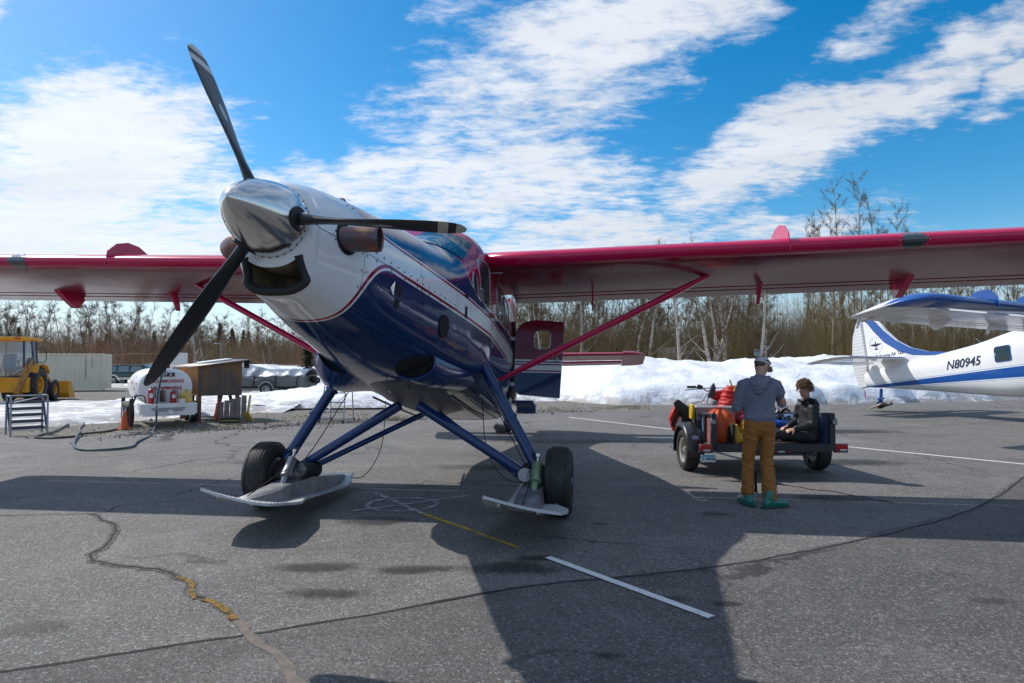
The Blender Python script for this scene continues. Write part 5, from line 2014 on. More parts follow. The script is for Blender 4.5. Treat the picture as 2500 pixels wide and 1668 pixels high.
        while z < h - 0.15:
            u = z / h
            R_ = 1.35 * (1 - u) ** 0.85 + 0.06
            nb_ = int(7 + 8 * (1 - u))
            for k in range(nb_):
                a = r_.random() * 2 * PI
                l = R_ * r_.uniform(0.55, 1.1)
                e = Vector((math.cos(a) * l, math.sin(a) * l, z - l * r_.uniform(0.15, 0.5)))
                s_ = Vector((-math.sin(a), math.cos(a), 0))
                for q_ in range(6):
                    f_ = r_.uniform(0.15, 1.0)
                    c = Vector((0, 0, z)).lerp(e, f_)
                    w_ = 0.16 * (1.15 - f_) + 0.07
                    dd = (e - Vector((0, 0, z))).normalized()
                    cb.add([c - dd * .14, c + s_ * w_ + Vector((0, 0, r_.gauss(-.06, .05))), c + dd * .2, c - s_ * w_ + Vector((0, 0, r_.gauss(-.06, .05)))], [(0, 1, 2), (0, 2, 3)], 0)
            z += r_.uniform(0.13, 0.2) * (1.3 - 0.5 * u)
        mats = ([ASPEN], [SPRUCE])
    return h, tb.mesh(kind + '_trunk', mats[0], recalc=False, sharp=80), cb.mesh(kind + '_crown', mats[1], recalc=False, smooth=False)


VAR = {k: [tree_variant(k, 100 * i + s) for s in range(n)] for i, (k, n) in enumerate((('birch', 4), ('aspen', 4), ('slender', 4), ('spruce', 2)))}
NAMES = {'birch': ('birch_tree', 'birch tree'), 'aspen': ('tall_aspen_tree', 'aspen tree'), 'slender': ('slender_tree', 'tree'), 'spruce': ('spruce_tree', 'spruce')}
rt = random.Random(21)


def tree(kind, px, Y, h, label, group=None, var=None):
    """px: bearing in picture-plane units of the camera (slope x/y), Y distance"""
    X = px * Y
    hv, tm, cm = VAR[kind][rt.randrange(len(VAR[kind])) if var is None else var]
    o = thing(NAMES[kind][0], label, NAMES[kind][1], (X, Y, -0.03), (0, 0, rt.random() * 6.28), group)
    s_ = h / hv
    w_ = s_ ** 0.6
    o.scale = (w_, w_, s_)
    obj('trunk', tm, o)
    obj('crown', cm, o)
    return o


def px(u):
    return (u - 1175) / 1474.0


# single trees that can be told apart
tree('birch', px(452), 46, 6.6, 'leafless white birch standing behind the wooden shed and fuel tank', var=1)
tree('birch', px(470), 48, 5.8, 'smaller birch leaning beside the white birch behind the shed', var=2)
tree('birch', px(1562), 42, 8.8, 'white-trunked birch beside the front corner of the small cabin', var=0)
tree('birch', px(1640), 41, 8.9, 'forked white birch in front of the cabin gable', var=3)
tree('birch', px(1668), 43, 9.0, 'straight white birch just right of the cabin gable', var=1)
tree('birch', px(1728), 42, 8.7, 'dark-limbed birch with a birdhouse on its trunk', var=2)
tree('birch', px(1470), 46, 8.8, 'birch with peeling pale trunk behind the tailplane tip', var=3)
tree('spruce', px(706), 52, 4.4, 'dark green spruce standing behind the propeller aeroplane belly', var=0)
tree('slender', px(612), 56, 4.6, 'yellow-green budding tree behind the covered boat', var=1)

# tree line behind the left field
for i in range(92):
    u = -160 + 9.8 * i + rt.gauss(0, 7)
    Y = rt.uniform(60, 84)
    top = 694 + rt.gauss(4, 22)
    if 330 < u < 440:
        top += 28
    if u > 470:
        top = 738 + rt.gauss(0, 14)
    h = 1.68 + (835 - top) / 1474 * Y
    k = rt.choice(['slender', 'slender', 'aspen', 'birch', 'slender'])
    tree(k, px(u), Y, h, {'slender': 'thin grey leafless tree in the wood beyond the container and shed', 'aspen': 'tan-stemmed budding tree in the wood beyond the container and shed', 'birch': 'pale-barked leafless birch in the wood beyond the container and shed'}[k], 'trees in the wood behind the container')
for i in range(16):
    u = rt.choice([498, 515, 532, 545, 560, 690, 710, 235, 255, 30, 12, 640, 350])
    Y = rt.uniform(66, 80)
    tree('spruce', px(u + rt.gauss(0, 8)), Y, 1.68 + (835 - 752 + rt.gauss(0, 10)) / 1474 * Y, 'small dark spruce among the bare trees behind the shed', 'spruces behind the shed')
# behind the snow bank, seen under the wing
for i in range(64):
    u = 1185 + 9.2 * i + rt.gauss(0, 6)
    Y = rt.uniform(47, 74)
    h = rt.uniform(7.6, 8.9) * (Y / 50) ** 0.8
    if u > 1735:
        h *= 0.82
    k = rt.choice(['birch', 'slender', 'birch', 'slender', 'slender'])
    tree(k, px(u), Y, h, {'slender': 'thin bare tree behind the long snow bank', 'birch': 'white-stemmed birch in the trees behind the long snow bank'}[k], 'trees behind the snow bank')
for i in range(64):
    u = 1845 + 11 * i + rt.gauss(0, 6)
    Y = rt.uniform(54, 70)
    if u < 2110:
        h = rt.uniform(13.5, 16.5) * (1.0 if i % 3 == 0 else 0.74)
    else:
        h = rt.uniform(10.5, 13.2)
    tree('aspen', px(u), Y, h, 'tall pale-stemmed aspen in the stand behind the white aeroplane', 'tall aspens behind the white plane')
for u, Y, h in ((1878, 58, 15.0), (1925, 57, 17.6), (1972, 57, 18.2), (2040, 58, 16.8), (2068, 60, 16.6), (2095, 61, 14.6)):
    tree('aspen', px(u), Y, h, 'tall aspen whose top rises above the crimson wing', 'aspens rising above the wing')


# brush and far wood: masses nobody could count
def thicket(name, u0, u1, y0, y1, h0, h1, n, m_, seed):
    r_ = random.Random(seed)
    b = MB()
    for _ in range(n):
        Y = r_.uniform(y0, y1)
        X = px(r_.uniform(u0, u1)) * Y
        hgt = r_.uniform(h0, h1) * (0.75 + 0.5 * (fbm(X, Y, 0.12, 3, 5) + 0.5))
        p = Vector((X, Y, -0.05))
        d_ = Vector((r_.gauss(0, .10), r_.gauss(0, .10), 1))
        e = p + d_ * hgt
        s_ = Vector((r_.uniform(0.012, 0.022), 0, 0))
        b.add([p - s_, p + s_, e], [(0, 1, 2)])
        for _2 in range(9):
            q = p.lerp(e, r_.uniform(0.15, 1.0))
            t_ = q + Vector((r_.gauss(0, .42), r_.gauss(0, .3), abs(r_.gauss(.35, .3))))
            b.add([q - Vector((0.008, 0, 0.006)), q + Vector((0.008, 0, -0.006)), t_], [(0, 1, 2)])
    return tag(b.build(name, m_, smooth=False, recalc=False), kind='stuff')


thicket('brushwood', -200, 760, 58, 84, 2.6, 5.6, 12000, REDTWIG, 5)
thicket('brushwood', 1170, 1860, 50, 74, 2.8, 6.8, 13000, mat('olive_brush', (0.26, 0.19, 0.080), 0.95, var=(0.2, 0.4), fine=(0.1, 0.5, 0.62, (0.20, 0.14, 0.085, 1))), 6)
thicket('brushwood', 1840, 2560, 55, 74, 2.8, 8.5, 13000, mat('tan_brush', (0.33, 0.235, 0.105), 0.95, var=(0.2, 0.4), fine=(0.1, 0.5, 0.62, (0.22, 0.155, 0.08, 1))), 7)
# distant wood closing the horizon
b = MB()
rf = random.Random(9)
for _ in range(16000):
    u = rf.uniform(-700, 3100)
    Y = rf.uniform(95, 170)
    X = px(u) * Y
    hgt = rf.uniform(3.2, 6.6) * (0.8 + 0.6 * (fbm(X, 1, 0.03, 3, 2) + 0.5)) * (1.05 if u < 500 else 0.85)
    w_ = rf.uniform(0.03, 0.10)
    e = Vector((X + rf.gauss(0, .35), Y, hgt))
    b.add([(X - w_, Y, -0.1), (X + w_, Y, -0.1), e], [(0, 1, 2)])
    for k in range(4):
        q = Vector((X, Y, 0)).lerp(e, rf.uniform(0.15, 0.95))
        a_ = Vector((rf.gauss(0, 1.0), rf.gauss(0, .5), abs(rf.gauss(.6, .5))))
        b.add([q - Vector((0.06, 0, 0.1)), q + Vector((0.06, 0, -0.1)), q + a_], [(0, 1, 2)])
tag(b.build('far_wood', mat('far_wood_mix', (0.12, 0.098, 0.07), 0.95, var=(0.05, 0.4), fine=(0.06, 0.45, 0.6, (0.10, 0.075, 0.055, 1))), smooth=False, recalc=False), kind='stuff')

# street lamp far behind the shed
t_ = thing('street_lamp', 'thin street lamp with a bent arm above the shed roof', 'street lamp', (px(507) * 58, 58, 0))
q = MB()
q.tube(smooth_path([(0, 0, 0), (0, 0, 3.2), (-0.05, 0, 3.45), (-0.30, 0, 3.52)], 5), 0.035, 8)
q.build('pole', STEEL, t_)
q = MB()
q.box((-0.45, 0, 3.50), (0.36, 0.14, 0.08), taper=0.7)
q.build('lamp_head', STEEL, t_, bevel=0.01)


# ---------------- cabins among the trees
LOG = mat('orange_logs', (0.30, 0.125, 0.055), 0.8, var=(3, 0.25))
SHNG = mat('grey_shingles', (0.115, 0.115, 0.12), 0.9, var=(3, 0.25), bump=(12, 0.5, 0.03))
TRIM = mat('pale_trim', (0.55, 0.52, 0.48), 0.7)


def cabin(label, px_, Y, w_, d_, zw, zr, rot, win):
    o = thing('log_cabin', label, 'cabin', (px(px_) * Y, Y, 0), (0, 0, R(rot)))
    q = MB()
    n = max(4, int(zw / 0.22))
    for k in range(n):
        z = (k + 0.5) * zw / n
        for (a, c) in (((-w_ / 2, 0, z), (w_ / 2, 0, z)), ((-w_ / 2, d_, z), (w_ / 2, d_, z)), ((-w_ / 2, 0, z), (-w_ / 2, d_, z)), ((w_ / 2, 0, z), (w_ / 2, d_, z))):
            q.cyl(a, c, zw / n * 0.52, 6)
    q.prism([(0, zw), (d_, zw), (d_ / 2, zr - 0.08)], 0, -w_ / 2 + 0.02, w_ / 2 - 0.02)
    tag(q.build('log_wall', LOG, o), kind='stuff')
    for s_ in (0, 1):
        q = MB()
        ya, yb = (-0.45, d_ / 2) if s_ == 0 else (d_ + 0.45, d_ / 2)
        za, zb = zw - 0.28, zr
        q.add([(-w_ / 2 - 0.4, ya, za), (w_ / 2 + 0.4, ya, za), (w_ / 2 + 0.4, yb, zb), (-w_ / 2 - 0.4, yb, zb)], [(0, 1, 2, 3)])
        r_ = q.build('roof', SHNG, o)
        r_.modifiers.new('t', 'SOLIDIFY').thickness = 0.1
    q = MB()
    q.box((0, -0.47, zw - 0.30), (w_ + 0.84, 0.05, 0.10))
    q.build('eave_board', TRIM, o)
    for (x, z) in win:
        q = MB()
        q.box((x, -0.13, z), (0.7, 0.05, 0.75))
        f_ = q.build('window', TRIM, o)
        for dx_ in (-0.16, 0.16):
            q = MB()
            q.box((x + dx_, -0.16, z), (0.26, 0.03, 0.62))
            q.build('pane', GLASS, f_)
    return o


cabin('small log cabin with a grey roof behind the leftmost birches', 1562, 52, 3.0, 3.0, 2.25, 2.95, -18, ((0.5, 1.5), (-0.8, 1.5)))
cabin('log cabin with a pale gable trim behind the forked birch', 1652, 54, 3.2, 3.2, 2.2, 3.0, 62, ((0.5, 1.5), (-0.7, 1.5)))
cabin('taller cabin with a steep grey roof behind the standing person', 1792, 60, 3.2, 3.2, 2.7, 3.75, 12, ((-0.6, 2.3),))
bx_ = thing('birdhouse', 'small blue birdhouse fixed to the dark-limbed birch', 'birdhouse', (px(1736) * 41.6, 41.6, 2.35))
q = MB()
q.box((0, 0, 0), (0.22, 0.2, 0.34))
q.build('box', mat('blue_wood', (0.12, 0.2, 0.28), 0.8), bx_, bevel=0.01)
q = MB()
q.prism([(-0.16, 0.14), (0.16, 0.14), (0.0, 0.30)], 1, -0.14, 0.14)
q.build('roof', SHNG, bx_)
# ================================================================== THINGS ON THE LEFT OF THE APRON
YEL = mat('machine_yellow', (0.66, 0.29, 0.008), 0.5, var=(2.0, 0.15), fine=(3.0, 0.62, 0.8, (0.22, 0.10, 0.03, 1)))
RUST = mat('rusty_yellow', (0.26, 0.11, 0.035), 0.75, var=(5, 0.35), fine=(7, 0.45, 0.65, (0.40, 0.22, 0.03, 1)))
BLK = mat('black_paint', (0.015, 0.015, 0.016), 0.5)
CABGL = mat('cab_glass', (0.10, 0.17, 0.19), 0.05, spec=0.8, coat=1.0)
BEIGE = mat('container_beige', (0.74, 0.67, 0.53), 0.6, var=(0.8, 0.06), fine=(1.2, 0.62, 0.8, (0.40, 0.36, 0.30, 1)))
WPAINT = mat('white_enamel', (0.78, 0.78, 0.76), 0.38, coat=0.3, var=(1.5, 0.05), fine=(2.2, 0.66, 0.82, (0.45, 0.33, 0.22, 1)))
REDP = mat('red_enamel', (0.42, 0.012, 0.012), 0.35, coat=0.4)
REDL = mat('red_lettering', (0.45, 0.02, 0.025), 0.5)
WHL = mat('white_lettering', (0.8, 0.8, 0.78), 0.5)
CANY = mat('yellow_can', (0.62, 0.40, 0.06), 0.42, coat=0.3, var=(4, 0.1))
ORANGE = mat('cone_orange', (0.62, 0.10, 0.02), 0.6, fine=(6, 0.5, 0.75, (0.30, 0.10, 0.05, 1)))
PLY = mat('dark_plywood', (0.115, 0.092, 0.07), 0.9, fine=(2.2, 0.45, 0.65, (0.075, 0.066, 0.062, 1)))
_m = bpy.data.materials.new('grained_plywood')
_m.use_nodes = True
_t = NT(_m.node_tree)
_P = _t.node('ShaderNodeTexCoord').outputs['Object']
_g = _t.noise(_t.mapping(_P, scale=(14, 14, 0.8)), 1.6, 7, 0.7, 0.5)
_g2 = _t.noise(_t.mapping(_P, scale=(2, 2, 0.9)), 1.3, 4, 0.6)
_c = _t.mix(_t.rng(_g, 0.35, 0.65), (0.085, 0.073, 0.066), (0.175, 0.135, 0.105))
_c = _t.mix(_t.m('MULTIPLY', _t.rng(_t.m('ADD', _g2, _t.m('MULTIPLY', _t.xyz(_P)[2], 0.22)), 0.66, 0.92), 0.85), _c, (0.26, 0.145, 0.065))
_t.put(_t.n['Principled BSDF'].inputs['Base Color'], _c)
_t.n['Principled BSDF'].inputs['Roughness'].default_value = 0.9
_t.l.new(_t.bump(_g, 0.4, 0.01), _t.n['Principled BSDF'].inputs['Normal'])
MATS['dark_plywood'] = PLY = _m  # grained boards, a darker brown than the orange end panels
PLYO = mat('orange_plywood', (0.46, 0.20, 0.07), 0.8, var=(2.5, 0.2))
POST = mat('stained_post', (0.22, 0.095, 0.04), 0.8, var=(5, 0.3))
ROOFM = mat('roof_sheet', (0.30, 0.27, 0.245), 0.5, 0.4, fine=(2.0, 0.5, 0.7, (0.28, 0.18, 0.13, 1)))
GALV = mat('galvanised', (0.30, 0.32, 0.35), 0.4, 0.7, var=(5, 0.2))
BLUEST = mat('dark_blue_steel', (0.05, 0.065, 0.10), 0.45, 0.4)
HOSE = mat('black_hose', (0.02, 0.022, 0.024), 0.45, var=(3, 0.3))
TEALH = mat('teal_hose', (0.015, 0.055, 0.075), 0.4)


def loop_tyre(b, c, ax_, r_, w_, hub_r, n=32, mi=0):
    prof = []
    for k in range(20):
        a = -PI / 2 + 2 * PI * k / 20
        ca, sa = math.cos(a), math.sin(a)
        mid, hh = (r_ + hub_r) / 2, (r_ - hub_r) / 2
        prof.append((w_ / 2 * math.copysign(abs(sa) ** 0.6, sa), mid + hh * math.copysign(abs(ca) ** 0.6, ca)))
    b.lathe(prof, c, ax_, n, mi=mi, caps=(False, False), loop=True)


def wheel_part(root, c, ax_, r_, w_, hub, tyre_m, rim_m, lugs=0, name='wheel'):
    q = MB()
    loop_tyre(q, c, ax_, r_, w_, hub)
    wh = q.build(name, tyre_m, root, sharp=60)
    q = MB()
    q.lathe([(-w_ * .3, hub * 0.98), (-w_ * .1, hub * .9), (w_ * .0, hub * .55), (w_ * .12, hub * .5), (w_ * .2, hub * .2), (w_ * .34, hub * .18), (w_ * .35, 0.002)], c, ax_, 20)
    q.lathe([(-w_ * .36, hub * 1.02), (-w_ * .34, hub * .88), (w_ * .34, hub * .88), (w_ * .40, hub * 1.04)], c, ax_, 24, caps=(True, False))
    q.build('rim', rim_m, wh)
    if lugs:
        q = MB()
        A = Vector(ax_).normalized()
        u1 = Vector((0, 0, 1))
        v1 = A.cross(u1)
        for k in range(lugs):
            for sd in (1, -1):
                a = 2 * PI * (k + (0.5 if sd > 0 else 0)) / lugs
                d1 = u1 * math.cos(a) + v1 * math.sin(a)
                d2 = u1 * math.cos(a + 0.22) + v1 * math.sin(a + 0.22)
                p0 = Vector(c) + d1 * (r_ * 0.99) + A * sd * w_ * 0.03
                p1 = Vector(c) + d2 * (r_ * 0.965) + A * sd * w_ * 0.47
                q.tube([p0, p1], r_ * 0.045, 4)
        tag(q.build('tread_lugs', tyre_m, wh, sharp=20), kind='stuff')
    return wh


# ---------------- backhoe loader (faces away from us)
bh = thing('backhoe_loader', 'yellow backhoe loader with a glazed cab at the edge of the snow', 'backhoe', (-21.35, 27.4, 0), (0, 0, R(18)))
wheel_part(bh, (0.88, 0, 0.76), (1, 0, 0), 0.78, 0.50, 0.36, TYRE, YEL, 18)
wheel_part(bh, (-0.88, 0, 0.76), (-1, 0, 0), 0.78, 0.50, 0.36, TYRE, YEL, 18)
wheel_part(bh, (0.82, 2.15, 0.48), (1, 0, 0), 0.49, 0.34, 0.22, TYRE, YEL, 16)
wheel_part(bh, (-0.82, 2.15, 0.48), (-1, 0, 0), 0.49, 0.34, 0.22, TYRE, YEL, 16)
q = MB()
q.box((0, 0.9, 0.75), (0.9, 3.6, 0.5))
q.box((0, 0.0, 0.76), (1.3, 0.35, 0.35))
q.box((0, 2.15, 0.48), (1.3, 0.2, 0.2))
q.box((0, -0.85, 0.8), (1.9, 0.35, 0.62))
q.build('chassis', YEL, bh, bevel=0.02)
q = MB()
q.prism([(0.9, 0.95), (2.75, 0.95), (2.85, 1.30), (2.6, 1.48), (0.9, 1.62)], 0, -0.42, 0.42)
q.build('hood', YEL, bh, bevel=0.03)
q = MB()
for sd in (1, -1):
    q2 = MB()
    q2.ring_stack([[Vector((sd * 0.62, y, z)) for y, z in ((-0.55, 1.30), (-0.35, 1.62), (0.15, 1.68), (0.62, 1.58), (0.86, 1.25))], [Vector((sd * 1.14, y, z)) for y, z in ((-0.55, 1.30), (-0.35, 1.62), (0.15, 1.68), (0.62, 1.58), (0.86, 1.25))]], closed=False)
    f_ = q2.build('fender', YEL, bh, sharp=30)
    f_.modifiers.new('thick', 'SOLIDIFY').thickness = 0.03
# cab: posts, panes, roof
def cab_pt(x, y, z):
    u = (z - 1.15) / 1.5
    return Vector((x * (1 - 0.10 * u), y + (0.10 * u if y < 0 else -0.20 * u), z))
base4 = [(0.72, -0.72), (0.80, 0.15), (0.80, 0.55), (0.55, 0.98)]
ring = base4 + [(-x, y) for x, y in base4[::-1]]
for i, (x, y) in enumerate(ring):
    q = MB()
    q.tube([cab_pt(x, y, 1.12), cab_pt(x, y, 2.66)], 0.045, 6)
    q.build('cab_post', BLUEST, bh)
for i in range(len(ring)):
    a, c = ring[i], ring[(i + 1) % len(ring)]
    q = MB()
    zl = 1.15 if i != 7 else 1.2
    q.add([cab_pt(*a, zl), cab_pt(*c, zl), cab_pt(*c, 2.62), cab_pt(*a, 2.62)], [(0, 1, 2, 3)])
    g = q.build('cab_window', mat('clear_cab_glass', (0.55, 0.66, 0.70), 0.03, spec=0.7), bh, smooth=False)
    pg = MATS['clear_cab_glass'].node_tree.nodes['Principled BSDF']
    pg.inputs['Alpha'].default_value = 0.38
q = MB()
q.box((0, 0.08, 2.74), (1.62, 1.90, 0.13))
q.box((0, 0.08, 2.66), (1.45, 1.7, 0.05))
rf_ = q.build('cab_roof', YEL, bh, bevel=0.04, segs=2)
q = MB()
q.box((0.5, -0.88, 2.74), (0.22, 0.02, 0.07))
q.build('marker_lamp', REDP, rf_)
q = MB()
q.box((0, 0.1, 1.10), (1.5, 1.7, 0.12))
q.build('cab_floor', BLUEST, bh)
q = MB()
q.box((0, 0.05, 1.45), (0.5, 0.5, 0.18))
q.box((0, -0.18, 1.80), (0.48, 0.14, 0.6), rot=(R(-8), 0, 0))
q.build('driver_seat', mat('blue_seat', (0.02, 0.10, 0.19), 0.7), bh, bevel=0.05, segs=2)
q = MB()
q.lathe([(-0.015, 0.2), (0, 0.215), (0.015, 0.2), (0, 0.185)], (0, 0.62, 1.88), (0, -0.4, 1), 20, caps=(False, False), loop=True)
q.cyl((0, 0.62, 1.88), (0, 0.80, 1.45), 0.03, 8)
q.build('steering_wheel', BLK, bh)
for sd in (1,):
    q = MB()
    q.tube(smooth_path([cab_pt(0.80, 0.60, 2.3), Vector((0.98, 0.72, 2.3)), Vector((1.0, 0.74, 1.8)), cab_pt(0.80, 0.60, 1.75)], 4), 0.018, 6)
    q.build('mirror_bracket', BLK, bh)
# loader arms and bucket
for sd in (1, -1):
    q = MB()
    q.prism([(0.9, 1.35), (1.05, 1.5), (2.4, 1.15), (3.55, 0.35), (3.45, 0.2), (2.2, 0.95)], 0, sd * 0.52 - 0.07, sd * 0.52 + 0.07)
    q.build('loader_arm', YEL, bh, bevel=0.015)
q = MB()
pr = [(3.35, 0.75), (3.32, 0.25), (3.45, 0.07), (4.3, 0.02), (4.3, 0.06), (3.55, 0.16), (3.45, 0.30), (3.47, 0.72), (3.85, 0.95), (3.8, 0.98)]
q.prism([(3.30, 0.86), (3.26, 0.30), (3.42, 0.06), (4.25, 0.02), (4.25, 0.06), (3.5, 0.13), (3.36, 0.33), (3.40, 0.84)], 0, -1.12, 1.12)
for sd in (1, -1):
    q.prism([(3.30, 0.86), (3.26, 0.30), (3.42, 0.06), (4.25, 0.02), (3.75, 0.84)], 0, sd * 1.12 - 0.02, sd * 1.12 + 0.02)
q.build('bucket', YEL, bh, bevel=0.012)
# stabiliser legs and the folded digging boom
for sd in (1, -1):
    q = MB()
    q.prism([(sd * 0.55, 0.45), (sd * 0.70, 0.36), (sd * 1.12, 1.62), (sd * 1.12, 1.86), (sd * 0.98, 1.88), (sd * 0.92, 1.62)], 1, -1.25, -1.00)
    sl = q.build('stabiliser_leg', RUST, bh, bevel=0.012)
    q = MB()
    q.box((sd * 1.05, -1.12, 1.78), (0.30, 0.42, 0.10), rot=(0, R(-70 * sd), 0))
    q.build('stabiliser_foot', mat('bare_steel', (0.13, 0.11, 0.10), 0.6, 0.5, var=(6, 0.3)), sl, bevel=0.01)
    q = MB()
    q.cyl((sd * 0.50, -1.1, 1.25), (sd * 0.95, -1.1, 1.55), 0.045, 10)
    q.build('stabiliser_ram', STEEL, sl)
q = MB()
q.prism([(-1.15, 0.6), (-1.45, 0.7), (-1.9, 2.2), (-1.72, 2.95), (-1.45, 3.0), (-1.5, 2.2), (-1.2, 1.2)], 0, -0.42, -0.14)
q.build('digging_boom', YEL, bh, bevel=0.02)
q = MB()
q.prism([(-1.50, 2.95), (-1.75, 2.9), (-2.1, 1.2), (-1.98, 0.9), (-1.85, 1.2)], 0, -0.40, -0.16)
q.build('dipper_arm', YEL, bh, bevel=0.02)

# ---------------- shipping container
ct = thing('shipping_container', 'beige corrugated shipping container beyond the backhoe', 'container', (-25.7, 40.5, 0), (0, 0, R(13)))
L_, H_ = 6.06, 2.32
q = MB()
prof = []
n_c = 21
for k in range(n_c):
    x0 = -L_ + 0.12 + (L_ - 0.24) * k / n_c
    w_ = (L_ - 0.24) / n_c
    prof += [(x0, 0.0), (x0 + w_ * 0.32, 0.0), (x0 + w_ * 0.5, 0.045), (x0 + w_ * 0.82, 0.045)]
prof.append((-0.12, 0.0))
q.ring_stack([[Vector((x, y + 0.03, 0.16)) for x, y in prof], [Vector((x, y + 0.03, H_ - 0.08)) for x, y in prof]], closed=False)
q.build('side_wall', BEIGE, ct, sharp=20)
q = MB()
for k in range(n_c * 1):
    x0 = -L_ + 0.12 + (L_ - 0.24) * (k + 0.16) / n_c
    q.box((x0 + 0.06, 0.04, H_ - 0.03), (0.17, 0.09, 0.07))
tag(q.build('roof_edge_ribs', BEIGE, ct, bevel=0.01), kind='stuff')
q = MB()
q.box((-L_ / 2, 0.05, H_ - 0.06), (L_, 0.06, 0.08))
q.build('top_rail', BEIGE, ct)
q = MB()
q.box((-L_ / 2, 0.05, 0.12), (L_, 0.08, 0.13))
q.build('bottom_rail', BEIGE, ct)
for x in (-0.06, -L_ + 0.06):
    q = MB()
    q.box((x, 0.05, H_ / 2), (0.13, 0.12, H_))
    q.build('corner_post', BEIGE, ct, bevel=0.01)
q = MB()
q.box((-L_ / 2, 0.75, H_ / 2 + 0.05), (L_ - 0.1, 1.3, H_ - 0.14))
q.build('container_body', BEIGE, ct)
q = MB()
rs2 = random.Random(4)
for (x, n, z0, s_) in ((-1.05, 15, 2.05, 0.09), (-0.68, 7, 2.0, 0.09)):
    for k in range(n):
        q.box((x + rs2.uniform(-.008, .008), 0.024, z0 - k * s_), (0.055 * rs2.uniform(.6, 1.1), 0.004, s_ * 0.55))
tag(q.build('stencil_marks', mat('stencil_black', (0.05, 0.05, 0.05), 0.7), ct), kind='stuff')

# ---------------- parked vehicle far back
sv = thing('parked_car', 'dark green estate car with tan lower trim parked behind the fuel tank', 'car', (-29.2, 50.2, 0), (0, 0, R(8)))
q = MB()
body = [(-2.2, 0.45), (-2.25, 0.75), (-2.2, 1.0), (2.25, 0.98), (2.4, 0.8), (2.4, 0.45)]
q.prism(body, 1, -0.85, 0.85)
for p_ in q.v:
    pass
q.build('body', mat('dark_green_paint', (0.015, 0.045, 0.050), 0.25, coat=0.8), sv, bevel=0.06, segs=2)
q = MB()
q.ring_stack([[Vector((x, y, z)) for x, y, z in ((-2.18, s_ * 0.82, 1.0), (-2.02, s_ * 0.70, 1.60), (0.65, s_ * 0.70, 1.62), (1.35, s_ * 0.80, 1.0))] for s_ in (-1, 1)])
gh = q.build('cabin', mat('dark_green_paint', (0.015, 0.045, 0.050), 0.25, coat=0.8), sv, bevel=0.05, segs=2)
for (a, b_) in ((-1.95, -1.25), (-1.15, -0.35), (-0.25, 0.55)):
    q = MB()
    q.add([(a, -0.82, 1.06), (b_, -0.82, 1.06), (b_ - 0.02, -0.725, 1.50), (a + 0.08, -0.725, 1.50)], [(0, 1, 2, 3)])
    q.build('side_window', mat('pale_car_glass', (0.16, 0.20, 0.22), 0.05, spec=0.9), sv, recalc=False)
q = MB()
q.box((0.05, -0.86, 0.55), (4.4, 0.03, 0.16))
q.build('tan_trim', BEIGE, sv, bevel=0.01)
for x in (-1.45, 1.5):
    for s_ in (-1, 1):
        wheel_part(sv, (x, s_ * 0.78, 0.35), (0, s_, 0), 0.36, 0.22, 0.2, TYRE, STEEL)
    q = MB()
    q.ring_stack([[Vector((x + r_ * math.cos(a), -0.865, 0.36 + r_ * math.sin(a))) for a in [PI * k / 10 for k in range(11)]] for r_ in (0.40, 0.50)], closed=False)
    q.build('wheel_arch', BEIGE, sv)

# ---------------- signs and clutter far back
s_ = thing('notice_board', 'white notice board with red print beside the green car', 'sign', (-35.2, 57, 0))
q = MB()
q.box((0, 0, 1.35), (1.1, 0.04, 0.5))
q.build('board', WHL, s_)
q = MB()
for k in range(3):
    q.box((rs2.uniform(-.08, .08), -0.024, 1.50 - k * 0.14), (0.8, 0.004, 0.065))
q.build('print', REDL, s_)
for x in (-0.4, 0.4):
    q = MB()
    q.cyl((x, 0.03, 0), (x, 0.03, 1.6), 0.03, 6)
    q.build('post', STEEL, s_)
he = thing('small_helicopter', 'helicopter with drooping rotor blades parked far behind the fuel tank', 'helicopter', (-33.2, 60, 0), (0, 0, R(20)))
q = MB()
q.lathe([(-1.2, 0.05), (-1.0, 0.45), (-0.3, 0.75), (0.6, 0.72), (1.3, 0.4), (2.0, 0.18), (4.8, 0.09), (5.0, 0.02)], (0, 0, 1.05), (1, 0, 0.03), 16)
q.build('fuselage', mat('dark_red_paint', (0.14, 0.02, 0.025), 0.35), he)
q = MB()
q.cyl((0.2, 0, 1.6), (0.2, 0, 2.65), 0.10, 10, r2=0.07)
q.build('mast', mat('dark_red_paint', (0.14, 0.02, 0.025), 0.35), he)
for a in (4, 176):
    q = MB()
    d_ = Vector((math.cos(R(a)), math.sin(R(a)), 0))
    q.tube([Vector((0.2, 0, 2.62)), Vector((0.2, 0, 2.60)) + d_ * 2.4, Vector((0.2, 0, 2.40)) + d_ * 4.2], 0.05, 6, flat=0.3)
    q.build('rotor_blade', mat('tan_blade', (0.34, 0.30, 0.22), 0.6), he)
q = MB()
q.lathe([(-0.9, 0.3), (-0.75, 0.55), (-0.2, 0.70), (0.3, 0.6)], (-0.25, 0, 1.12), (1, 0, 0.03), 16)
q.build('canopy', CABGL, he)
for s2 in (-1, 1):
    q = MB()
    q.tube(smooth_path([(-1.6, s2 * 0.8, 0.22), (-1.3, s2 * 0.8, 0.1), (1.3, s2 * 0.8, 0.1)], 4), 0.05, 6)
    q.cyl((0.5, s2 * 0.8, 0.1), (0.4, s2 * 0.4, 0.7), 0.035, 6)
    q.build('skid', STEEL, he)
bt = thing('blue_crate_stack', 'blue and white wrapped crates far behind the shed roof', 'crate', (-29.6, 58, 0))
q = MB()
q.box((0, 0, 1.35), (0.95, 0.8, 0.7))
q.build('blue_wrap', mat('blue_wrap', (0.04, 0.16, 0.50), 0.4, fine=(4, 0.5, 0.6, (0.6, 0.66, 0.75, 1))), bt, bevel=0.05)
q = MB()
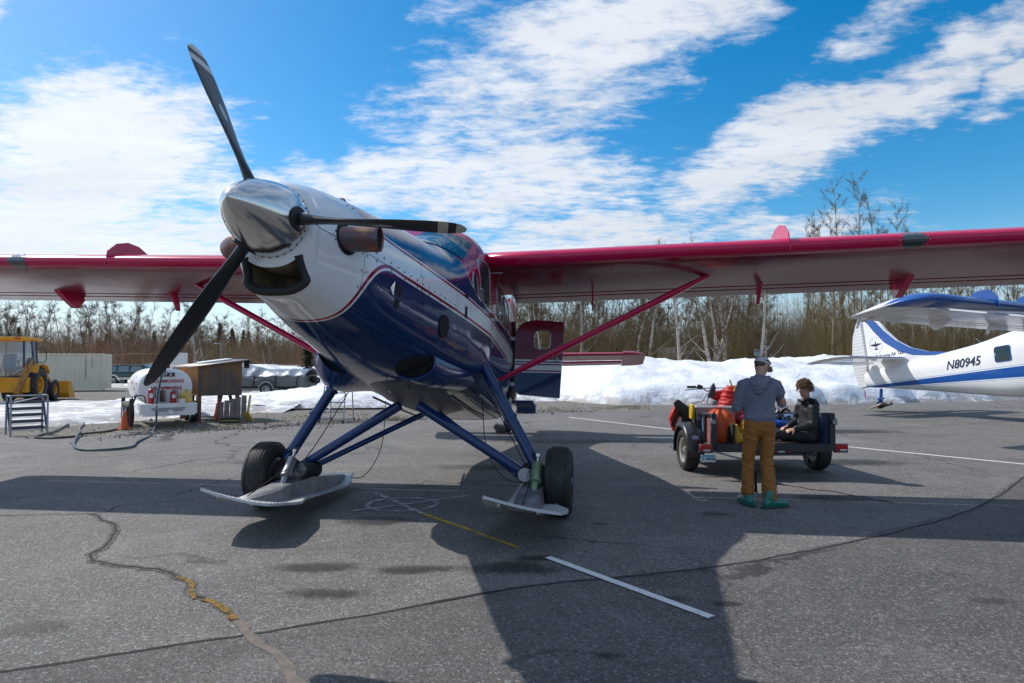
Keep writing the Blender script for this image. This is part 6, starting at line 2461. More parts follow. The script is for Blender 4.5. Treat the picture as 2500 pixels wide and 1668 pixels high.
q.box((0, 0, 0.5), (1.0, 0.9, 1.0))
q.build('lower_crate', PLY, bt)
rt_ = thing('red_flatbed', 'dark red flatbed trailer frame behind the fuel tank', 'trailer', (-31.8, 61, 0))
q = MB()
q.box((0, 0, 1.25), (3.2, 1.6, 0.22))
q.build('deck', mat('dark_red_paint', (0.14, 0.02, 0.025), 0.35), rt_)
for x in (-1.4, -0.6, 0.2, 1.1):
    q = MB()
    q.cyl((x, -0.7, 1.2), (x + 0.15, -0.7, 2.1), 0.05, 6)
    q.build('stake', mat('dark_red_paint', (0.14, 0.02, 0.025), 0.35), rt_)
for x in (-0.9, 0.9):
    wheel_part(rt_, (x, -0.7, 0.5), (0, -1, 0), 0.5, 0.25, 0.25, TYRE, STEEL)
wb = thing('white_pump_cabinet', 'white pump cabinet standing behind the fuel tank', 'cabinet', (-11.2, 21.6, 0), (0, 0, R(30)))
q = MB()
q.box((0, 0, 1.02), (0.5, 0.4, 2.05))
q.build('cabinet_case', WPAINT, wb, bevel=0.02)
q = MB()
q.box((0, -0.21, 1.3), (0.36, 0.02, 0.6))
q.build('cabinet_door', STEEL, wb, bevel=0.005)

# ---------------- fuel tank trailer
TD = Vector((-0.6, 0.8, 0)).normalized()          # along the tank, away from us
TX = Vector((0.8, 0.6, 0)).normalized()           # across, to the right
TO = Vector((-9.46, 17.6, 0))
TM = basis(TO, TX, TD, (0, 0, 1))
tk = thing('fuel_tank_trailer', 'white oval jet fuel tank on a two-axle trailer beside the shed', 'fuel tank', TO)
tk.matrix_world = TM
q = MB()
def oval(y, s_, n=40):
    return [Vector((0.655 * s_ * math.copysign(abs(math.cos(2 * PI * k / n)) ** 0.85, math.cos(2 * PI * k / n)), y, 1.03 + 0.52 * s_ * math.copysign(abs(math.sin(2 * PI * k / n)) ** 0.9, math.sin(2 * PI * k / n)))) for k in range(n)]
q.ring_stack([oval(-0.035, 0.05), oval(-0.03, 0.5), oval(-0.018, 0.86), oval(0.0, 0.965), oval(0.03, 1.0), oval(2.28, 1.0), oval(2.31, 0.965), oval(2.33, 0.5)])
tnk = q.build('tank', WPAINT, tk, sharp=50)
q = MB()
q.ring_stack([oval(0.06, 1.008), oval(0.085, 1.008)], caps=(False, False))
q.build('weld_band', WPAINT, tnk)
face = lambda x, z: basis((x, -0.045, z), (1, 0, 0), (0, 0, 1), (0, -1, 0))
q = MB()
q.box((0.0, -0.036, 1.385), (0.40, 0.008, 0.105))
pl = q.build('fuel_grade_plate', BLK, tk)
lettering('JET A', 0.105, WHL, tk, face(0, 1.382), bold=0.002, sx=1.12)
lettering('NO SMOKING', 0.115, REDL, tk, face(0.02, 1.205), bold=0.0025, sx=1.12)
lettering('FLAMMABLE', 0.115, REDL, tk, face(0.03, 1.02), bold=0.0025, sx=1.12)
lettering('K', 0.11, BLK, tk, face(-0.03, 1.48), bold=0.002)
# small faded placards on the long side
q = MB()
for (y, z, w_, h) in ((0.5, 1.12, 0.30, 0.09), (1.5, 1.14, 0.34, 0.10), (0.9, 0.98, 0.12, 0.10), (0.9, 1.12, 0.10, 0.08), (1.0, 1.27, 0.12, 0.10)):
    zz_ = (z - 1.03) / 0.52
    x = -0.655 * math.sqrt(max(0, 1 - abs(zz_) ** 2.1)) - 0.006
    q.box((x, y, z), (0.006, w_, h))
tag(q.build('side_placards', mat('faded_placard', (0.50, 0.36, 0.32), 0.6, fine=(5, 0.5, 0.6, (0.5, 0.52, 0.55, 1))), tk), kind='stuff')
q = MB()
for x in (-0.45, 0.45):
    q.box((x, 1.1, 0.42), (0.09, 2.9, 0.12))
for y in (0.1, 1.1, 2.1):
    q.box((0, y, 0.44), (0.9, 0.08, 0.10))
q.box((0, -0.42, 0.40), (0.10, 0.9, 0.10))
q.build('trailer_frame', WPAINT, tk, bevel=0.008)
q = MB()
q.prism([(-0.70, 0.62), (0.66, 0.62), (0.62, 0.30), (-0.62, 0.30)], 1, -0.60, -0.575)
fr_ = q.build('front_panel', WPAINT, tk, bevel=0.004)
q = MB()
q.box((0, -0.33, 0.615), (1.34, 0.52, 0.025))
q.build('shelf', WPAINT, tk, bevel=0.004)
for sx_ in (-1, 1):
    q = MB()
    q.prism([(-0.59, 0.62), (-0.06, 0.62), (-0.06, 0.50), (-0.45, 0.34), (-0.59, 0.34)], 0, sx_ * 0.66 - 0.012, sx_ * 0.66 + 0.012)
    q.build('shelf_gusset', WPAINT, tk, bevel=0.003)
q = MB()
q.prism([(-0.45, 0.52), (0.40, 0.52), (0.30, 0.42), (-0.35, 0.42)], 1, -0.612, -0.606)
q.build('panel_inlay', mat('flat_grey', (0.32, 0.32, 0.31), 0.7), tk)  # flat grey plate set just in front of the white panel
q = MB()
q.box((0.30, -0.56, 0.67), (0.14, 0.10, 0.12))
q.build('grease_box', WPAINT, tk, bevel=0.006)
for sx_ in (-1, 1):
    for y in (0.62, 1.30):
        wheel_part(tk, (sx_ * 0.80, y, 0.315), (sx_, 0, 0), 0.315, 0.2, 0.18, TYRE, WPAINT)
q = MB()
q.cyl((-0.05, 1.2, 1.53), (-0.05, 1.2, 1.66), 0.14, 16)
q.cyl((-0.05, 1.2, 1.66), (-0.05, 1.2, 1.70), 0.17, 16)
q.build('manhole', mat('rusty_white', (0.45, 0.34, 0.26), 0.7, fine=(9, 0.45, 0.6, (0.25, 0.10, 0.05, 1))), tnk)
q = MB()
q.tube([(0.02, 0.35, 1.5), (0.02, 0.35, 1.86)], 0.028, 8)
q.lathe([(-0.02, 0.03), (-0.02, 0.06), (0.08, 0.06), (0.09, 0.02)], (0.02, 0.35, 1.86), (0, 0, 1), 10)
q.build('vent_pipe', STEEL, tnk)


def T(x, y, z):
    return TM @ Vector((x, y, z))


def on_tank(name, label, cat, x, y, z, group=None):
    o = thing(name, label, cat)
    o.matrix_world = TM @ Matrix.Translation((x, y, z))
    if group:
        o['group'] = group
    return o


def extinguisher(x, y, label, h=0.44):
    o = on_tank('fire_extinguisher', label, 'fire extinguisher', x, y, 0.6285, 'fire extinguishers on the tank shelf')
    q = MB()
    q.lathe([(0, 0.07), (0.01, 0.078), (h * 0.74, 0.078), (h * 0.84, 0.06), (h * 0.88, 0.03), (h * 0.9, 0.03)], (0, 0, 0), (0, 0, 1), 20)
    q.build('cylinder', REDP, o)
    q = MB()
    q.box((0, -0.02, h * 0.94), (0.035, 0.12, 0.03), rot=(R(18), 0, 0))
    q.box((0, -0.03, h * 1.0), (0.025, 0.14, 0.014), rot=(R(-12), 0, 0))
    q.build('lever', STEEL, o)
    q = MB()
    q.tube(smooth_path([(0.02, 0, h * 0.9), (0.10, 0, h * 0.86), (0.105, -0.01, h * 0.5), (0.10, -0.02, h * 0.3)], 5), 0.012, 8)
    q.build('nozzle_hose', BLACKRUB, o)
    q = MB()
    q.grid(lambda u, v: (0.0795 * math.cos(lerp(-2.1, -1.0, u)), 0.0795 * math.sin(lerp(-2.1, -1.0, u)), lerp(h * 0.35, h * 0.62, v)), 6, 1)
    q.build('instruction_label', WHL, o, recalc=False)
    return o


extinguisher(-0.42, -0.42, 'red fire extinguisher leftmost on the tank trailer shelf')
extinguisher(0.13, -0.30, 'smaller red extinguisher between the hose reel and the yellow can', 0.36)
hr = on_tank('hose_reel', 'round metal hose reel on the tank trailer shelf', 'hose reel', -0.13, -0.36, 0.6285)
q = MB()
for x in (-0.06, 0.06):
    q.lathe([(-0.006, 0.02), (-0.006, 0.195), (0.006, 0.195), (0.006, 0.02)], (x, 0, 0.20), (1, -0.25, 0), 24)
q.build('reel_flange', STEEL, hr)
q = MB()
q.lathe([(-0.055, 0.1), (-0.04, 0.15), (0.0, 0.158), (0.04, 0.15), (0.055, 0.1)], (0, 0, 0.20), (1, -0.25, 0), 24)
q.build('reel_drum', mat('brown_reel', (0.12, 0.05, 0.04), 0.6), hr)
yc = on_tank('safety_can', 'yellow safety fuel can standing on the tank trailer shelf', 'fuel can', 0.42, -0.36, 0.6285)
q = MB()
q.lathe([(0, 0.165), (0.01, 0.172), (0.06, 0.172), (0.065, 0.166), (0.20, 0.166), (0.25, 0.14), (0.275, 0.06), (0.28, 0.05)], (0, 0, 0), (0, 0, 1), 28)
q.build('can_body', CANY, yc)
q = MB()
q.lathe([(0.27, 0.05), (0.33, 0.045), (0.335, 0.02)], (0.02, 0, 0), (0, 0, 1), 14)
q.tube(smooth_path([(-0.13, 0, 0.25), (-0.10, 0, 0.33), (0.08, 0, 0.345), (0.14, 0, 0.25)], 5), 0.011, 8)
q.build('can_handle', CANY, yc)
q = MB()
q.grid(lambda u, v: (0.168 * math.cos(lerp(-2.7, -1.7, u)), 0.168 * math.sin(lerp(-2.7, -1.7, u)), lerp(0.155, 0.175, v)), 6, 1)
q.build('can_stripe', BLK, yc, recalc=False)

# ---------------- bollards, cone
for (x, y, h, lb) in ((-11.17, 18.5, 0.74, 'black steel bollard left of the tank trailer wheels'), (-10.05, 17.0, 0.78, 'black bollard with a bent strap beside the traffic cone'), (-9.45, 19.05, 0.78, 'black bollard between the fuel tank and the shed leg')):
    o = thing('bollard', lb, 'bollard', (x, y, -0.03), group='black bollards round the fuel tank')
    q = MB()
    q.lathe([(0, 0.048), (h, 0.048), (h + 0.01, 0.04), (h + 0.012, 0.002)], (0, 0, 0), (0, 0, 1), 16)
    q.build('post', BLK, o)
    q = MB()
    if 'strap' in lb:
        q.tube(smooth_path([(0, 0, h - 0.02), (0.08, 0, h + 0.08), (0.3, 0.05, h + 0.07), (0.34, 0.06, h - 0.15)], 4), 0.016, 6)
    else:
        q.lathe([(h * 0.9, 0.052), (h * 0.97, 0.052)], (0, 0, 0), (0, 0, 1), 16)
    q.build('strap', BLK, o)
cn = thing('traffic_cone', 'dirty orange traffic cone in front of the tank trailer wheels', 'traffic cone', (-10.08, 16.75, -0.028))
q = MB()
q.lathe([(0.03, 0.105), (0.035, 0.10), (0.48, 0.035), (0.485, 0.025), (0.40, 0.025), (0.03, 0.08)], (0, 0, 0), (0.03, 0, 1), 20, caps=(False, False))
q.build('cone_body', ORANGE, cn)
q = MB()
q.box((0, 0, 0.017), (0.27, 0.27, 0.034))
q.build('cone_base', ORANGE, cn, bevel=0.008)

# ---------------- shed on posts
SX = Vector((0.707, 0.707, 0))
SY = Vector((-0.707, 0.707, 0))
sh = thing('wooden_shed', 'small plywood shed on four posts with a sloping roof', 'shed', (-9.3, 19.05, -0.03))
sh.rotation_euler = (0, 0, R(45))
W_, D_ = 1.30, 1.60
q = MB()
q.prism([(0, 0.77), (W_, 0.735), (W_, 1.80), (0, 1.63)], 1, 0.0, 0.018)
q.build('front_panel', PLY, sh)
q = MB()
q.prism([(0, 0.77), (W_, 0.735), (W_, 1.80), (0, 1.63)], 1, D_ - 0.018, D_)
q.build('back_panel', PLY, sh)
q = MB()
q.box((0.009, D_ / 2, 1.20), (0.018, D_ - 0.04, 0.86))
q.build('end_panel', PLYO, sh)
q = MB()
q.box((W_ - 0.009, D_ / 2, 1.27), (0.018, D_ - 0.04, 1.06))
q.build('end_panel', PLYO, sh)
q = MB()
q.box((W_ / 2, D_ / 2, 0.765), (W_ - 0.04, D_ - 0.04, 0.02))
q.build('floor_panel', PLY, sh)
q = MB()
nr = 15
x0, x1 = -0.22, W_ + 0.16
y0_, y1_ = -0.16, D_ + 0.14
def roof_z(x):
    return 1.655 + (x / W_) * 0.17
rg = []
for k in range(nr * 2 + 1):
    y = lerp(y0_, y1_, k / (nr * 2))
    rg.append((y, 0.012 if k % 2 else 0.0))
q.ring_stack([[Vector((x, y, roof_z(x) + dz_)) for y, dz_ in rg] for x in (x0, x1)], closed=False)
r_o = q.build('roof', ROOFM, sh, sharp=20)
r_o.modifiers.new('thick', 'SOLIDIFY').thickness = 0.025
q = MB()
q.tube([Vector((x1, y, roof_z(x1) - 0.09)) for y in (y0_, -0.02, 0.02)], 0.05, 8)
q.box((x1 - 0.01, 0.04, roof_z(x1) - 0.13), (0.03, 0.36, 0.28), rot=(0, 0, 0))
q.build('roof_membrane', BLACKRUB, r_o, bevel=0.012)
q = MB()
q.box((0.8, 0.9, roof_z(0.8) + 0.04), (0.9, 0.6, 0.05), rot=(0, R(-7.5), 0))
q.build('roof_snow', SNOW, r_o, bevel=0.02)
for (x, y) in ((0.06, 0.06), (W_ - 0.10, 0.10), (0.06, D_ - 0.06), (W_ - 0.1, D_ - 0.06)):
    q = MB()
    q.box((x, y, 0.375), (0.10, 0.10, 0.78))
    q.build('post', POST, sh, bevel=0.006)
for (a, c) in (((0.55, 0.10, 0.02), (0.72, 0.10, 0.77)), ((W_ - 0.14, 0.3, 0.2), (W_ - 0.32, 0.12, 0.77))):
    q = MB()
    q.tube([a, c], 0.05, 4)
    q.build('brace', POST, sh)
q = MB()
q.tube(smooth_path([(0.0, 0.0, 0.77), (-0.05, -0.03, 0.7), (-0.02, -0.04, 0.5)], 4), 0.014, 6)
q.build('hook', BLK, sh)

# ---------------- things under and beside the shed
st_ = thing('wooden_steps', 'grey plank steps with yellow ends leaning under the shed', 'steps', (-8.35, 19.35, -0.03), (0, 0, R(18)))
for k in range(5):
    q = MB()
    q.box((-0.38 + 0.16 * k, 0.16 - 0.012 * k, 0.28 + 0.025 * k), (0.145, 0.03, 0.56 + 0.05 * k), rot=(R(-14), 0, 0))
    q.build('plank', mat('grey_plank', (0.22, 0.19, 0.165), 0.85, var=(4, 0.25)), st_, bevel=0.004)
for (x, z, h, m_) in ((-0.50, 0.26, 0.52, ORANGE), (0.40, 0.40, 0.70, CANY)):
    q = MB()
    q.box((x, 0.12, z), (0.06, 0.20, h), rot=(R(-14), R(6), 0))
    q.build('side_board', m_, st_, bevel=0.006)
kb = thing('wooden_kerb_block', 'black block with a yellow stripe lying by the shed post', 'block', (-8.20, 18.75, -0.03), (0, 0, R(12)))
q = MB()
q.box((0, 0, 0.07), (0.50, 0.20, 0.14))
q.build('block', BLK, kb, bevel=0.01)
q = MB()
q.box((0, -0.101, 0.065), (0.48, 0.006, 0.022))
q.build('stripe', CANY, kb)
yw = thing('yellow_wedge', 'yellow metal foot of a ramp lying beside the striped block', 'ramp', (-7.82, 18.95, -0.03), (0, 0, R(-25)))
q = MB()
q.prism([(-0.14, 0.0), (0.14, 0.0), (0.10, 0.30), (-0.10, 0.30)], 1, -0.02, 0.02)
for p_ in q.v:
    p_.y -= (p_.z - 0.3) * 0.5
q.build('foot_plate', CANY, yw, bevel=0.004)
jg = thing('orange_jug', 'orange plastic jug beside the grey plank steps', 'jug', (-8.92, 19.5, -0.03))
q = MB()
q.lathe([(0, 0.085), (0.01, 0.09), (0.20, 0.09), (0.25, 0.05), (0.28, 0.03), (0.31, 0.03)], (0, 0, 0), (0, 0, 1), 18)
q.build('jug_body', ORANGE, jg)
q = MB()
q.tube(smooth_path([(0.05, 0, 0.25), (0.11, 0, 0.27), (0.11, 0, 0.14), (0.085, 0, 0.10)], 4), 0.014, 6)
q.build('jug_handle', ORANGE, jg)

# ---------------- boat under a tarpaulin
bo = thing('covered_boat', 'boat on a trailer under a silver tarpaulin behind the snow', 'boat', (-13.2, 34.5, 0), (0, 0, R(-4)))
TARP = mat('silver_tarp', (0.20, 0.235, 0.275), 0.38, 0.2, var=(2, 0.15), bump=(3.0, 0.6, 0.08))
q = MB()
ringsb = []
for k in range(13):
    u = k / 12
    x = lerp(-3.1, 2.45, u)
    w_ = 0.95 * (1 - max(0, (0.12 - u) / 0.12) * 0.35)
    ringsb.append([Vector((x, -w_, 1.02)), Vector((x, -w_ * 0.93, 0.50)), Vector((x, -0.3, 0.36)), Vector((x, 0.3, 0.36)), Vector((x, w_ * 0.93, 0.50)), Vector((x, w_, 1.02))])
q.ring_stack(ringsb)
q.build('hull', mat('grey_hull', (0.105, 0.12, 0.118), 0.5, 0.2, var=(2, 0.15)), bo, sharp=30)
q = MB()
def tarp(u, v):
    x = lerp(-3.2, 2.55, u)
    s_ = abs(2 * v - 1)
    pk = 1.72 - 0.32 * sstep(0.30, 0.62, u) if u < 0.62 else 1.40
    pk += 0.05 * math.sin(u * 40) * 0.5
    e = 1.02 - 0.22 * max(0, 1 - abs(u - 0.55) / 0.13) + 0.03 * math.sin(u * 55)
    y = (2 * v - 1) * 1.0
    z = lerp(pk, e, s_ ** 2.2)
    z += 0.05 * mnoise.noise(Vector((x * 2.2, y * 3.0 + x * 1.2, 0)))
    return (x, y, z)
q.grid(tarp, 70, 22)
tp = q.build('tarpaulin', TARP, bo, sharp=60)
tp.modifiers.new('thick', 'SOLIDIFY').thickness = 0.01
for x in (-0.15, 1.0, 2.15, -2.2):
    q = MB()
    q.tube([(x, -1.0, 1.08), (x - 0.08, -0.965, 0.52)], 0.03, 4)
    q.build('strap', BLK, bo)
q = MB()
q.ring_stack([[Vector((0.55 + r_ * math.cos(a), y, 0.36 + r_ * math.sin(a))) for a in [PI * k / 14 for k in range(15)]] for r_, y in ((0.40, -1.0), (0.40, -1.22), (0.36, -1.22))], closed=False)
q.build('mudguard', GALV, bo)
wheel_part(bo, (0.55, -1.1, 0.33), (0, -1, 0), 0.34, 0.2, 0.2, TYRE, STEEL)
wheel_part(bo, (0.55, 1.1, 0.33), (0, 1, 0), 0.34, 0.2, 0.2, TYRE, STEEL)
q = MB()
q.box((-0.2, 0, 0.28), (6.0, 0.12, 0.1))
q.build('trailer_beam', GALV, bo)
q = MB()
q.lathe([(0, 0.12), (0.15, 0.2), (0.45, 0.18), (0.55, 0.05)], (2.45, 0.0, 0.9), (1, 0, -0.3), 12)
q.build('outboard_motor', BLK, bo)
lump = thing('dark_tarp_bundle', 'dark tarpaulin bundle at the foot of the snow', 'tarp bundle', (-9.35, 23.7, -0.03))
q = MB()
q.grid(lambda u, v: (lerp(-0.62, 0.62, u), lerp(-0.35, 0.35, v), 0.20 * (math.sin(PI * u) * math.sin(PI * v)) ** 0.5 * (1 + 0.25 * mnoise.noise(Vector((u * 4, v * 4, 1)))) if 0 < u < 1 and 0 < v < 1 else -0.02), 20, 12)
q.build('bundle_cover', mat('dark_tarp', (0.03, 0.045, 0.06), 0.5), lump, sharp=70)
ed_ = MB()
ed_.tube(smooth_path([(-8.8, 23.75, 0.02), (-7.6, 23.6, 0.02), (-6.0, 23.75, 0.02), (-4.6, 23.9, 0.02)], 6), 0.035, 8)
tag(ed_.build('ground_pipe', BLK), 'black pipe lying along the foot of the snow bank', 'pipe')

# ---------------- mesh-tread step stand on the apron edge
ls = thing('step_stand', 'grey step stand with mesh treads at the edge of the snow', 'step stand', (-11.55, 14.85, 0), (0, 0, R(46)))
W_ = 0.70
for x in (0.0, W_):
    q = MB()
    q.tube([(x, 0.0, 0.0), (x, 0.03, 0.80), (x, 0.10, 0.93)], 0.022, 8)
    q.build('front_leg', GALV, ls)
    q = MB()
    q.tube([(x, 0.62, 0.0), (x, 0.60, 0.93), (x, 0.10, 0.93)], 0.022, 8)
    q.build('rear_leg', GALV, ls)
    q = MB()
    q.tube([(x, 0.04, 0.10), (x, 0.55, 0.78)], 0.026, 6)
    q.build('stringer', BLUEST, ls)
q = MB()
q.tube([(0, 0.10, 0.93), (W_, 0.10, 0.93)], 0.020, 8)
q.build('top_rail', GALV, ls)
q = MB()
q.tube([(0.0, 0.03, 0.76), (W_, 0.12, 0.92)], 0.018, 8)
q.build('brace', GALV, ls)
for k in range(5):
    z = 0.18 + 0.145 * k
    y = 0.10 + 0.10 * k
    q = MB()
    for yy, zz_ in ((y, z), (y + 0.17, z + 0.015)):
        q.box((W_ / 2, yy, zz_ - 0.01), (W_ - 0.06, 0.012, 0.045))
    q.build('tread_frame', BLUEST, ls)
    q = MB()
    n = 15
    for j in range(n):
        xa, xb = lerp(0.04, W_ - 0.04, j / n), lerp(0.04, W_ - 0.04, (j + 1) / n)
        for s_ in range(3):
            ya, yb = y + 0.17 * s_ / 3, y + 0.17 * (s_ + 1) / 3
            q.tube([(xa, ya, z), ((xa + xb) / 2, yb, z)], 0.006, 3)
            q.tube([((xa + xb) / 2, yb, z), (xb, ya, z)], 0.006, 3)
    tag(q.build('tread_mesh', GALV, ls), kind='stuff')
    q = MB()
    for j in range(n):
        xa, xb = lerp(0.04, W_ - 0.04, j / n), lerp(0.04, W_ - 0.04, (j + 1) / n)
        for s_ in range(2):
            za, zb = z - 0.075 + 0.05 * s_, z - 0.025 + 0.05 * s_
            q.tube([(xa, y - 0.002, za), ((xa + xb) / 2, y - 0.002, zb)], 0.006, 3)
            q.tube([((xa + xb) / 2, y - 0.002, zb), (xb, y - 0.002, za)], 0.006, 3)
    tag(q.build('riser_mesh', GALV, ls), kind='stuff')

# ---------------- rolling ladder behind the landing gear
rl = thing('rolling_ladder', 'tall grey rolling ladder standing behind the left landing gear leg', 'ladder', (-5.55, 18.6, -0.03), (0, 0, R(-8)))
for x in (0.0, 0.72):
    q = MB()
    q.tube([(x, 0, 0.05), (x + (0.06 if x == 0 else -0.06), 0.35, 1.55), (x + (0.06 if x == 0 else -0.06), 0.4, 1.9)], 0.018, 8)
    q.build('front_rail', GALV, rl)
    q = MB()
    q.tube([(x, 0.75, 0.05), (x + (0.06 if x == 0 else -0.06), 0.65, 1.9)], 0.018, 8)
    q.build('rear_rail', GALV, rl)
    q = MB()
    q.tube([(x, -0.05, 0.10), (x, 0.8, 0.10)], 0.018, 8)
    q.build('base_rail', GALV, rl)
for (a, c) in (((0, 0, 0.10), (0.72, 0, 0.10)), ((0, 0.75, 0.10), (0.72, 0.75, 0.10)), ((0, 0.02, 0.16), (0.66, 0.6, 0.9))):
    q = MB()
    q.tube([a, c], 0.014, 6)
    q.build('cross_brace', GALV, rl)
for k in range(5):
    q = MB()
    z = 0.32 + 0.27 * k
    q.box((0.36, 0.10 + 0.07 * k, z), (0.60, 0.12, 0.03))
    q.build('rung', GALV, rl, bevel=0.004)
for x in (0.0, 0.72):
    for y in (-0.05, 0.8):
        q = MB()
        q.lathe([(-0.015, 0.05), (0.015, 0.05)], (x, y, 0.05), (1, 0, 0), 12)
        q.build('caster', BLK, rl)

# ---------------- fuel hoses
fh = MB()
pts = [(-9.85, 18.1, 1.50), (-10.15, 17.75, 1.2), (-10.55, 17.9, 0.55), (-10.72, 17.95, 0.06), (-10.35, 17.08, 0.0), (-10.1, 16.07, 0.0), (-10.19, 15.27, 0.02), (-9.96, 14.72, 0.03), (-10.22, 14.38, 0.03), (-10.69, 14.5, 0.03), (-10.88, 14.81, 0.03), (-11.3, 15.9, 0.01), (-11.83, 16.96, 0.01),
       (-12.94, 19.07, 0.01), (-13.5, 20.0, 0.05), (-14.2, 20.9, 0.1), (-13.75, 20.75, 0.08), (-13.3, 20.0, 0.03), (-12.6, 18.9, 0.01), (-11.93, 17.95, 0.01), (-11.2, 16.7, 0.0), (-10.34, 15.46, 0.03)]
fh.tube(smooth_path(pts, 8), 0.025, 8)
tag(fh.build('fuel_hose', HOSE), 'black fuel hose looping over the gravel and snow from the tank', 'hose')
th_ = MB()
pts = [(-9.38, 17.35, 1.62), (-9.38, 17.15, 1.2), (-9.36, 16.97, 0.65), (-9.3, 16.85, 0.22), (-9.0, 16.2, 0.01), (-8.51, 15.27, 0.0), (-7.95, 13.7, 0.03), (-7.63, 13.01, 0.03), (-7.6, 12.62, 0.03), (-7.84, 12.42, 0.03), (-8.27, 12.44, 0.03), (-8.72, 12.87, 0.03), (-9.31, 13.73, 0.03), (-9.9, 14.7, 0.07), (-10.34, 15.46, 0.05)]
th_.tube(smooth_path(pts, 8), 0.024, 8)
tag(th_.build('fuel_hose', TEALH), 'teal fuel hose hanging from the tank and lying across the asphalt', 'hose')
# ================================================================== PEOPLE AND THE CARGO TRAILER
def eltube(b, pts, rad, up=(0, 1, 0), n=14, caps=True):
    """tube with elliptical rings; rad: list of (r across, r along up)"""
    pts = [Vector(p) for p in pts]
    k = len(pts)
    rings = []
    U = Vector(up)
    for i in range(k):
        t_ = (pts[min(i + 1, k - 1)] - pts[max(i - 1, 0)]).normalized()
        y = (U - t_ * U.dot(t_)).normalized()
        x = y.cross(t_)
        ra, rb = rad[i] if isinstance(rad[i], (tuple, list)) else (rad[i], rad[i])
        rings.append([pts[i] + x * math.cos(2 * PI * j / n) * ra + y * math.sin(2 * PI * j / n) * rb for j in range(n)])
    # rounded ends
    if caps:
        for end, s_ in ((0, -1), (-1, 1)):
            c = pts[end]
            t_ = (pts[1] - pts[0]).normalized() * -1 if end == 0 else (pts[-1] - pts[-2]).normalized()
            r0 = rings[end]
            rr = min((p - c).length for p in r0)
            extra = [[c + (p - c) * 0.75 + t_ * rr * 0.5 for p in r0], [c + (p - c) * 0.3 + t_ * rr * 0.72 for p in r0]]
            if end == 0:
                rings = extra[::-1] + rings
            else:
                rings = rings + extra
    b.ring_stack(rings)
    return b


def fused(name, b, m_, parent, voxel=0.014, smooth=4, wrinkle=None, wfn=None, decimate=None):
    """overlapping closed pieces become one continuous skin"""
    o = b.build(name + '_raw', m_, None)
    md = o.modifiers.new('r', 'REMESH')
    md.mode = 'VOXEL'
    md.voxel_size = voxel
    sm = o.modifiers.new('s', 'SMOOTH')
    sm.factor = 0.5
    sm.iterations = smooth
    dg = bpy.context.evaluated_depsgraph_get()
    me = bpy.data.meshes.new_from_object(o.evaluated_get(dg))
    bpy.data.objects.remove(o)
    me.materials.clear()
    me.materials.append(m_)
    if wrinkle:
        sc, amp, stretch = wrinkle
        nr = [v.normal.copy() for v in me.vertices]
        for v, n in zip(me.vertices, nr):
            q_ = Vector((v.co.x * sc * stretch[0], v.co.y * sc * stretch[1], v.co.z * sc * stretch[2]))
            h = mnoise.noise(q_ + Vector((0.0, 0.0, 3.1)))
            rdg = 1 - abs(h) * 2
            h2 = mnoise.noise(q_ * 2.3 + Vector((7, 1, 2)))
            g = 1.0 if wfn is None else wfn(v.co)
            v.co = v.co + n * amp * g * (0.7 * rdg * abs(rdg) - 0.35 + 0.4 * h2)
    me.polygons.foreach_set('use_smooth', [True] * len(me.polygons))
    me.update()
    return obj(name, me, parent)


SKIN = mat('skin', (0.50, 0.27, 0.19), 0.55, var=(9, 0.12))
HOODM = mat('blue_grey_knit', (0.165, 0.172, 0.225), 0.95, var=(3, 0.12), bump=(60, 0.25, 0.004))
BROWN = mat('brown_canvas', (0.31, 0.122, 0.024), 0.85, var=(4, 0.18), bump=(45, 0.2, 0.004))
BOOTG = mat('green_ski_boot', (0.006, 0.15, 0.115), 0.35, coat=0.3)
CAPM = mat('grey_cap', (0.46, 0.45, 0.47), 0.9, var=(12, 0.1))
DKHAIR = mat('short_brown_hair', (0.10, 0.062, 0.038), 0.8, var=(40, 0.4))
CURL = mat('curly_brown_hair', (0.19, 0.105, 0.048), 0.65, var=(25, 0.45))
BLKJ = mat('black_jacket', (0.012, 0.015, 0.020), 0.6, var=(5, 0.15))
BLKP = mat('black_trousers', (0.011, 0.012, 0.015), 0.7, var=(5, 0.3))
BOOTY = mat('yellow_mountain_boot', (0.50, 0.29, 0.012), 0.6, var=(6, 0.2), fine=(9, 0.6, 0.7, (0.03, 0.03, 0.03, 1)))
SOLE = mat('dark_boot_sole', (0.028, 0.027, 0.026), 0.8, bump=(40, 1.0, 0.01))


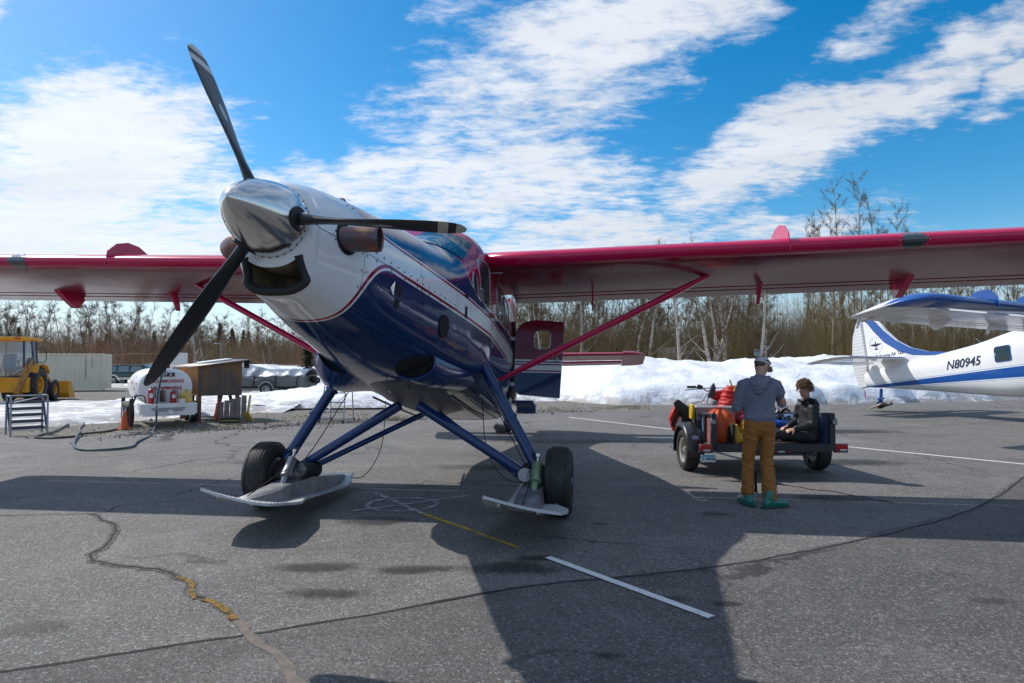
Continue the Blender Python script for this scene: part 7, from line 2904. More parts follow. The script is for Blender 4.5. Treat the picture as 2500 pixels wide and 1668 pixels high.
def hand(b, wrist, fwd, palm_n, side, size=0.185, curl=0.5):
    """palm and five bent fingers; fwd = towards the fingertips, palm_n = out of the palm, side = +1/-1 where the thumb leaves"""
    w_, f, n = Vector(wrist), Vector(fwd).normalized(), Vector(palm_n).normalized()
    n = (n - f * n.dot(f)).normalized()
    s_ = f.cross(n) * side
    pl = size * 0.52
    eltube(b, [w_ - f * 0.03, w_ + f * pl * 0.25, w_ + f * pl * 0.7, w_ + f * pl], [(0.026, 0.020), (0.034, 0.017), (0.041, 0.015), (0.040, 0.012)], up=n, n=10)
    for i, (o_, l) in enumerate(((0.030, 0.40), (0.010, 0.46), (-0.011, 0.43), (-0.031, 0.34))):
        base = w_ + f * pl * 0.95 + s_ * o_
        d_ = (f + s_ * o_ * 2.0).normalized()
        pts = [base - f * 0.01]
        a = 0.0
        for j in range(3):
            a += curl * (0.55 + 0.25 * j)
            dd = d_ * math.cos(a) + n * math.sin(a)
            pts.append(pts[-1] + dd * size * l * (0.45, 0.32, 0.23)[j])
        eltube(b, pts, [0.0095, 0.009, 0.0082, 0.007], up=s_, n=8)
    base = w_ + f * pl * 0.22 + s_ * 0.026
    pts = [base, base + (f * 0.6 + s_ * 0.9 + n * 0.25).normalized() * size * 0.2, base + (f * 0.6 + s_ * 0.9 + n * 0.25).normalized() * size * 0.2 + (f * 0.9 + s_ * 0.3 + n * 0.5).normalized() * size * 0.17]
    eltube(b, pts, [0.013, 0.0105, 0.008], up=n, n=8)


def head(b, c, fwd, up, s_=1.0):
    """head with jaw, nose, lips, brow and ears; c = centre of the skull"""
    f = Vector(fwd).normalized()
    u = Vector(up).normalized()
    u = (u - f * u.dot(f)).normalized()
    r = f.cross(u)
    c = Vector(c)
    P = lambda x, y, z: c + r * x * s_ + f * y * s_ + u * z * s_
    prof = [(-0.125, 0.062, 0.030, 0.036), (-0.112, 0.072, 0.028, 0.044), (-0.09, 0.080, 0.040, 0.054), (-0.06, 0.084, 0.065, 0.063), (-0.03, 0.086, 0.082, 0.068), (0.0, 0.088, 0.090, 0.072), (0.035, 0.092, 0.096, 0.076), (0.07, 0.085, 0.092, 0.072), (0.10, 0.060, 0.074, 0.056), (0.118, 0.03, 0.042, 0.030)]
    rings = []
    for z, yf, yb, x in prof:
        ring = []
        for j in range(20):
            a = 2 * PI * j / 20
            sy = math.sin(a)
            ring.append(P(x * math.copysign(abs(math.cos(a)) ** 0.9, math.cos(a)), (yf if sy > 0 else yb) * math.copysign(abs(sy) ** 0.9, sy), z))
        rings.append(ring)
    b.ring_stack(rings)
    eltube(b, [P(0, 0.078, 0.028), P(0, 0.092, 0.0), P(0, 0.104, -0.022), P(0, 0.086, -0.034)], [0.010, 0.012, 0.016, 0.010], up=f, n=8)
    eltube(b, [P(-0.016, 0.094, -0.028), P(0.016, 0.094, -0.028)], [0.008, 0.008], up=u, n=8)
    eltube(b, [P(-0.022, 0.078, -0.060), P(0, 0.086, -0.058), P(0.022, 0.078, -0.060)], [0.006, 0.009, 0.006], up=u, n=8)
    eltube(b, [P(-0.02, 0.076, -0.072), P(0, 0.083, -0.072), P(0.02, 0.076, -0.072)], [0.006, 0.009, 0.006], up=u, n=8)
    eltube(b, [P(-0.04, 0.074, 0.036), P(0, 0.086, 0.034), P(0.04, 0.074, 0.036)], [0.009, 0.010, 0.009], up=u, n=8)
    for sd in (1, -1):
        eltube(b, [P(sd * 0.072, -0.004, -0.034), P(sd * 0.082, -0.014, -0.005), P(sd * 0.078, -0.014, 0.026)], [(0.007, 0.012), (0.008, 0.019), (0.006, 0.014)], up=f, n=8)
    return P


def eyes(parent, P, m_w, m_d):
    for sd in (1, -1):
        q = MB()
        c = P(sd * 0.031, 0.072, 0.012)
        q.lathe([(-0.012, 0.001), (-0.009, 0.008), (0, 0.012), (0.009, 0.008), (0.012, 0.001)], c, (0, 0, 1), 12)
        e = q.build('eye', m_w, parent)
        q = MB()
        q.lathe([(0.0, 0.0062), (0.001, 0.0058), (0.0015, 0.0005)], P(sd * 0.031, 0.0838, 0.012), P(0, 1, 0) - P(0, 0, 0), 10)
        q.build('iris', m_d, e)


EYEW = mat('eye_white', (0.62, 0.58, 0.55), 0.3)
EYED = mat('dark_iris', (0.03, 0.02, 0.015), 0.2)

# ---------------------------------------------------------------- the standing person (seen from behind)
MX, MY = 2.94, 7.66
b = MB()
HC = Vector((MX + 0.075, MY + 0.10, 1.655))
HF = Vector((0.78, 0.50, -0.42))
PH = head(b, HC, HF, (0.40, 0.30, 1.0), 1.0)
eltube(b, [(MX + 0.01, MY + 0.0, 1.44), (MX + 0.04, MY + 0.05, 1.55), HC + Vector((-0.01, -0.02, -0.02))], [(0.062, 0.062), (0.056, 0.058), (0.058, 0.062)])
eltube(b, [(MX, MY, 1.05), (MX, MY - 0.005, 1.25), (MX + 0.005, MY, 1.42)], [(0.12, 0.085), (0.13, 0.085), (0.11, 0.07)])
for (hip, kn, an) in (((MX - 0.095, MY, 0.98), (MX - 0.12, MY + 0.055, 0.53), (MX - 0.135, MY + 0.04, 0.10)), ((MX + 0.095, MY, 0.98), (MX + 0.085, MY + 0.03, 0.53), (MX + 0.075, MY - 0.08, 0.10))):
    eltube(b, [hip, kn, an], [0.07, 0.05, 0.036])
LS, LE, LW = Vector((MX - 0.185, MY + 0.0, 1.425)), Vector((MX - 0.255, MY + 0.02, 1.165)), Vector((MX - 0.10, MY + 0.24, 1.20))
RS, RE, RW = Vector((MX + 0.195, MY + 0.0, 1.425)), Vector((MX + 0.305, MY + 0.06, 1.205)), Vector((MX + 0.20, MY + 0.20, 1.43))
for s_, e, w_ in ((LS, LE, LW), (RS, RE, RW)):
    eltube(b, [s_, e], [0.042, 0.034])
    eltube(b, [e, w_], [0.034, 0.025])
hand(b, RW, (-0.25, 0.15, 0.9), (-0.8, 0.3, 0.1), -1, curl=0.6)
hand(b, LW, (0.75, 0.5, 0.35), (0.1, -0.3, 1.0), 1, curl=0.5)
man = fused('person', b, SKIN, None, voxel=0.0085, smooth=3)
tag(man, 'person standing with back to us in a grey hooded top, brown trousers and grey cap', 'person')
eyes(man, PH, EYEW, EYED)
# hooded top
b = MB()
eltube(b, [(MX, MY + 0.0, 1.045), (MX, MY, 1.10), (MX, MY - 0.005, 1.20), (MX, MY - 0.01, 1.32), (MX + 0.005, MY - 0.005, 1.42), (MX + 0.01, MY + 0.005, 1.475), (MX + 0.015, MY + 0.02, 1.505)],
       [(0.190, 0.140), (0.182, 0.135), (0.176, 0.128), (0.192, 0.13), (0.198, 0.115), (0.135, 0.085), (0.085, 0.07)], n=24)
eltube(b, [LS + Vector((0.06, 0, 0.02)), LS, LS.lerp(LE, 0.5) + Vector((-0.005, 0, 0)), LE, LE.lerp(LW, 0.5), LW - (LW - LE) * 0.06], [0.080, 0.082, 0.073, 0.064, 0.056, 0.044])
eltube(b, [RS + Vector((-0.06, 0, 0.02)), RS, RS.lerp(RE, 0.5) + Vector((0.008, 0, 0)), RE, RE.lerp(RW, 0.5), RW - (RW - RE) * 0.06], [0.080, 0.082, 0.075, 0.066, 0.057, 0.044])
def wtop(co):
    d_ = min((co - LE).length, (co - RE).length, abs(co.z - 1.05) + 0.05)
    return 0.55 + 1.0 * max(0, 1 - d_ / 0.14)
fused('hooded_top', b, HOODM, man, voxel=0.011, smooth=5, wrinkle=(9, 0.011, (1.0, 1.0, 1.2)), wfn=wtop)
# hood lying on the back: folded pouch with thick creases
b = MB()
for k, (w_, dz_, dy_, r_) in enumerate(((0.085, 0.0, 0.0, 0.030), (0.118, -0.02, -0.045, 0.034), (0.122, -0.065, -0.075, 0.034), (0.105, -0.115, -0.095, 0.030), (0.085, -0.155, -0.098, 0.024))):
    pts = []
    for j in range(11):
        a = PI * (j / 10)
        pts.append(Vector((MX + 0.012 + w_ * math.cos(a) * (1.0 - 0.25 * (k / 4)) - 0.012 * k, MY + 0.035 + dy_ - 0.075 * math.sin(a) + (0.02 if k == 0 else 0), 1.508 + dz_ * (0.35 + 0.65 * math.sin(a)) + 0.012 * math.cos(a) * k)))
    eltube(b, pts, [r_ * 0.7] + [r_] * 9 + [r_ * 0.7], up=(0, 0, 1), n=10)
fused('hood', b, HOODM, man, voxel=0.009, smooth=3, wrinkle=(16, 0.010, (1.0, 1.0, 2.2)))
# trousers
b = MB()
eltube(b, [(MX, MY, 1.125), (MX, MY, 1.06), (MX, MY + 0.002, 0.97), (MX, MY, 0.90)], [(0.150, 0.105), (0.162, 0.115), (0.176, 0.128), (0.168, 0.118)], n=22)
eltube(b, [(MX - 0.088, MY, 0.97), (MX - 0.104, MY + 0.01, 0.80), (MX - 0.122, MY + 0.045, 0.55), (MX - 0.132, MY + 0.035, 0.38), (MX - 0.136, MY + 0.03, 0.22), (MX - 0.137, MY + 0.03, 0.165)], [(0.096, 0.118), (0.088, 0.106), (0.074, 0.084), (0.072, 0.080), (0.076, 0.084), (0.076, 0.082)], n=18)
eltube(b, [(MX + 0.088, MY, 0.97), (MX + 0.092, MY + 0.005, 0.80), (MX + 0.086, MY + 0.025, 0.55), (MX + 0.086, MY - 0.02, 0.38), (MX + 0.084, MY - 0.065, 0.18), (MX + 0.083, MY - 0.075, 0.105)], [(0.096, 0.118), (0.088, 0.106), (0.078, 0.086), (0.078, 0.084), (0.084, 0.090), (0.086, 0.094)], n=18)
def wtr(co):
    return 0.5 + 1.1 * max(0, 1 - abs(co.z - 0.50) / 0.16) + 0.8 * max(0, 1 - abs(co.z - 0.88) / 0.12) + 0.8 * max(0, 1 - abs(co.z - 0.22) / 0.14)
fused('trousers', b, BROWN, man, voxel=0.011, smooth=4, wrinkle=(8.5, 0.015, (0.8, 0.8, 2.4)), wfn=wtr)
q = MB()
q.prism([(0, 0.16), (0.07, 0.16), (0.05, 0.40), (0.02, 0.42)], 0, -0.006, 0.006)
ga = q.build('inner_gusset', mat('black_gusset', (0.02, 0.02, 0.022), 0.8), man)
ga.location = (MX - 0.052, MY - 0.035, 0)
q = MB()
for j in range(9):
    pass
q.box((MX + 0.01, MY - 0.118, 1.035), (0.035, 0.008, 0.05))
q.build('belt_loop', BROWN, man, bevel=0.003)
q = MB()
q.tube(smooth_path([(MX + 0.155, MY - 0.11, 0.115), (MX + 0.16, MY - 0.085, 0.25), (MX + 0.15, MY - 0.05, 0.36)], 4), 0.004, 6)
q.build('trouser_zip', BLK, man)
# cap
b = MB()
rings = []
for k in range(7):
    a = PI / 2 * k / 6
    zz_ = 0.024 + 0.098 * math.sin(a)
    rings.append([PH(0.088 * math.cos(a) ** 0.8 * math.cos(2 * PI * j / 24) if k < 6 else 0.003 * math.cos(2 * PI * j / 24), -0.002 + (0.107 * math.cos(a) ** 0.8 if k < 6 else 0.003) * math.sin(2 * PI * j / 24), zz_ + 0.022 * (math.sin(2 * PI * j / 24)) * 0.25) for j in range(24)])
b.ring_stack(rings)
cp_ = b.build('cap', CAPM, man, sharp=60)
q = MB()
ra, rb_ = [], []
for j in range(15):
    a = PI * (0.06 + 0.88 * j / 14)
    ra.append(PH(0.080 * math.cos(a), 0.075 + 0.022 * math.sin(a), 0.032))
    rb_.append(PH(0.074 * math.cos(a), 0.085 + 0.100 * math.sin(a), 0.014 - 0.012 * math.sin(a)))
q.ring_stack([ra, rb_], closed=False)
br = q.build('cap_brim', CAPM, cp_)
br.modifiers.new('t', 'SOLIDIFY').thickness = 0.005
q = MB()
q.tube([PH(0.085 * math.cos(a), -0.002 + 0.104 * math.sin(a), 0.058 + 0.022 * 0.25 * math.sin(a)) for a in [PI * (-0.15 + 0.5 * k / 8) for k in range(9)]], 0.010, 8, flat=0.5)
q.build('sunglasses', BLK, man)
b = MB()
rings = []
for zz_, rx, ry in ((0.034, 0.079, 0.1), (0.012, 0.0785, 0.098), (-0.012, 0.074, 0.092), (-0.034, 0.066, 0.082)):
    rings.append([PH(rx * math.cos(a), -ry * math.sin(a) * 1.01, zz_) for a in [PI * (0.06 + 0.88 * j / 16) for j in range(17)]])
b.ring_stack(rings, closed=False)
hr_ = b.build('short_hair', DKHAIR, man, sharp=70)
hr_.modifiers.new('t', 'SOLIDIFY').thickness = 0.008
# ski boots
def ski_boot(nm, c, ang, parent):
    M_ = Matrix.Translation(c) @ Matrix.Rotation(ang, 4, 'Z')
    q = MB(M_)
    eltube(q, [(0, -0.11, 0.055), (0, -0.02, 0.06), (0, 0.09, 0.052), (0, 0.165, 0.045)], [(0.044, 0.055), (0.046, 0.06), (0.052, 0.048), (0.046, 0.036)], up=(0, 0, 1), n=14)
    eltube(q, [(0, -0.055, 0.06), (0, -0.055, 0.13), (0, -0.045, 0.18)], [(0.050, 0.062), (0.050, 0.060), (0.046, 0.052)], up=(0, 1, 0), n=14)
    bo_ = fused(nm, q, BOOTG, parent, voxel=0.01, smooth=2)
    q = MB(M_)
    q.prism([(-0.045, -0.165), (0.045, -0.165), (0.05, 0.06), (0.038, 0.205), (-0.038, 0.205), (-0.05, 0.06)], 2, 0.0, 0.022)
    q.build('boot_sole', mat('dark_green_sole', (0.006, 0.05, 0.045), 0.5), bo_, bevel=0.006)
    for (y, z, w_) in ((0.06, 0.098, 0.10), (0.0, 0.125, 0.10), (-0.03, 0.19, 0.12)):
        q = MB(M_)
        q.tube([(x * w_ / 2, y + (0.02 if z > .15 else 0), z - abs(x) ** 2 * 0.03) for x in (-1.05, -0.6, 0, 0.6, 1.05)], 0.007, 6)
        q.build('boot_buckle', STEEL, bo_)
    return bo_
ski_boot('ski_boot', Vector((MX - 0.137, MY + 0.075, 0.004)), R(6), man)
ski_boot('ski_boot', Vector((MX + 0.115, MY - 0.10, 0.004)), R(-72), man)
# something small held up to the face
ph_ = thing('camera', 'small dark camera held up in the hands of the standing person', 'camera', (MX + 0.17, MY + 0.27, 1.50), (R(-10), R(12), R(-20)))
q = MB()
q.box((0, 0, 0), (0.13, 0.04, 0.075))
q.build('camera_body', BLK, ph_, bevel=0.008)
q = MB()
q.lathe([(0, 0.03), (0.035, 0.03), (0.04, 0.024)], (0, 0.02, 0), (0, 1, 0), 16)
q.build('lens', BLK, ph_)

# ---------------------------------------------------------------- utility trailer (tongue on the ground, tail towards us)
TRX, TRY = 3.83, 9.47
tr = thing('utility_trailer', 'dark steel utility trailer with blue side panels loaded with gear', 'trailer', (TRX, TRY, 0), (0, 0, R(1.0)))
FRM = mat('dark_blue_frame', (0.017, 0.021, 0.030), 0.42, coat=0.2, var=(6, 0.25))
PANB = mat('blue_panel', (0.085, 0.155, 0.30), 0.6, var=(2.2, 0.22), fine=(5, 0.55, 0.7, (0.16, 0.20, 0.28, 1)))
DECK = mat('trailer_deck', (0.10, 0.085, 0.075), 0.85, var=(5, 0.3))
W2, LT = 0.865, 2.05
dz = lambda y: 0.505 - 0.065 * y
def bar(nm, a, c, w_, h, m_=FRM, par=tr, bev=0.004):
    q = MB()
    a, c = Vector(a), Vector(c)
    d_ = (c - a)
    L = d_.length
    rot = d_.to_track_quat('Y', 'Z').to_matrix()
    q.box((a + c) / 2, (w_, L, h), rot=rot)
    return q.build(nm, m_, par, bevel=bev)
q = MB()
q.add([(-W2, 0, dz(0)), (W2, 0, dz(0)), (W2, LT, dz(LT)), (-W2, LT, dz(LT)), (-W2, 0, dz(0) - 0.03), (W2, 0, dz(0) - 0.03), (W2, LT, dz(LT) - 0.03), (-W2, LT, dz(LT) - 0.03)], [(0, 1, 2, 3), (7, 6, 5, 4), (0, 4, 5, 1), (1, 5, 6, 2), (2, 6, 7, 3), (3, 7, 4, 0)])
q.build('deck', DECK, tr)
bar('rear_beam', (-W2 + 0.02, -0.03, dz(0) - 0.055), (W2 - 0.02, -0.03, dz(0) - 0.055), 0.05, 0.115)
bar('rear_crossbar', (-0.30, 0.05, dz(0) - 0.15), (W2 - 0.25, 0.05, dz(0) - 0.15), 0.05, 0.05)
for sd in (-1, 1):
    x = sd * (W2 + 0.01)
    bar('side_rail', (x, 0, dz(0) - 0.05), (x, LT, dz(LT) - 0.05), 0.05, 0.10)
    bar('top_rail', (x, -0.04, dz(0) + 0.44), (x, LT, dz(LT) + 0.44), 0.055, 0.035)
    for y in (0.0, 0.38, 1.12, 1.62, LT - 0.02):
        bar('side_post', (x, y, dz(y) - 0.10 if y == 0 else dz(y) - 0.02), (x, y, dz(y) + 0.44), 0.05 if y else 0.085, 0.05)
    for y0_, y1_ in ((0.03, 0.36), (0.40, 1.10), (1.14, 1.60), (1.64, LT - 0.04)):
        q = MB()
        xx = x - sd * 0.012
        q.add([(xx, y0_, dz(y0_)), (xx, y1_, dz(y1_)), (xx, y1_, dz(y1_) + 0.42), (xx, y0_, dz(y0_) + 0.42), (xx - sd * 0.012, y0_, dz(y0_)), (xx - sd * 0.012, y1_, dz(y1_)), (xx - sd * 0.012, y1_, dz(y1_) + 0.42), (xx - sd * 0.012, y0_, dz(y0_) + 0.42)],
              [(0, 1, 2, 3), (7, 6, 5, 4), (0, 4, 5, 1), (1, 5, 6, 2), (2, 6, 7, 3), (3, 7, 4, 0)])
        q.build('side_panel', PANB if not (sd < 0 and y0_ < 0.1) else mat('faded_red_panel', (0.25, 0.09, 0.085), 0.7, var=(6, 0.3)), tr)
    # latch at the rear corner
    q = MB()
    q.box((x - sd * (-0.02), -0.05, dz(0) + 0.33), (0.07, 0.03, 0.06))
    q.cyl((x + sd * 0.045, -0.05, dz(0) + 0.28), (x + sd * 0.045, -0.05, dz(0) + 0.38), 0.012, 8)
    q.build('corner_latch', GALV, tr, bevel=0.004)
    # lamp cluster
    q = MB()
    lx = -W2 - 0.12 if sd < 0 else W2 + 0.145
    q.box((lx, 0.02, dz(0) - 0.065), (0.20, 0.05, 0.13))
    lb = q.build('lamp_housing', FRM, tr, bevel=0.005)
    q = MB()
    q.box((lx, -0.01, dz(0) - 0.055), (0.185, 0.03, 0.095))
    q.build('tail_lamp', mat('red_lens', (0.45, 0.010, 0.012), 0.15, coat=0.8), lb, bevel=0.006)
    q = MB()
    q.box((lx + (0.02 if sd > 0 else 0), -0.027, dz(0) - 0.088), (0.10, 0.006, 0.026))
    q.build('lamp_label', mat('pale_lens', (0.55, 0.55, 0.58), 0.3), lb)
    # wheel and mudguard
    wx = sd * (W2 + 0.16)
    wheel_part(tr, (wx, 0.78, 0.325), (sd, 0, 0), 0.325, 0.215, 0.19, TYRE, mat('pale_rim', (0.42, 0.41, 0.38), 0.5, 0.3))
    if sd < 0:
        q = MB()
        R1 = 0.40
        secs = []
        for a in [R(-12 + 204 * k / 16) for k in range(17)]:
            yy, zz_ = 0.78 - R1 * math.cos(a), 0.335 + R1 * math.sin(a)
            i_ = Vector((0, -math.cos(a), math.sin(a)))
            secs.append([Vector((wx - 0.135, yy, zz_)) - i_ * 0.05, Vector((wx - 0.13, yy, zz_)), Vector((wx - 0.10, yy, zz_)) + i_ * 0.022, Vector((wx, yy, zz_)) + i_ * 0.032, Vector((wx + 0.10, yy, zz_)) + i_ * 0.022, Vector((wx + 0.135, yy, zz_)), Vector((wx + 0.14, yy, zz_)) - i_ * 0.05])
        q.ring_stack(secs, closed=False)
        mg = q.build('mudguard', mat('black_plastic', (0.022, 0.023, 0.026), 0.38, coat=0.2), tr, sharp=60)
        mg.modifiers.new('t', 'SOLIDIFY').thickness = 0.01
        q = MB()
        a = R(30)
        cc = Vector((wx + 0.005, 0.78 - (R1 + 0.036) * math.cos(a), 0.335 + (R1 + 0.036) * math.sin(a)))
        nn = Vector((0, -math.cos(a), math.sin(a)))
        tt = Vector((0, math.sin(a), math.cos(a)))
        X_ = Vector((1, 0, 0))
        ov = lambda s_, d_: [cc + X_ * 0.055 * s_ * math.cos(2 * PI * k / 24) + tt * 0.040 * s_ * math.sin(2 * PI * k / 24) + nn * d_ for k in range(24)]
        q.add(ov(1, 0.002), [tuple(range(24))])
        sk = q.build('sticker', mat('sticker_white', (0.75, 0.75, 0.78), 0.4), mg, smooth=False)
        q = MB()
        q.add(ov(0.88, 0.004), [tuple(range(24))])
        q.build('sticker_blue', mat('sticker_blue', (0.02, 0.06, 0.30), 0.4), sk, smooth=False)
        q = MB()
        sh_ = [(-0.030, 0.002), (-0.018, 0.014), (0.0, 0.017), (0.018, 0.012), (0.034, 0.004), (0.030, -0.006), (0.022, -0.002), (0.018, -0.014), (0.010, -0.014), (0.008, -0.004), (-0.012, -0.003), (-0.016, -0.014), (-0.023, -0.014), (-0.024, -0.003)]
        q.add([cc + X_ * x2 + tt * y2 + nn * 0.006 for x2, y2 in sh_], [tuple(range(len(sh_)))])
        q.build('sticker_emblem', mat('sticker_white', (0.75, 0.75, 0.78), 0.4), sk, smooth=False)
bar('axle_tube', (-W2 - 0.1, 0.78, 0.325), (W2 + 0.1, 0.78, 0.325), 0.06, 0.06)
bar('front_rail', (-W2, LT, dz(LT) + 0.44), (W2, LT, dz(LT) + 0.44), 0.05, 0.035)
bar('front_panel', (-W2, LT, dz(LT) + 0.2), (W2, LT, dz(LT) + 0.2), 0.02, 0.42, PANB)
bar('tongue', (0, LT, dz(LT) - 0.06), (0, LT + 1.1, 0.06), 0.08, 0.08)
q = MB()
q.box((0.50, 0.02, dz(0) - 0.20), (0.025, 0.04, 0.16))
q.box((0.56, 0.03, dz(0) - 0.16), (0.16, 0.03, 0.03))
q.build('jack_bracket', FRM, tr)
# number plate
q = MB()
q.box((-W2 - 0.10, -0.025, dz(0) - 0.205), (0.215, 0.006, 0.105))
npl = q.build('number_plate', mat('plate_blue_white', (0.62, 0.66, 0.68), 0.5), tr, bevel=0.002)
q = MB()
q.box((-W2 - 0.10, -0.0295, dz(0) - 0.168), (0.205, 0.003, 0.026))
q.build('plate_band', mat('plate_blue', (0.06, 0.36, 0.55), 0.5), npl)
lettering('71 407AB', 0.058, mat('plate_ink', (0.03, 0.05, 0.14), 0.5), npl, basis((-W2 - 0.10, -0.0305, dz(0) - 0.215), (1, 0, 0), (0, 0, 1), (0, -1, 0)), name='plate_number', bold=0.0015, sx=0.9)
q = MB()
for k in range(4):
    q.box((-0.10 + 0.10 * k, -0.058, dz(0) - 0.105), (0.09, 0.004, 0.018), mi=k % 2)
q.build('reflector_tape', [mat('tape_white', (0.6, 0.6, 0.6), 0.4), mat('tape_red', (0.25, 0.01, 0.02), 0.4)], tr)

DK = lambda y: dz(y - TRY) + 0.003


def blob(name, pts, rads, m_, label, cat, up=(0, 0, 1), wr=(12, 0.012, (1, 1, 1)), vox=0.012, n=16, sm=4):
    b = MB()
    eltube(b, pts, rads, up=up, n=n)
    o = fused(name, b, m_, None, voxel=vox, smooth=sm, wrinkle=wr)
    return tag(o, label, cat)


# ---------------------------------------------------------------- cargo
ORB = mat('orange_drybag', (0.62, 0.085, 0.012), 0.6, var=(5, 0.12))
REDB = mat('red_nylon', (0.50, 0.010, 0.008), 0.55, var=(3, 0.2))
YELB = mat('yellow_bag', (0.58, 0.36, 0.015), 0.6, var=(6, 0.15))
b = MB()
rings = []
for k, (z, r_) in enumerate(((0.0, 0.14), (0.02, 0.19), (0.12, 0.215), (0.26, 0.22), (0.36, 0.205), (0.44, 0.16), (0.485, 0.10), (0.505, 0.06), (0.515, 0.05), (0.535, 0.06))):
    ring = []
    for j in range(48):
        a = 2 * PI * j / 48
        pl_ = 1 + (0.26 * max(0, (z - 0.20) / 0.3)) * math.sin(a * 9 + 1.2 * math.sin(a * 2))
        rr_ = r_ * pl_ * (1 + 0.04 * mnoise.noise(Vector((math.cos(a) * 2, math.sin(a) * 2, z * 6))))
        ring.append(Vector((3.185 + rr_ * math.cos(a) * 0.98 - 0.015 * k * 0.2, 9.83 + rr_ * math.sin(a) * 0.85, DK(9.83) + z)))
    rings.append(ring)
b.ring_stack(rings)
tag(b.build('stuff_sack', ORB, sharp=80), 'orange stuff sack with a gathered neck standing at the trailer corner', 'bag')
pad = thing('foam_mat', 'folded silver foam mat behind the orange stuff sack', 'sleeping mat', (3.20, 10.22, DK(10.2)), (0, 0, R(-8)))
FOAM = mat('silver_foam', (0.42, 0.43, 0.46), 0.35, 0.5, var=(8, 0.15))
for k in range(6):
    q = MB()
    n = 14
    rg1, rg2 = [], []
    for j in range(n * 2 + 1):
        x = lerp(-0.30, 0.30, j / (n * 2))
        zz_ = 0.36 + 0.036 * k + (0.014 if j % 2 else -0.012)
        rg1.append(Vector((x, -0.16, zz_)))
        rg2.append(Vector((x, 0.16, zz_)))
    q.ring_stack([rg1, rg2], closed=False)
    f_ = q.build('mat_fold', FOAM, pad, sharp=20)
    f_.modifiers.new('t', 'SOLIDIFY').thickness = 0.022
q = MB()
q.box((-0.34, -0.02, 0.46), (0.05, 0.30, 0.24))
q.build('yellow_sleeve', YELB, pad, bevel=0.015)
q = MB()
q.box((0.0, 0.0, 0.17), (0.58, 0.32, 0.34))
q.build('mat_core', mat('dark_foam', (0.06, 0.06, 0.065), 0.8), pad, bevel=0.01)

# dirt bike loaded crosswise: tail to the left, bars above
bk = thing('dirt_bike', 'red dirt bike with black and grey seat and raised handlebar in the trailer', 'motorbike', (3.28, 10.75, DK(10.75) - 0.13), (0, 0, R(-4)))
BSEAT = mat('grey_seat', (0.22, 0.205, 0.215), 0.7, var=(4, 0.12))
q = MB()
eltube(q, [(-0.34, -0.05, 0.60), (-0.18, -0.06, 0.62), (0.02, -0.06, 0.64), (0.20, -0.05, 0.74), (0.29, -0.05, 0.90), (0.30, -0.05, 1.02)], [(0.10, 0.06), (0.11, 0.10), (0.11, 0.11), (0.09, 0.07), (0.05, 0.035), (0.03, 0.02)], up=(0, 0, 1))
q_seat = fused('seat', q, BSEAT, bk, voxel=0.014, smooth=3)
q = MB()
eltube(q, [(-0.55, -0.10, 0.76), (-0.46, -0.11, 0.64), (-0.34, -0.12, 0.52), (-0.18, -0.12, 0.46)], [(0.06, 0.03), (0.10, 0.07), (0.13, 0.08), (0.10, 0.05)], up=(0, -1, 0))
fused('side_cover', q, BLK, bk, voxel=0.014, smooth=3)
q = MB()
eltube(q, [(0.35, -0.16, 0.98), (0.39, -0.17, 0.84), (0.37, -0.18, 0.66), (0.31, -0.18, 0.52)], [(0.02, 0.02), (0.08, 0.045), (0.115, 0.06), (0.09, 0.05)], up=(0, -1, 0))
fused('front_mudguard', q, BLK, bk, voxel=0.014, smooth=3)
q = MB()
q.prism([(-0.66, 0.48), (-0.58, 0.68), (-0.48, 0.66), (-0.42, 0.36), (-0.60, 0.26)], 1, -0.10, 0.02)
q.build('rear_fairing', REDB, bk, bevel=0.015)
for k, xo in enumerate((0.0, 0.09)):
    q = MB()
    q.prism([(-0.65 + xo, 0.36), (-0.54 + xo, 0.60), (-0.49 + xo, 0.60), (-0.60 + xo, 0.34)], 1, -0.106, -0.101)
    q.build('fairing_stripe', BLK if k == 0 else WHL, bk)
q = MB()
q.prism([(0.02, 0.82), (0.10, 0.93), (0.36, 0.96), (0.50, 0.86), (0.42, 0.76), (0.16, 0.76)], 1, -0.05, 0.14)
q.build('fuel_tank', REDB, bk, bevel=0.05, segs=2)
q = MB()
q.tube(smooth_path([(-0.30, -0.06, 1.00), (-0.12, -0.02, 0.99), (0.0, 0.05, 0.93), (0.2, 0.07, 0.93), (0.32, 0.02, 0.99), (0.48, -0.02, 1.01)], 5), 0.013, 8)
q.tube([(-0.10, -0.01, 0.98), (0.30, 0.02, 0.985)], 0.009, 8)
hb_ = q.build('handlebar', CHROME, bk)
for (a, c) in (((-0.36, -0.075, 1.00), (-0.22, -0.045, 1.00)), ((0.42, -0.01, 1.005), (0.54, -0.03, 1.015))):
    q = MB()
    q.cyl(a, c, 0.021, 10)
    q.build('grip', BLKP, hb_)
q = MB()
q.box((-0.15, -0.05, 1.00), (0.08, 0.05, 0.07), rot=(0, R(20), 0))
q.tube([(-0.17, -0.06, 0.97), (-0.30, -0.11, 0.965), (-0.40, -0.12, 0.95)], 0.008, 6)
q.build('lever', BLK, hb_)
q = MB()
q.prism([(-0.03, 0.82), (0.03, 1.02), (0.08, 1.08), (0.11, 0.98), (0.08, 0.84)], 1, -0.08, -0.03)
q.build('instrument', BLUEST, hb_, bevel=0.012)
q = MB()
for a, c in (((-0.02, 0.0, 0.9), (-0.16, 0.02, 0.66)), ((0.04, 0.02, 0.92), (-0.06, 0.04, 0.62)), ((-0.3, 0.05, 0.70), (-0.05, 0.06, 0.78)), ((-0.45, 0.06, 0.64), (-0.1, 0.08, 0.70))):
    q.tube([a, c], 0.011, 6)
tag(q.build('frame_tubes', STEEL, bk), kind='stuff')
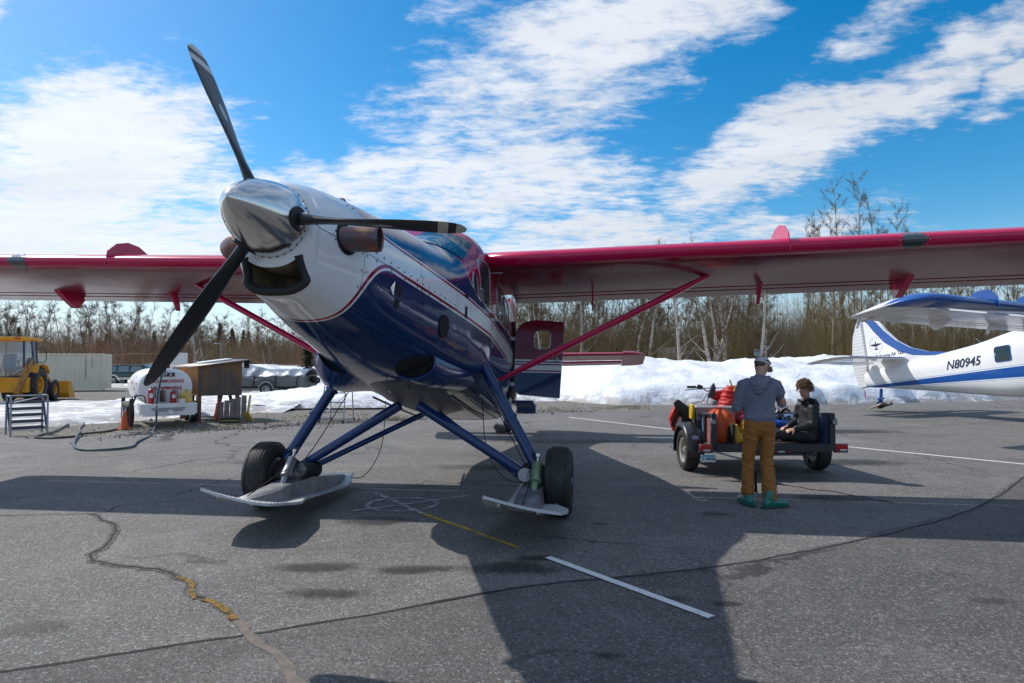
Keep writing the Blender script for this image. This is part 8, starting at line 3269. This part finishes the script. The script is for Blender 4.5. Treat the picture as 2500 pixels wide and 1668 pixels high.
for (c, r_) in (((0.02, 0.20, 0.27), 0.26), ((0.62, 0.20, 0.27), 0.26)):
    wheel_part(bk, c, (0.15, 1, 0), r_, 0.09, 0.20, TYRE, STEEL)
# big red sled bag beside it
b = MB()
eltube(b, [(3.52, 10.55, DK(10.5) + 0.05), (3.56, 10.50, DK(10.5) + 0.40), (3.62, 10.5, DK(10.5) + 0.78)], [(0.26, 0.22), (0.25, 0.20), (0.19, 0.13)], n=18)
sb_ = fused('red_duffel', b, REDB, None, voxel=0.014, smooth=3, wrinkle=(4.0, 0.028, (0.5, 0.5, 3.2)))
tag(sb_, 'large red duffel standing upright beside the dirt bike', 'bag')
q = MB()
q.tube(smooth_path([(3.55, 10.30, DK(10.5) + 0.80), (3.62, 10.33, DK(10.5) + 0.90), (3.70, 10.4, DK(10.5) + 0.86), (3.58, 10.36, DK(10.5) + 0.83), (3.50, 10.34, DK(10.5) + 0.98)], 5), 0.012, 6)
q.build('yellow_cord', YELB, sb_)
rp = MB()
for k in range(3):
    rp.tube(smooth_path([(3.38 + 0.02 * k, 10.08, DK(10) + 0.42), (3.46, 10.02, DK(10) + 0.50 + 0.012 * k), (3.56, 10.06, DK(10) + 0.45), (3.52, 10.12, DK(10) + 0.36)], 5), 0.010, 6)
tag(rp.build('green_rope', mat('green_rope', (0.01, 0.14, 0.10), 0.7)), 'coil of green rope against the red duffel', 'rope')
yb = blob('yellow_pack', [(3.62, 9.98, DK(10) + 0.12), (3.64, 9.98, DK(10) + 0.30)], [(0.17, 0.12), (0.14, 0.09)], YELB, 'yellow pack with a black patch behind the standing person', 'bag')
q = MB()
q.lathe([(0, 0.085), (0.01, 0.075), (0.012, 0.002)], (3.62, 9.855, DK(10) + 0.10), (0, -1, 0), 16)
q.build('black_patch', BLK, yb)
blob('pink_sack', [(3.56, 10.18, DK(10.1) + 0.34), (3.72, 10.18, DK(10.1) + 0.36)], [(0.09, 0.06), (0.08, 0.05)], mat('pink_nylon', (0.50, 0.02, 0.06), 0.6), 'small bright pink sack on top of the yellow pack', 'bag')
blob('blue_rucksack', [(3.98, 10.35, DK(10.3) + 0.16), (4.20, 10.30, DK(10.3) + 0.20), (4.42, 10.35, DK(10.3) + 0.16)], [(0.20, 0.17), (0.22, 0.20), (0.18, 0.14)], mat('dark_blue_nylon', (0.010, 0.035, 0.11), 0.6), 'dark blue rucksack lying between the two people', 'bag', wr=(9, 0.02, (1, 1, 1.5)))
blob('bright_blue_sheet', [(4.02, 10.02, DK(10) + 0.30), (4.22, 9.98, DK(10) + 0.27), (4.40, 10.02, DK(10) + 0.24)], [(0.03, 0.05), (0.05, 0.06), (0.03, 0.04)], mat('bright_blue_nylon', (0.012, 0.10, 0.50), 0.5), 'folded bright blue sheet on top of the dark rucksack', 'bag', wr=(14, 0.012, (1, 1, 1)), vox=0.01)
hn = MB()
rh_ = random.Random(8)
for k in range(26):
    c = Vector((rh_.uniform(3.92, 4.30), rh_.uniform(10.1, 10.4), DK(10.2) + rh_.uniform(0.34, 0.50) - 0.25 * max(0, 0)))
    a = rh_.random() * 6.28
    pts = [c + Vector((math.cos(a + t_) * 0.07 * rh_.uniform(.6, 1.4), math.sin(a + t_) * 0.05, math.sin(t_ * 2 + a) * 0.05)) for t_ in (0, 1, 2, 3, 4)]
    hn.tube(smooth_path(pts, 3), rh_.choice([0.008, 0.011, 0.016]), 5, mi=0 if k % 5 else 1)
hs_ = hn.build('climbing_harness', [BLKP, STEEL])
tag(hs_, 'tangle of black harness straps and metal clips on the blue rucksack', 'harness')
wp = thing('water_bottle_pack', 'shrink-wrapped pack of blue water bottles beside the seated person', 'bottle pack', (4.44, 10.15, DK(10.1) + 0.20))
WBT = mat('blue_bottle', (0.06, 0.24, 0.50), 0.12, spec=0.8)
for i in range(4):
    for j in range(3):
        q = MB()
        q.lathe([(0, 0.028), (0.005, 0.032), (0.11, 0.032), (0.14, 0.018), (0.16, 0.014), (0.162, 0.002)], (-0.11 + i * 0.07, j * 0.07, 0), (0, 0, 1), 12)
        q.build('bottle', WBT, wp)
q = MB()
q.box((0, 0.07, -0.1), (0.34, 0.26, 0.2))
q.build('crate', mat('dark_crate', (0.03, 0.03, 0.035), 0.7), wp, bevel=0.01)
blob('maroon_bag', [(4.62, 9.86, DK(9.9) + 0.10), (4.63, 9.9, DK(9.9) + 0.30)], [(0.085, 0.12), (0.05, 0.10)], mat('maroon_print', (0.20, 0.035, 0.045), 0.7, fine=(14, 0.5, 0.6, (0.42, 0.16, 0.15, 1))), 'mottled maroon bag wedged behind the seated person', 'bag')

# ---------------------------------------------------------------- the seated person
SXp, SYp = 4.40, 9.72
Z0 = DK(SYp)
b = MB()
HC2 = Vector((SXp - 0.03, SYp - 0.10, Z0 + 0.815))
HF2 = Vector((-0.93, -0.36, -0.16))
PS = head(b, HC2, HF2, (-0.05, 0, 1), 0.96)
eltube(b, [(SXp + 0.05, SYp - 0.02, Z0 + 0.58), (SXp + 0.015, SYp - 0.06, Z0 + 0.70), HC2 + Vector((0.03, 0.015, -0.03))], [(0.06, 0.06), (0.052, 0.052), (0.055, 0.055)])
eltube(b, [(SXp + 0.06, SYp, Z0 + 0.12), (SXp + 0.08, SYp, Z0 + 0.35), (SXp + 0.06, SYp, Z0 + 0.58)], [(0.10, 0.13), (0.10, 0.14), (0.08, 0.12)])
NS, NE, NW = Vector((SXp + 0.075, SYp - 0.165, Z0 + 0.535)), Vector((SXp + 0.04, SYp - 0.205, Z0 + 0.285)), Vector((SXp - 0.215, SYp - 0.175, Z0 + 0.225))
FS_, FE, FW = Vector((SXp + 0.03, SYp + 0.165, Z0 + 0.535)), Vector((SXp - 0.02, SYp + 0.20, Z0 + 0.30)), Vector((SXp - 0.235, SYp + 0.02, Z0 + 0.245))
for s_, e, w_ in ((NS, NE, NW), (FS_, FE, FW)):
    eltube(b, [s_, e], [0.042, 0.034])
    eltube(b, [e, w_], [0.034, 0.025])
hand(b, NW, (-0.85, 0.10, -0.25), (0.1, 0.5, -0.8), 1, curl=0.45)
hand(b, FW, (-0.8, -0.35, -0.15), (0.1, -0.2, -0.9), -1, curl=0.5)
hips = [Vector((SXp + 0.05, SYp - 0.09, Z0 + 0.10)), Vector((SXp + 0.05, SYp + 0.09, Z0 + 0.10))]
knees = [Vector((SXp - 0.45, SYp - 0.12, Z0 + 0.135)), Vector((SXp - 0.45, SYp + 0.08, Z0 + 0.15))]
ankles = [Vector((SXp - 1.02, SYp - 0.15, Z0 + 0.085)), Vector((SXp - 1.05, SYp - 0.03, Z0 + 0.09))]
for h_, k_, a_ in zip(hips, knees, ankles):
    eltube(b, [h_, k_, a_], [0.065, 0.05, 0.038])
guy = fused('person', b, SKIN, None, voxel=0.0085, smooth=3)
tag(guy, 'young person with curly brown hair in a black jacket sitting on the trailer', 'person')
eyes(guy, PS, EYEW, EYED)
for sd in (1, -1):
    q = MB()
    q.tube([PS(sd * 0.016, 0.086, 0.030), PS(sd * 0.032, 0.083, 0.035), PS(sd * 0.046, 0.074, 0.030)], 0.004, 6)
    q.build('eyebrow', DKHAIR, guy)
q = MB()
q.tube([PS(-0.022, 0.0865, -0.0665), PS(0, 0.0925, -0.066), PS(0.022, 0.0865, -0.0665)], 0.0035, 6)
q.build('lips', mat('lip_colour', (0.36, 0.12, 0.10), 0.5), guy)
b = MB()
eltube(b, [(SXp + 0.055, SYp, Z0 + 0.06), (SXp + 0.06, SYp, Z0 + 0.18), (SXp + 0.085, SYp, Z0 + 0.36), (SXp + 0.075, SYp, Z0 + 0.50), (SXp + 0.05, SYp - 0.02, Z0 + 0.60), (SXp + 0.03, SYp - 0.035, Z0 + 0.65)], [(0.18, 0.135), (0.178, 0.13), (0.19, 0.135), (0.188, 0.122), (0.115, 0.09), (0.08, 0.075)], up=(1, 0, 0), n=22)
eltube(b, [NS + Vector((0, 0.06, 0.015)), NS, NS.lerp(NE, .5) + Vector((0.01, 0, 0)), NE, NE.lerp(NW, .5), NW - (NW - NE) * 0.05], [0.078, 0.082, 0.076, 0.072, 0.062, 0.046])
eltube(b, [FS_ + Vector((0, -0.06, 0.015)), FS_, FS_.lerp(FE, .5), FE, FE.lerp(FW, .5), FW - (FW - FE) * 0.05], [0.078, 0.082, 0.076, 0.072, 0.062, 0.046])
def wj(co):
    d_ = min((co - NE).length, (co - NE.lerp(NW, .4)).length)
    return 0.6 + 1.0 * max(0, 1 - d_ / 0.16)
fused('jacket', b, BLKJ, guy, voxel=0.011, smooth=4, wrinkle=(7, 0.009, (1.3, 1.0, 1.3)), wfn=wj)
b = MB()
for k, (w_, dz_, dx_, r_) in enumerate(((0.085, 0.0, 0.0, 0.030), (0.105, -0.03, 0.05, 0.038), (0.095, -0.085, 0.085, 0.038), (0.07, -0.135, 0.10, 0.028))):
    pts = []
    for j in range(11):
        a = PI * (j / 10)
        pts.append(Vector((SXp + 0.01 + dx_ + 0.085 * math.sin(a), SYp - 0.03 + w_ * math.cos(a), Z0 + 0.655 + dz_ * (0.3 + 0.7 * math.sin(a)))))
    eltube(b, pts, [r_ * 0.7] + [r_] * 9 + [r_ * 0.7], up=(0, 0, 1), n=10)
eltube(b, [(SXp - 0.035, SYp - 0.115, Z0 + 0.635), (SXp - 0.075, SYp - 0.05, Z0 + 0.64), (SXp - 0.06, SYp + 0.03, Z0 + 0.64)], [0.028, 0.026, 0.024], up=(0, 0, 1), n=10)
fused('hood', b, BLKJ, guy, voxel=0.010, smooth=3, wrinkle=(15, 0.008, (1, 1, 2)))
b = MB()
eltube(b, [(SXp + 0.11, SYp, Z0 + 0.105), (SXp + 0.0, SYp, Z0 + 0.11)], [(0.17, 0.10), (0.175, 0.105)], up=(0, 0, 1), n=18)
for h_, k_, a_ in zip(hips, knees, ankles):
    eltube(b, [h_, h_.lerp(k_, .5), k_, k_.lerp(a_, .5), a_ + (k_ - a_) * 0.2], [(0.092, 0.092), (0.088, 0.085), (0.075, 0.075), (0.068, 0.066), (0.062, 0.060)], up=(0, 0, 1), n=16)
fused('trousers', b, BLKP, guy, voxel=0.012, smooth=3, wrinkle=(9, 0.012, (2.2, 1, 1)))
# curly hair: many short coils over the skull
b = MB()
rings = []
for k in range(9):
    a = -0.25 + (PI / 2 + 0.25) * k / 8
    zz_ = 0.022 + 0.112 * math.sin(a)
    cr = max(0.02, math.cos(a)) ** 0.8
    rings.append([PS(0.088 * cr * math.cos(t_), -0.012 + 0.105 * cr * math.sin(t_), zz_ + 0.012 * max(0, math.sin(t_))) for t_ in [2 * PI * j / 24 for j in range(24)]])
b.ring_stack(rings)
eltube(b, [PS(0, -0.085, -0.05), PS(0, -0.10, 0.0), PS(0, -0.09, 0.04)], [(0.055, 0.02), (0.07, 0.03), (0.07, 0.03)], up=HF2, n=12)
cap_h = b.build('hair', CURL, guy, sharp=70)
b = MB()
rc_ = random.Random(12)
for k in range(760):
    th2 = rc_.random() * 2 * PI
    ph2 = rc_.uniform(-0.35, PI / 2)
    if math.sin(th2) > 0.45 and ph2 < 0.45:
        continue
    if ph2 < -0.05 and math.sin(th2) > -0.15 and rc_.random() < 0.75:
        continue
    cr = max(0.05, math.cos(ph2)) ** 0.8
    base = Vector((0.090 * cr * math.cos(th2), -0.012 + 0.106 * cr * math.sin(th2), 0.020 + 0.115 * math.sin(ph2)))
    n_ = Vector((math.cos(th2) * cr, math.sin(th2) * cr, math.sin(ph2) * 0.8)).normalized()
    t1 = n_.orthogonal().normalized()
    t2 = n_.cross(t1)
    L = rc_.uniform(0.022, 0.050)
    rad_ = rc_.uniform(0.005, 0.011)
    a0 = rc_.random() * 6.28
    sag = rc_.uniform(0.0, 0.030)
    pts = []
    for j in range(8):
        u = j / 7
        p_ = base + n_ * L * u + (t1 * math.cos(a0 + u * 7) + t2 * math.sin(a0 + u * 7)) * rad_ - Vector((0, 0, sag * u * u * 1.6))
        if math.sin(th2) > 0.3:
            p_ = p_ + Vector((0, 0.010 * u, -0.006 * u))
        pts.append(PS(*p_))
    b.tube(pts, [0.0045, 0.0045, 0.0042, 0.004, 0.004, 0.0035, 0.003, 0.0015], 4)
tag(b.build('hair_curls', CURL, cap_h, sharp=80), kind='stuff')
# yellow mountaineering boots, soles towards the left
for a_, rz_, ry_ in ((ankles[0], 0.10, 0.0), (ankles[1], -0.05, 0.12)):
    M_ = Matrix.Translation(a_ + Vector((-0.02, 0, 0))) @ Matrix.Rotation(rz_, 4, 'X')
    q = MB(M_)
    eltube(q, [(0.22, 0, 0.0), (0.10, 0, 0.0), (0.0, 0, 0.0)], [(0.068, 0.07), (0.062, 0.066), (0.06, 0.068)], up=(0, 0, 1), n=14)
    eltube(q, [(-0.01, 0, -0.045), (-0.025, 0, 0.03), (-0.035, 0, 0.12), (-0.04, 0, 0.19)], [(0.050, 0.058), (0.052, 0.062), (0.054, 0.048), (0.046, 0.034)], up=(1, 0, 0), n=14)
    bt_ = fused('boot', q, BOOTY, guy, voxel=0.011, smooth=3)
    q = MB(M_)
    q.prism([(-0.048, -0.085), (0.048, -0.085), (0.05, 0.04), (0.056, 0.13), (0.04, 0.225), (-0.04, 0.225), (-0.056, 0.13), (-0.05, 0.04)], 0, -0.105, -0.068)
    so = q.build('boot_sole', SOLE, bt_, bevel=0.006)
    for k in range(7):
        q = MB(M_)
        q.box((-0.108, 0, -0.06 + 0.042 * k), (0.012, 0.085, 0.018))
        q.build('lug', SOLE, so, bevel=0.003)
